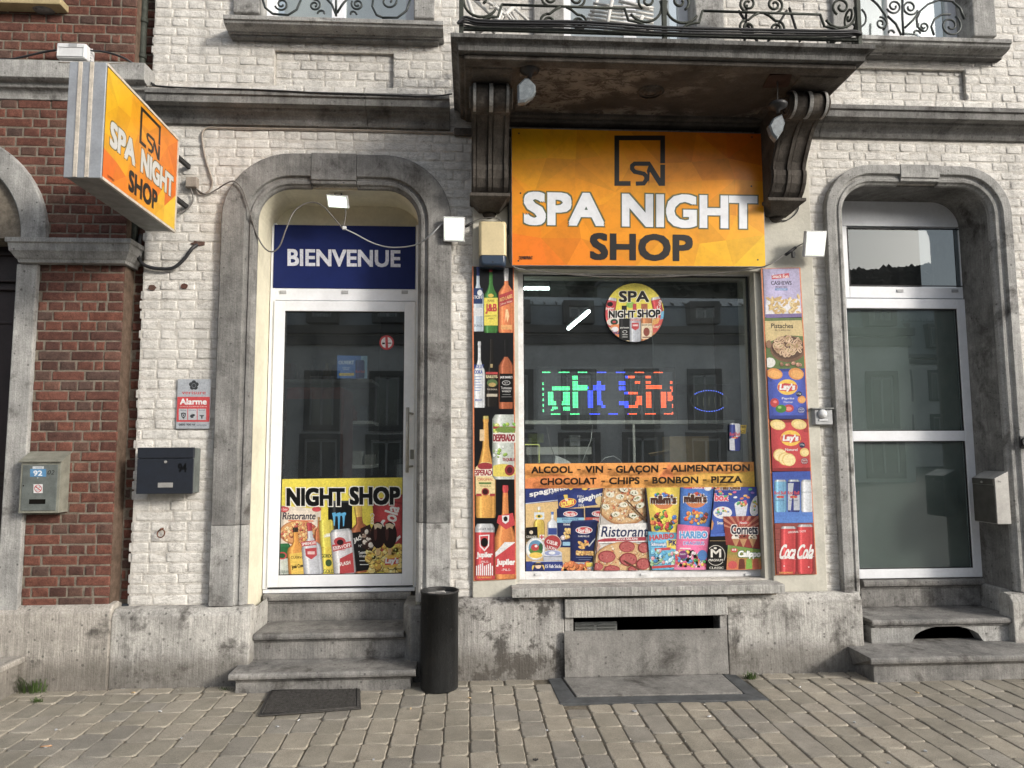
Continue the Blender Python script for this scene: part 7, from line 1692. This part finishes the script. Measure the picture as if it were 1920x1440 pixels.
A.bag([(1232, 568), (1474, 590), (1445, 908), (1210, 905)], (232, 92, 150)); A.outline('HARIBO', 1248, 620, 1456, 676, (70, 160, 220), (246, 240, 246), .05, .06); A.text('DRAGIBUS', 1274, 694, 1434, 726, (240, 240, 246), .05); A.text('DRAGIBUS', 1277, 697, 1431, 723, (50, 130, 210), .03); A.poly([(1250, 744), (1330, 746), (1330, 754), (1250, 752)], WH); A.blobs(1330, 832, 108, 62, 130, 10, 13, [(20, 20, 24), (210, 40, 50), (240, 200, 50), (70, 160, 80), (240, 130, 170), (240, 150, 40), (70, 150, 210), (245, 240, 240)], rgx, False); A.ell(1274, 796, 32, 32, (130, 50, 120), 20); A.text('PARTY', 1250, 786, 1298, 798, WH, .03); A.ell(1418, 800, 36, 40, (60, 120, 190), 18); A.poly([(1208, 888), (1446, 892), (1445, 908), (1206, 908)], (236, 120, 170))
p4 = [(1508, 293), (1821, 291), (1854, 903), (1447, 908)]; A.clip = p4; A.poly(p4, (24, 40, 128)); A.grad([(1508, 293), (1822, 291), (1842, 600), (1470, 640)], (30, 54, 150), (40, 90, 190), 6)
A.outline('Smarties', 1510, 262, 1700, 312, (110, 70, 40), (240, 240, 240), .06, .05); A.outline('box', 1508, 340, 1612, 396, (226, 60, 90), (240, 240, 244), .05, .05)
for _ in range(16): x, y = rgx.uniform(1530, 1815), rgx.uniform(300, 420); A.ell(x, y, 15, 8, rgx.choice([(230, 90, 150), (240, 190, 60), (90, 190, 120), (240, 240, 240), (230, 120, 60), (150, 110, 200)]), 12, rgx.uniform(-.6, .6))
A.poly([(1500, 505), (1636, 505), (1608, 610), (1530, 612)], (40, 90, 190)); A.ell(1568, 482, 70, 46, (236, 236, 240), 24); A.blobs(1568, 478, 56, 34, 14, 6, 9, [(230, 90, 90), (90, 180, 110), (240, 200, 70), (120, 150, 220)], rgx); A.text('Smarties', 1526, 545, 1608, 570, WH, .04)
A.poly([(1656, 420), (1755, 420), (1740, 510), (1670, 512)], (220, 226, 240)); A.ell(1706, 420, 50, 22, (238, 238, 242), 18); A.blobs(1706, 414, 42, 16, 12, 7, 10, [(230, 90, 90), (90, 180, 110), (240, 200, 70), (240, 130, 60)], rgx); A.ell(1815, 430, 40, 80, (240, 240, 244), 20, .3); A.blobs(1812, 420, 24, 50, 10, 6, 9, [(230, 90, 90), (90, 180, 110), (240, 200, 70)], rgx)
A.poly([(1482, 520), (1502, 560), (1490, 610), (1480, 610)], (206, 140, 70)); A.poly([(1470, 640), (1600, 630), (1600, 660), (1468, 662)], (50, 100, 200))
A.poly([(1466, 660), (1600, 655), (1598, 906), (1447, 908)], (22, 20, 20)); A.rect(1464, 690, 1600, 693, (190, 160, 110)); A.ell(1517, 800, 70, 76, (222, 218, 208), 36); A.ell(1517, 800, 66, 72, (24, 22, 22), 36); A.text('M', 1478, 752, 1556, 815, (230, 226, 216), .03); A.rect(1462, 822, 1575, 848, (24, 22, 22)); A.text('MAGNUM', 1464, 826, 1568, 845, (230, 226, 216), .03); A.text('CLASSIC', 1468, 884, 1574, 902, (225, 222, 212), .03); A.ell(1512, 746, 12, 8, (222, 218, 208), 12)
A.clip = [(1570, 510), (1836, 505), (1845, 752), (1592, 722)]; A.bag(A.clip, (150, 44, 34), .35)
for k in range(9):
    a = math.radians(200+k*18); A.poly([(1705, 620), (1705+260*math.cos(a), 620+200*math.sin(a)), (1705+260*math.cos(a+.14), 620+200*math.sin(a+.14))], (196, 120, 90))
A.ell(1722, 556, 40, 16, (200, 30, 40), 18); A.text('Nestlé', 1694, 548, 1750, 566, WH, .03); A.outline('Cornets', 1630, 572, 1828, 642, (30, 34, 60), (244, 238, 232), .03, .08)
for x, c in ((1665, (238, 232, 220)), (1720, (150, 60, 40)), (1790, (238, 226, 200))): A.ell(x, 668, 32, 24, c, 16); A.poly([(x-28, 676), (x+28, 676), (x, 745)], (196, 144, 90)); A.blobs(x, 662, 22, 12, 5, 3, 6, [(60, 36, 28)], rgx)
A.clip = [(1604, 722), (1846, 756), (1856, 903), (1594, 908)]; A.grad([(1604, 722), (1846, 756), (1856, 903), (1594, 908)], (110, 160, 70), (226, 110, 50), 8); A.ell(1652, 762, 26, 16, (206, 34, 44), 16, 0); A.ell(1642, 758, 7, 8, WH, 8); A.ell(1660, 758, 7, 8, WH, 8); A.outline('Calippo', 1680, 764, 1850, 826, (250, 250, 250), (70, 130, 60), .045, .08, shear=.15)
for x, c in ((1708, (110, 50, 36)), (1762, (130, 180, 60)), (1812, (200, 90, 50))): A.poly([(x-20, 838), (x+20, 836), (x+26, 900), (x-26, 902)], c); A.ell(x, 836, 21, 12, c, 14)
A.ell(1640, 870, 34, 30, (206, 60, 60), 18)
A.clip = None
for pp in ([(683, 299), (687, 299), (610, 917), (604, 917)], [(1506, 292), (1510, 292), (1450, 908), (1445, 908)]): A.poly(pp, (20, 20, 24))
A.sl = -.0115; A.xr = 960
for s_, a, b, y0, y1 in (('ALCOOL', 141, 450, 128, 181), ('VIN', 543, 676, 129, 182), ('ALIMENTATION', 1180, 1768, 129, 181), ('CHOCOLAT', 207, 626, 216, 268), ('CHIPS', 720, 948, 216, 269), ('BONBON', 1042, 1385, 216, 268), ('PIZZA', 1480, 1710, 216, 268)): A.text(s_, a, y0, b, y1, (36, 26, 16), .05)
A.text('GLAÇON', 770, 129, 1086, 196, (36, 26, 16), .04)
for x, y in ((482, 152), (710, 152), (1120, 152), (660, 240), (980, 240), (1418, 240)): A.rect(x, y, x+28, y+8, (36, 26, 16))
A.sl = 0; A.build('printed_film', t)
# round sticker
t = thing('round_sticker', 'round yellow sticker with bottles and black lettering, high on the shop window', 'sticker')
A = Art(planeY(YF), 960, 480, 3.6); rgx = random.Random(3)
A.ell(827, 382, 202, 202, (20, 20, 20), 48); circ = [(827+198*math.cos(2*math.pi*k/48), 382+198*math.sin(2*math.pi*k/48)) for k in range(48)]; A.clip = circ; A.poly(circ, (232, 216, 40)); A.poly([(620, 420), (1040, 420), (1040, 600), (620, 600)], (214, 196, 150))
A.vess(662, 280, 480, 34, (204, 26, 40), 'can', .15, cap=(200, 200, 205), capt=.1); A.ell(662, 325, 20, 16, (24, 24, 26), 14); A.text('Jupiler', 632, 345, 690, 366, WH, .04); A.vess(990, 275, 500, 34, (200, 20, 32), 'can', -.2, cap=(200, 200, 205), capt=.08); A.text('Cola', 0, 0, 0, 0, WH, .03, quad=[(975, 360), (990, 290), (1012, 294), (998, 364)])
A.ell(800, 330, 30, 22, (140, 190, 70), 14); A.rect(815, 322, 840, 370, (190, 30, 45)); A.rect(740, 335, 775, 370, (30, 30, 30)); A.rect(872, 322, 915, 370, (170, 90, 40))
A.ell(690, 445, 50, 30, (230, 225, 215), 18); A.ell(690, 445, 26, 20, (30, 70, 50), 14); A.ell(690, 445, 12, 8, (200, 30, 40), 10); A.poly([(665, 465), (722, 460), (730, 545), (690, 550)], (232, 130, 40)); A.ell(695, 495, 24, 18, (235, 235, 240), 14); A.text('Fanta', 672, 500, 724, 530, (30, 50, 130), .05)
A.vess(760, 420, 570, 38, (24, 24, 26), 'box'); A.text("Jack Daniel's", 728, 478, 790, 492, WH, .03); A.ell(762, 512, 16, 10, WH, 12); A.ell(762, 512, 13, 8, BL_, 12); A.rect(745, 530, 780, 533, WH); A.rect(745, 545, 780, 548, WH)
A.vess(832, 415, 590, 38, (190, 195, 205), 'box'); A.rect(800, 424, 866, 440, (180, 40, 50)); A.text('SMIRNOFF', 802, 427, 864, 438, WH, .02); A.poly([(808, 450), (856, 450), (856, 488), (832, 502), (808, 488)], (190, 36, 46)); A.rect(815, 462, 850, 474, (235, 200, 200))
A.vess(908, 418, 585, 37, (200, 120, 50), 'box'); A.rect(874, 455, 944, 560, (232, 214, 180)); A.text('Spiced Gold', 876, 458, 942, 474, (60, 36, 20), .02); A.ell(908, 512, 22, 30, (140, 60, 44), 12); A.rect(880, 545, 940, 552, (120, 60, 40))
A.poly([(950, 450), (1020, 410), (1030, 500), (950, 530)], (206, 60, 50)); A.text("Lay's", 955, 465, 1008, 490, (245, 235, 200), .03); A.poly([(950, 430), (1000, 415), (985, 455), (945, 470)], (222, 160, 70)); A.poly([(948, 520), (1005, 505), (975, 555), (945, 568)], (196, 120, 60)); A.poly([(1008, 375), (1030, 370), (1030, 420), (1000, 430)], (90, 170, 210)); A.poly([(632, 385), (660, 380), (660, 410), (634, 420)], (206, 40, 40))
A.outline('SPA', 722, 236, 926, 312, (26, 24, 24), (240, 236, 220), .045, .04); A.outline('NIGHT', 652, 368, 832, 418, (20, 20, 20), (240, 238, 235), .055, .09); A.outline('SHOP', 846, 362, 1002, 416, (20, 20, 20), (240, 238, 235), .055, .09)
A.clip = None; A.build('printed_film', t)
# small can sticker
t = thing('can_sticker', 'blue and silver can sticker with a yellow tag, low right on the shop window', 'sticker')
A = Art(planeY(YF), 960, 480, 3.6)
A.poly([(1535, 1142), (1584, 1140), (1576, 1200), (1532, 1196)], (236, 200, 50)); A.text('HIER', 1542, 1146, 1578, 1160, (30, 30, 60), .03); A.text('ICI', 1542, 1176, 1568, 1194, (30, 30, 60), .03)
A.vess(1505, 1130, 1316, 38, (26, 50, 130), 'can', cap=(190, 196, 206), capt=.04); A.poly([(1505, 1132), (1541, 1136), (1541, 1215), (1512, 1225)], (196, 200, 210)); A.poly([(1468, 1235), (1500, 1222), (1506, 1312), (1470, 1310)], (196, 200, 210)); A.text('Red Bull', 1470, 1190, 1538, 1214, RD_, .04); A.ell(1505, 1226, 9, 8, (236, 190, 40), 10); A.ell(1494, 1226, 11, 5, RD_, 10); A.ell(1516, 1226, 11, 5, RD_, 10); A.build('printed_film', t)
# ------------------------------------------------------------------ door: poster, notice and no-smoking disc
t = thing('door_poster', 'yellow poster with drinks and crisps filling the lower door glass', 'poster')
A = Art(planeY(YD+.0035), 460, 540, 2.4833); rgx = random.Random(9)
PQ = [(164, 890), (738, 882), (733, 1325), (150, 1336)]; A.poly(PQ, (236, 218, 30)); A.clip = PQ
A.bag([(155, 1012), (352, 1030), (352, 1215), (150, 1210)], (228, 216, 200), .3); A.ell(180, 1030, 24, 14, (200, 30, 40), 16); A.text('Dr. Oetker', 162, 1024, 198, 1036, WH); A.ell(250, 1140, 92, 58, (176, 110, 60), 28); A.ell(250, 1138, 86, 52, (216, 150, 84), 28); A.blobs(250, 1138, 84, 50, 120, 4, 9, [(236, 190, 120), (206, 110, 70), (190, 70, 50), (240, 214, 160), (220, 160, 80)], rgx); A.text('Ristorante', 175, 1044, 328, 1078, (40, 34, 60), .02, shear=.15); A.poly([(200, 1080), (318, 1082), (318, 1088), (200, 1086)], (220, 110, 40)); A.ell(332, 1030, 22, 12, (200, 40, 50), 12)
A.bag([(590, 985), (735, 960), (733, 1240), (610, 1240)], (192, 22, 32), .6); A.text('Coca', 0, 0, 0, 0, WH, .02, quad=[(584, 1045), (576, 1100), (596, 1104), (602, 1048)]); A.text('Cola', 0, 0, 0, 0, WH, .025, quad=[(622, 1120), (660, 1000), (720, 1018), (690, 1140)]); A.poly([(690, 1175), (720, 1150), (724, 1160), (700, 1185)], WH); A.poly([(660, 985), (735, 1000), (735, 1010), (662, 994)], (150, 14, 26))
A.vess(442, 990, 1145, 56, (22, 24, 26), 'can', cap=(70, 74, 78), capt=.06)
for dx, h in ((-22, 62), (0, 78), (22, 64)): A.poly([(434+dx-8, 1048), (434+dx+9, 1044), (434+dx+4, 1044+h), (434+dx-1, 1052+h*.9), (434+dx-3, 1070)], (60, 170, 225))
A.poly([(408, 1052), (470, 1046), (468, 1058), (410, 1064)], (60, 170, 225))
A.vess(342, 1066, 1220, 20, (180, 96, 36), 'bottle', cap=(170, 130, 60), capt=.12)
A.vess(380, 1080, 1220, 34, (222, 206, 60), 'can', -.06); A.text('Volu', 0, 0, 0, 0, (236, 240, 236), .05, quad=[(366, 1200), (362, 1108), (396, 1104), (400, 1196)])
A.vess(388, 1205, 1334, 36, (226, 200, 40), 'can', -.03); A.text('GORDON', 354, 1238, 420, 1256, (40, 80, 50), .03); A.ell(388, 1280, 15, 17, (60, 90, 50), 14); A.text('GOLD', 362, 1310, 414, 1328, (40, 80, 50), .03)
A.vess(176, 1190, 1345, 38, (30, 110, 60), 'can', -.06, cap=(40, 120, 70), capt=.1, low=(206, 214, 206), lowt=.45); A.ell(172, 1246, 22, 18, (190, 40, 44), 14); A.ell(172, 1246, 15, 12, (30, 90, 50), 12); A.text('Tanqueray', 152, 1308, 216, 1336, (30, 80, 50), 0, shear=.2)
A.vess(240, 1114, 1338, 45, (226, 150, 30), 'bottle', -.06, cap=(60, 50, 40), capt=.1); A.poly([(206, 1238), (280, 1228), (288, 1330), (216, 1334)], (236, 196, 60)); A.text('CUERVO', 212, 1248, 274, 1260, (60, 40, 20), .02); A.text('José Cuervo', 0, 0, 0, 0, (30, 24, 20), .03, quad=[(214, 1290), (284, 1280), (286, 1302), (218, 1312)])
A.vess(308, 1092, 1335, 46, (206, 210, 220), 'bottle', -.09, cap=(180, 30, 50), capt=.16); A.poly([(258, 1182), (330, 1174), (332, 1196), (262, 1204)], (196, 40, 50)); A.text('SMIRNOFF', 0, 0, 0, 0, WH, .04, quad=[(262, 1186), (328, 1178), (330, 1192), (264, 1200)]); A.poly([(278, 1214), (332, 1208), (334, 1244), (308, 1264), (282, 1248)], (190, 40, 54)); A.rect(290, 1226, 324, 1240, (230, 190, 190))
A.vess(540, 1016, 1325, 56, (170, 92, 40), 'square', -.1, cap=(226, 180, 60), capt=.16); A.poly([(490, 1140), (560, 1132), (585, 1310), (512, 1322)], (22, 22, 24)); A.text('JACK', 0, 0, 0, 0, WH, .03, quad=[(502, 1166), (552, 1146), (556, 1170), (508, 1192)]); A.text('N°7', 528, 1194, 552, 1206, WH); A.text('Tennessee', 0, 0, 0, 0, WH, .02, quad=[(526, 1226), (572, 1218), (574, 1234), (528, 1242)]); A.text('WHISKEY', 530, 1244, 576, 1254, WH, .02); A.rect(532, 1268, 574, 1271, WH); A.rect(534, 1286, 574, 1289, WH)
A.vess(455, 1122, 1336, 52, (214, 214, 220), 'can', -.1, cap=(180, 184, 190), capt=.05); A.poly([(404, 1196), (492, 1178), (496, 1206), (410, 1228)], (186, 34, 44)); A.text('ERISTOFF', 0, 0, 0, 0, WH, .04, quad=[(408, 1204), (490, 1186), (493, 1204), (412, 1222)]); A.ell(440, 1180, 28, 20, (186, 34, 44), 16); A.ell(442, 1184, 16, 13, (40, 30, 34), 12); A.text('RED', 436, 1210, 466, 1222, (186, 34, 44), .03); A.poly([(440, 1260), (500, 1230), (508, 1325), (440, 1330)], (186, 34, 44)); A.text('FLASH', 0, 0, 0, 0, WH, .04, quad=[(438, 1278), (488, 1268), (490, 1286), (442, 1296)])
A.blobs(655, 1262, 85, 62, 110, 10, 20, [(236, 196, 60), (246, 214, 96), (222, 170, 40), (250, 226, 130)], rgx, False)
A.poly([(536, 1120), (580, 1100), (610, 1180), (590, 1225), (545, 1210)], (50, 28, 24)); A.blobs(572, 1165, 36, 46, 22, 6, 13, [(40, 22, 20), (190, 160, 140), (230, 220, 206), (70, 40, 34)], rgx)
for cx in (618, 672): A.ell(cx, 1150, 34, 62, (36, 14, 14), 22); A.ell(cx-12, 1140, 8, 38, (80, 40, 36), 12); A.poly([(cx-20, 1100), (cx, 1094), (cx+22, 1104), (cx+14, 1122), (cx-2, 1114), (cx-14, 1124)], (226, 206, 170)); A.rect(cx-8, 1212, cx+8, 1244, (222, 180, 120))
A.ell(682, 1272, 34, 30, (240, 190, 30), 22); A.poly([(648, 1262), (714, 1256), (714, 1284), (650, 1290)], (204, 28, 36)); A.text("Lay's", 652, 1254, 714, 1290, WH, .05, shear=.1)
A.clip = None
A.outline('NIGHT', 192, 930, 464, 1016, (16, 16, 16), (242, 240, 232), .055, .05); A.outline('SHOP', 486, 925, 721, 1010, (16, 16, 16), (242, 240, 232), .055, .05)
A.build('printed_film', t)
t = thing('open_notice', 'small blue OUVERT notice taped behind the shop door glass', 'sign')
A = Art(planeY(YD+.0135+.02), 460, 540, 2.4833)
A.sl = 0; A.step = .00008
q = [A.P(428, 314), A.P(568, 316), A.P(568, 422), A.P(428, 420)]; g = MB(); g.hull(q, [p+Vector((0, .002, 0)) for p in q]); g.build('card', M['plastic_white'], t)
A.poly([(428, 314), (568, 316), (568, 422), (428, 420)], (50, 110, 190)); A.poly([(540, 316), (568, 316), (568, 422), (528, 422)], (150, 190, 214)); A.text('OUVERT', 434, 338, 506, 356, WH, .03); A.text('ET EN PLEIN', 452, 368, 486, 374, WH); A.text('MENAGE', 456, 376, 482, 382, WH); A.rect(436, 396, 506, 408, (232, 190, 50)); A.text('BIENVENUE', 448, 399, 494, 405, BL_)
A.vess(534, 336, 420, 21, (30, 50, 120), 'can'); A.text('Red Bull', 514, 382, 556, 396, RD_, .03); A.build('print', t)
t = thing('no_smoking_sign', 'round red and white no smoking sticker at upper right of the door glass', 'sign')
A = Art(planeY(YD+.0035), 460, 540, 2.4833); A.ell(658, 254, 34, 34, (200, 24, 34), 32); A.ell(658, 254, 26, 26, (235, 235, 235), 28); A.rect(637, 254, 650, 262, BL_); A.rect(664, 254, 680, 260, (120, 120, 120)); A.poly([(651, 228), (663, 228), (665, 280), (653, 280)], (200, 24, 34)); A.build('print', t)
# the camera needs nothing else
for o in list(bpy.data.objects):
    if o.type == 'EMPTY': o.empty_display_size = .1
bpy.context.view_layer.update()
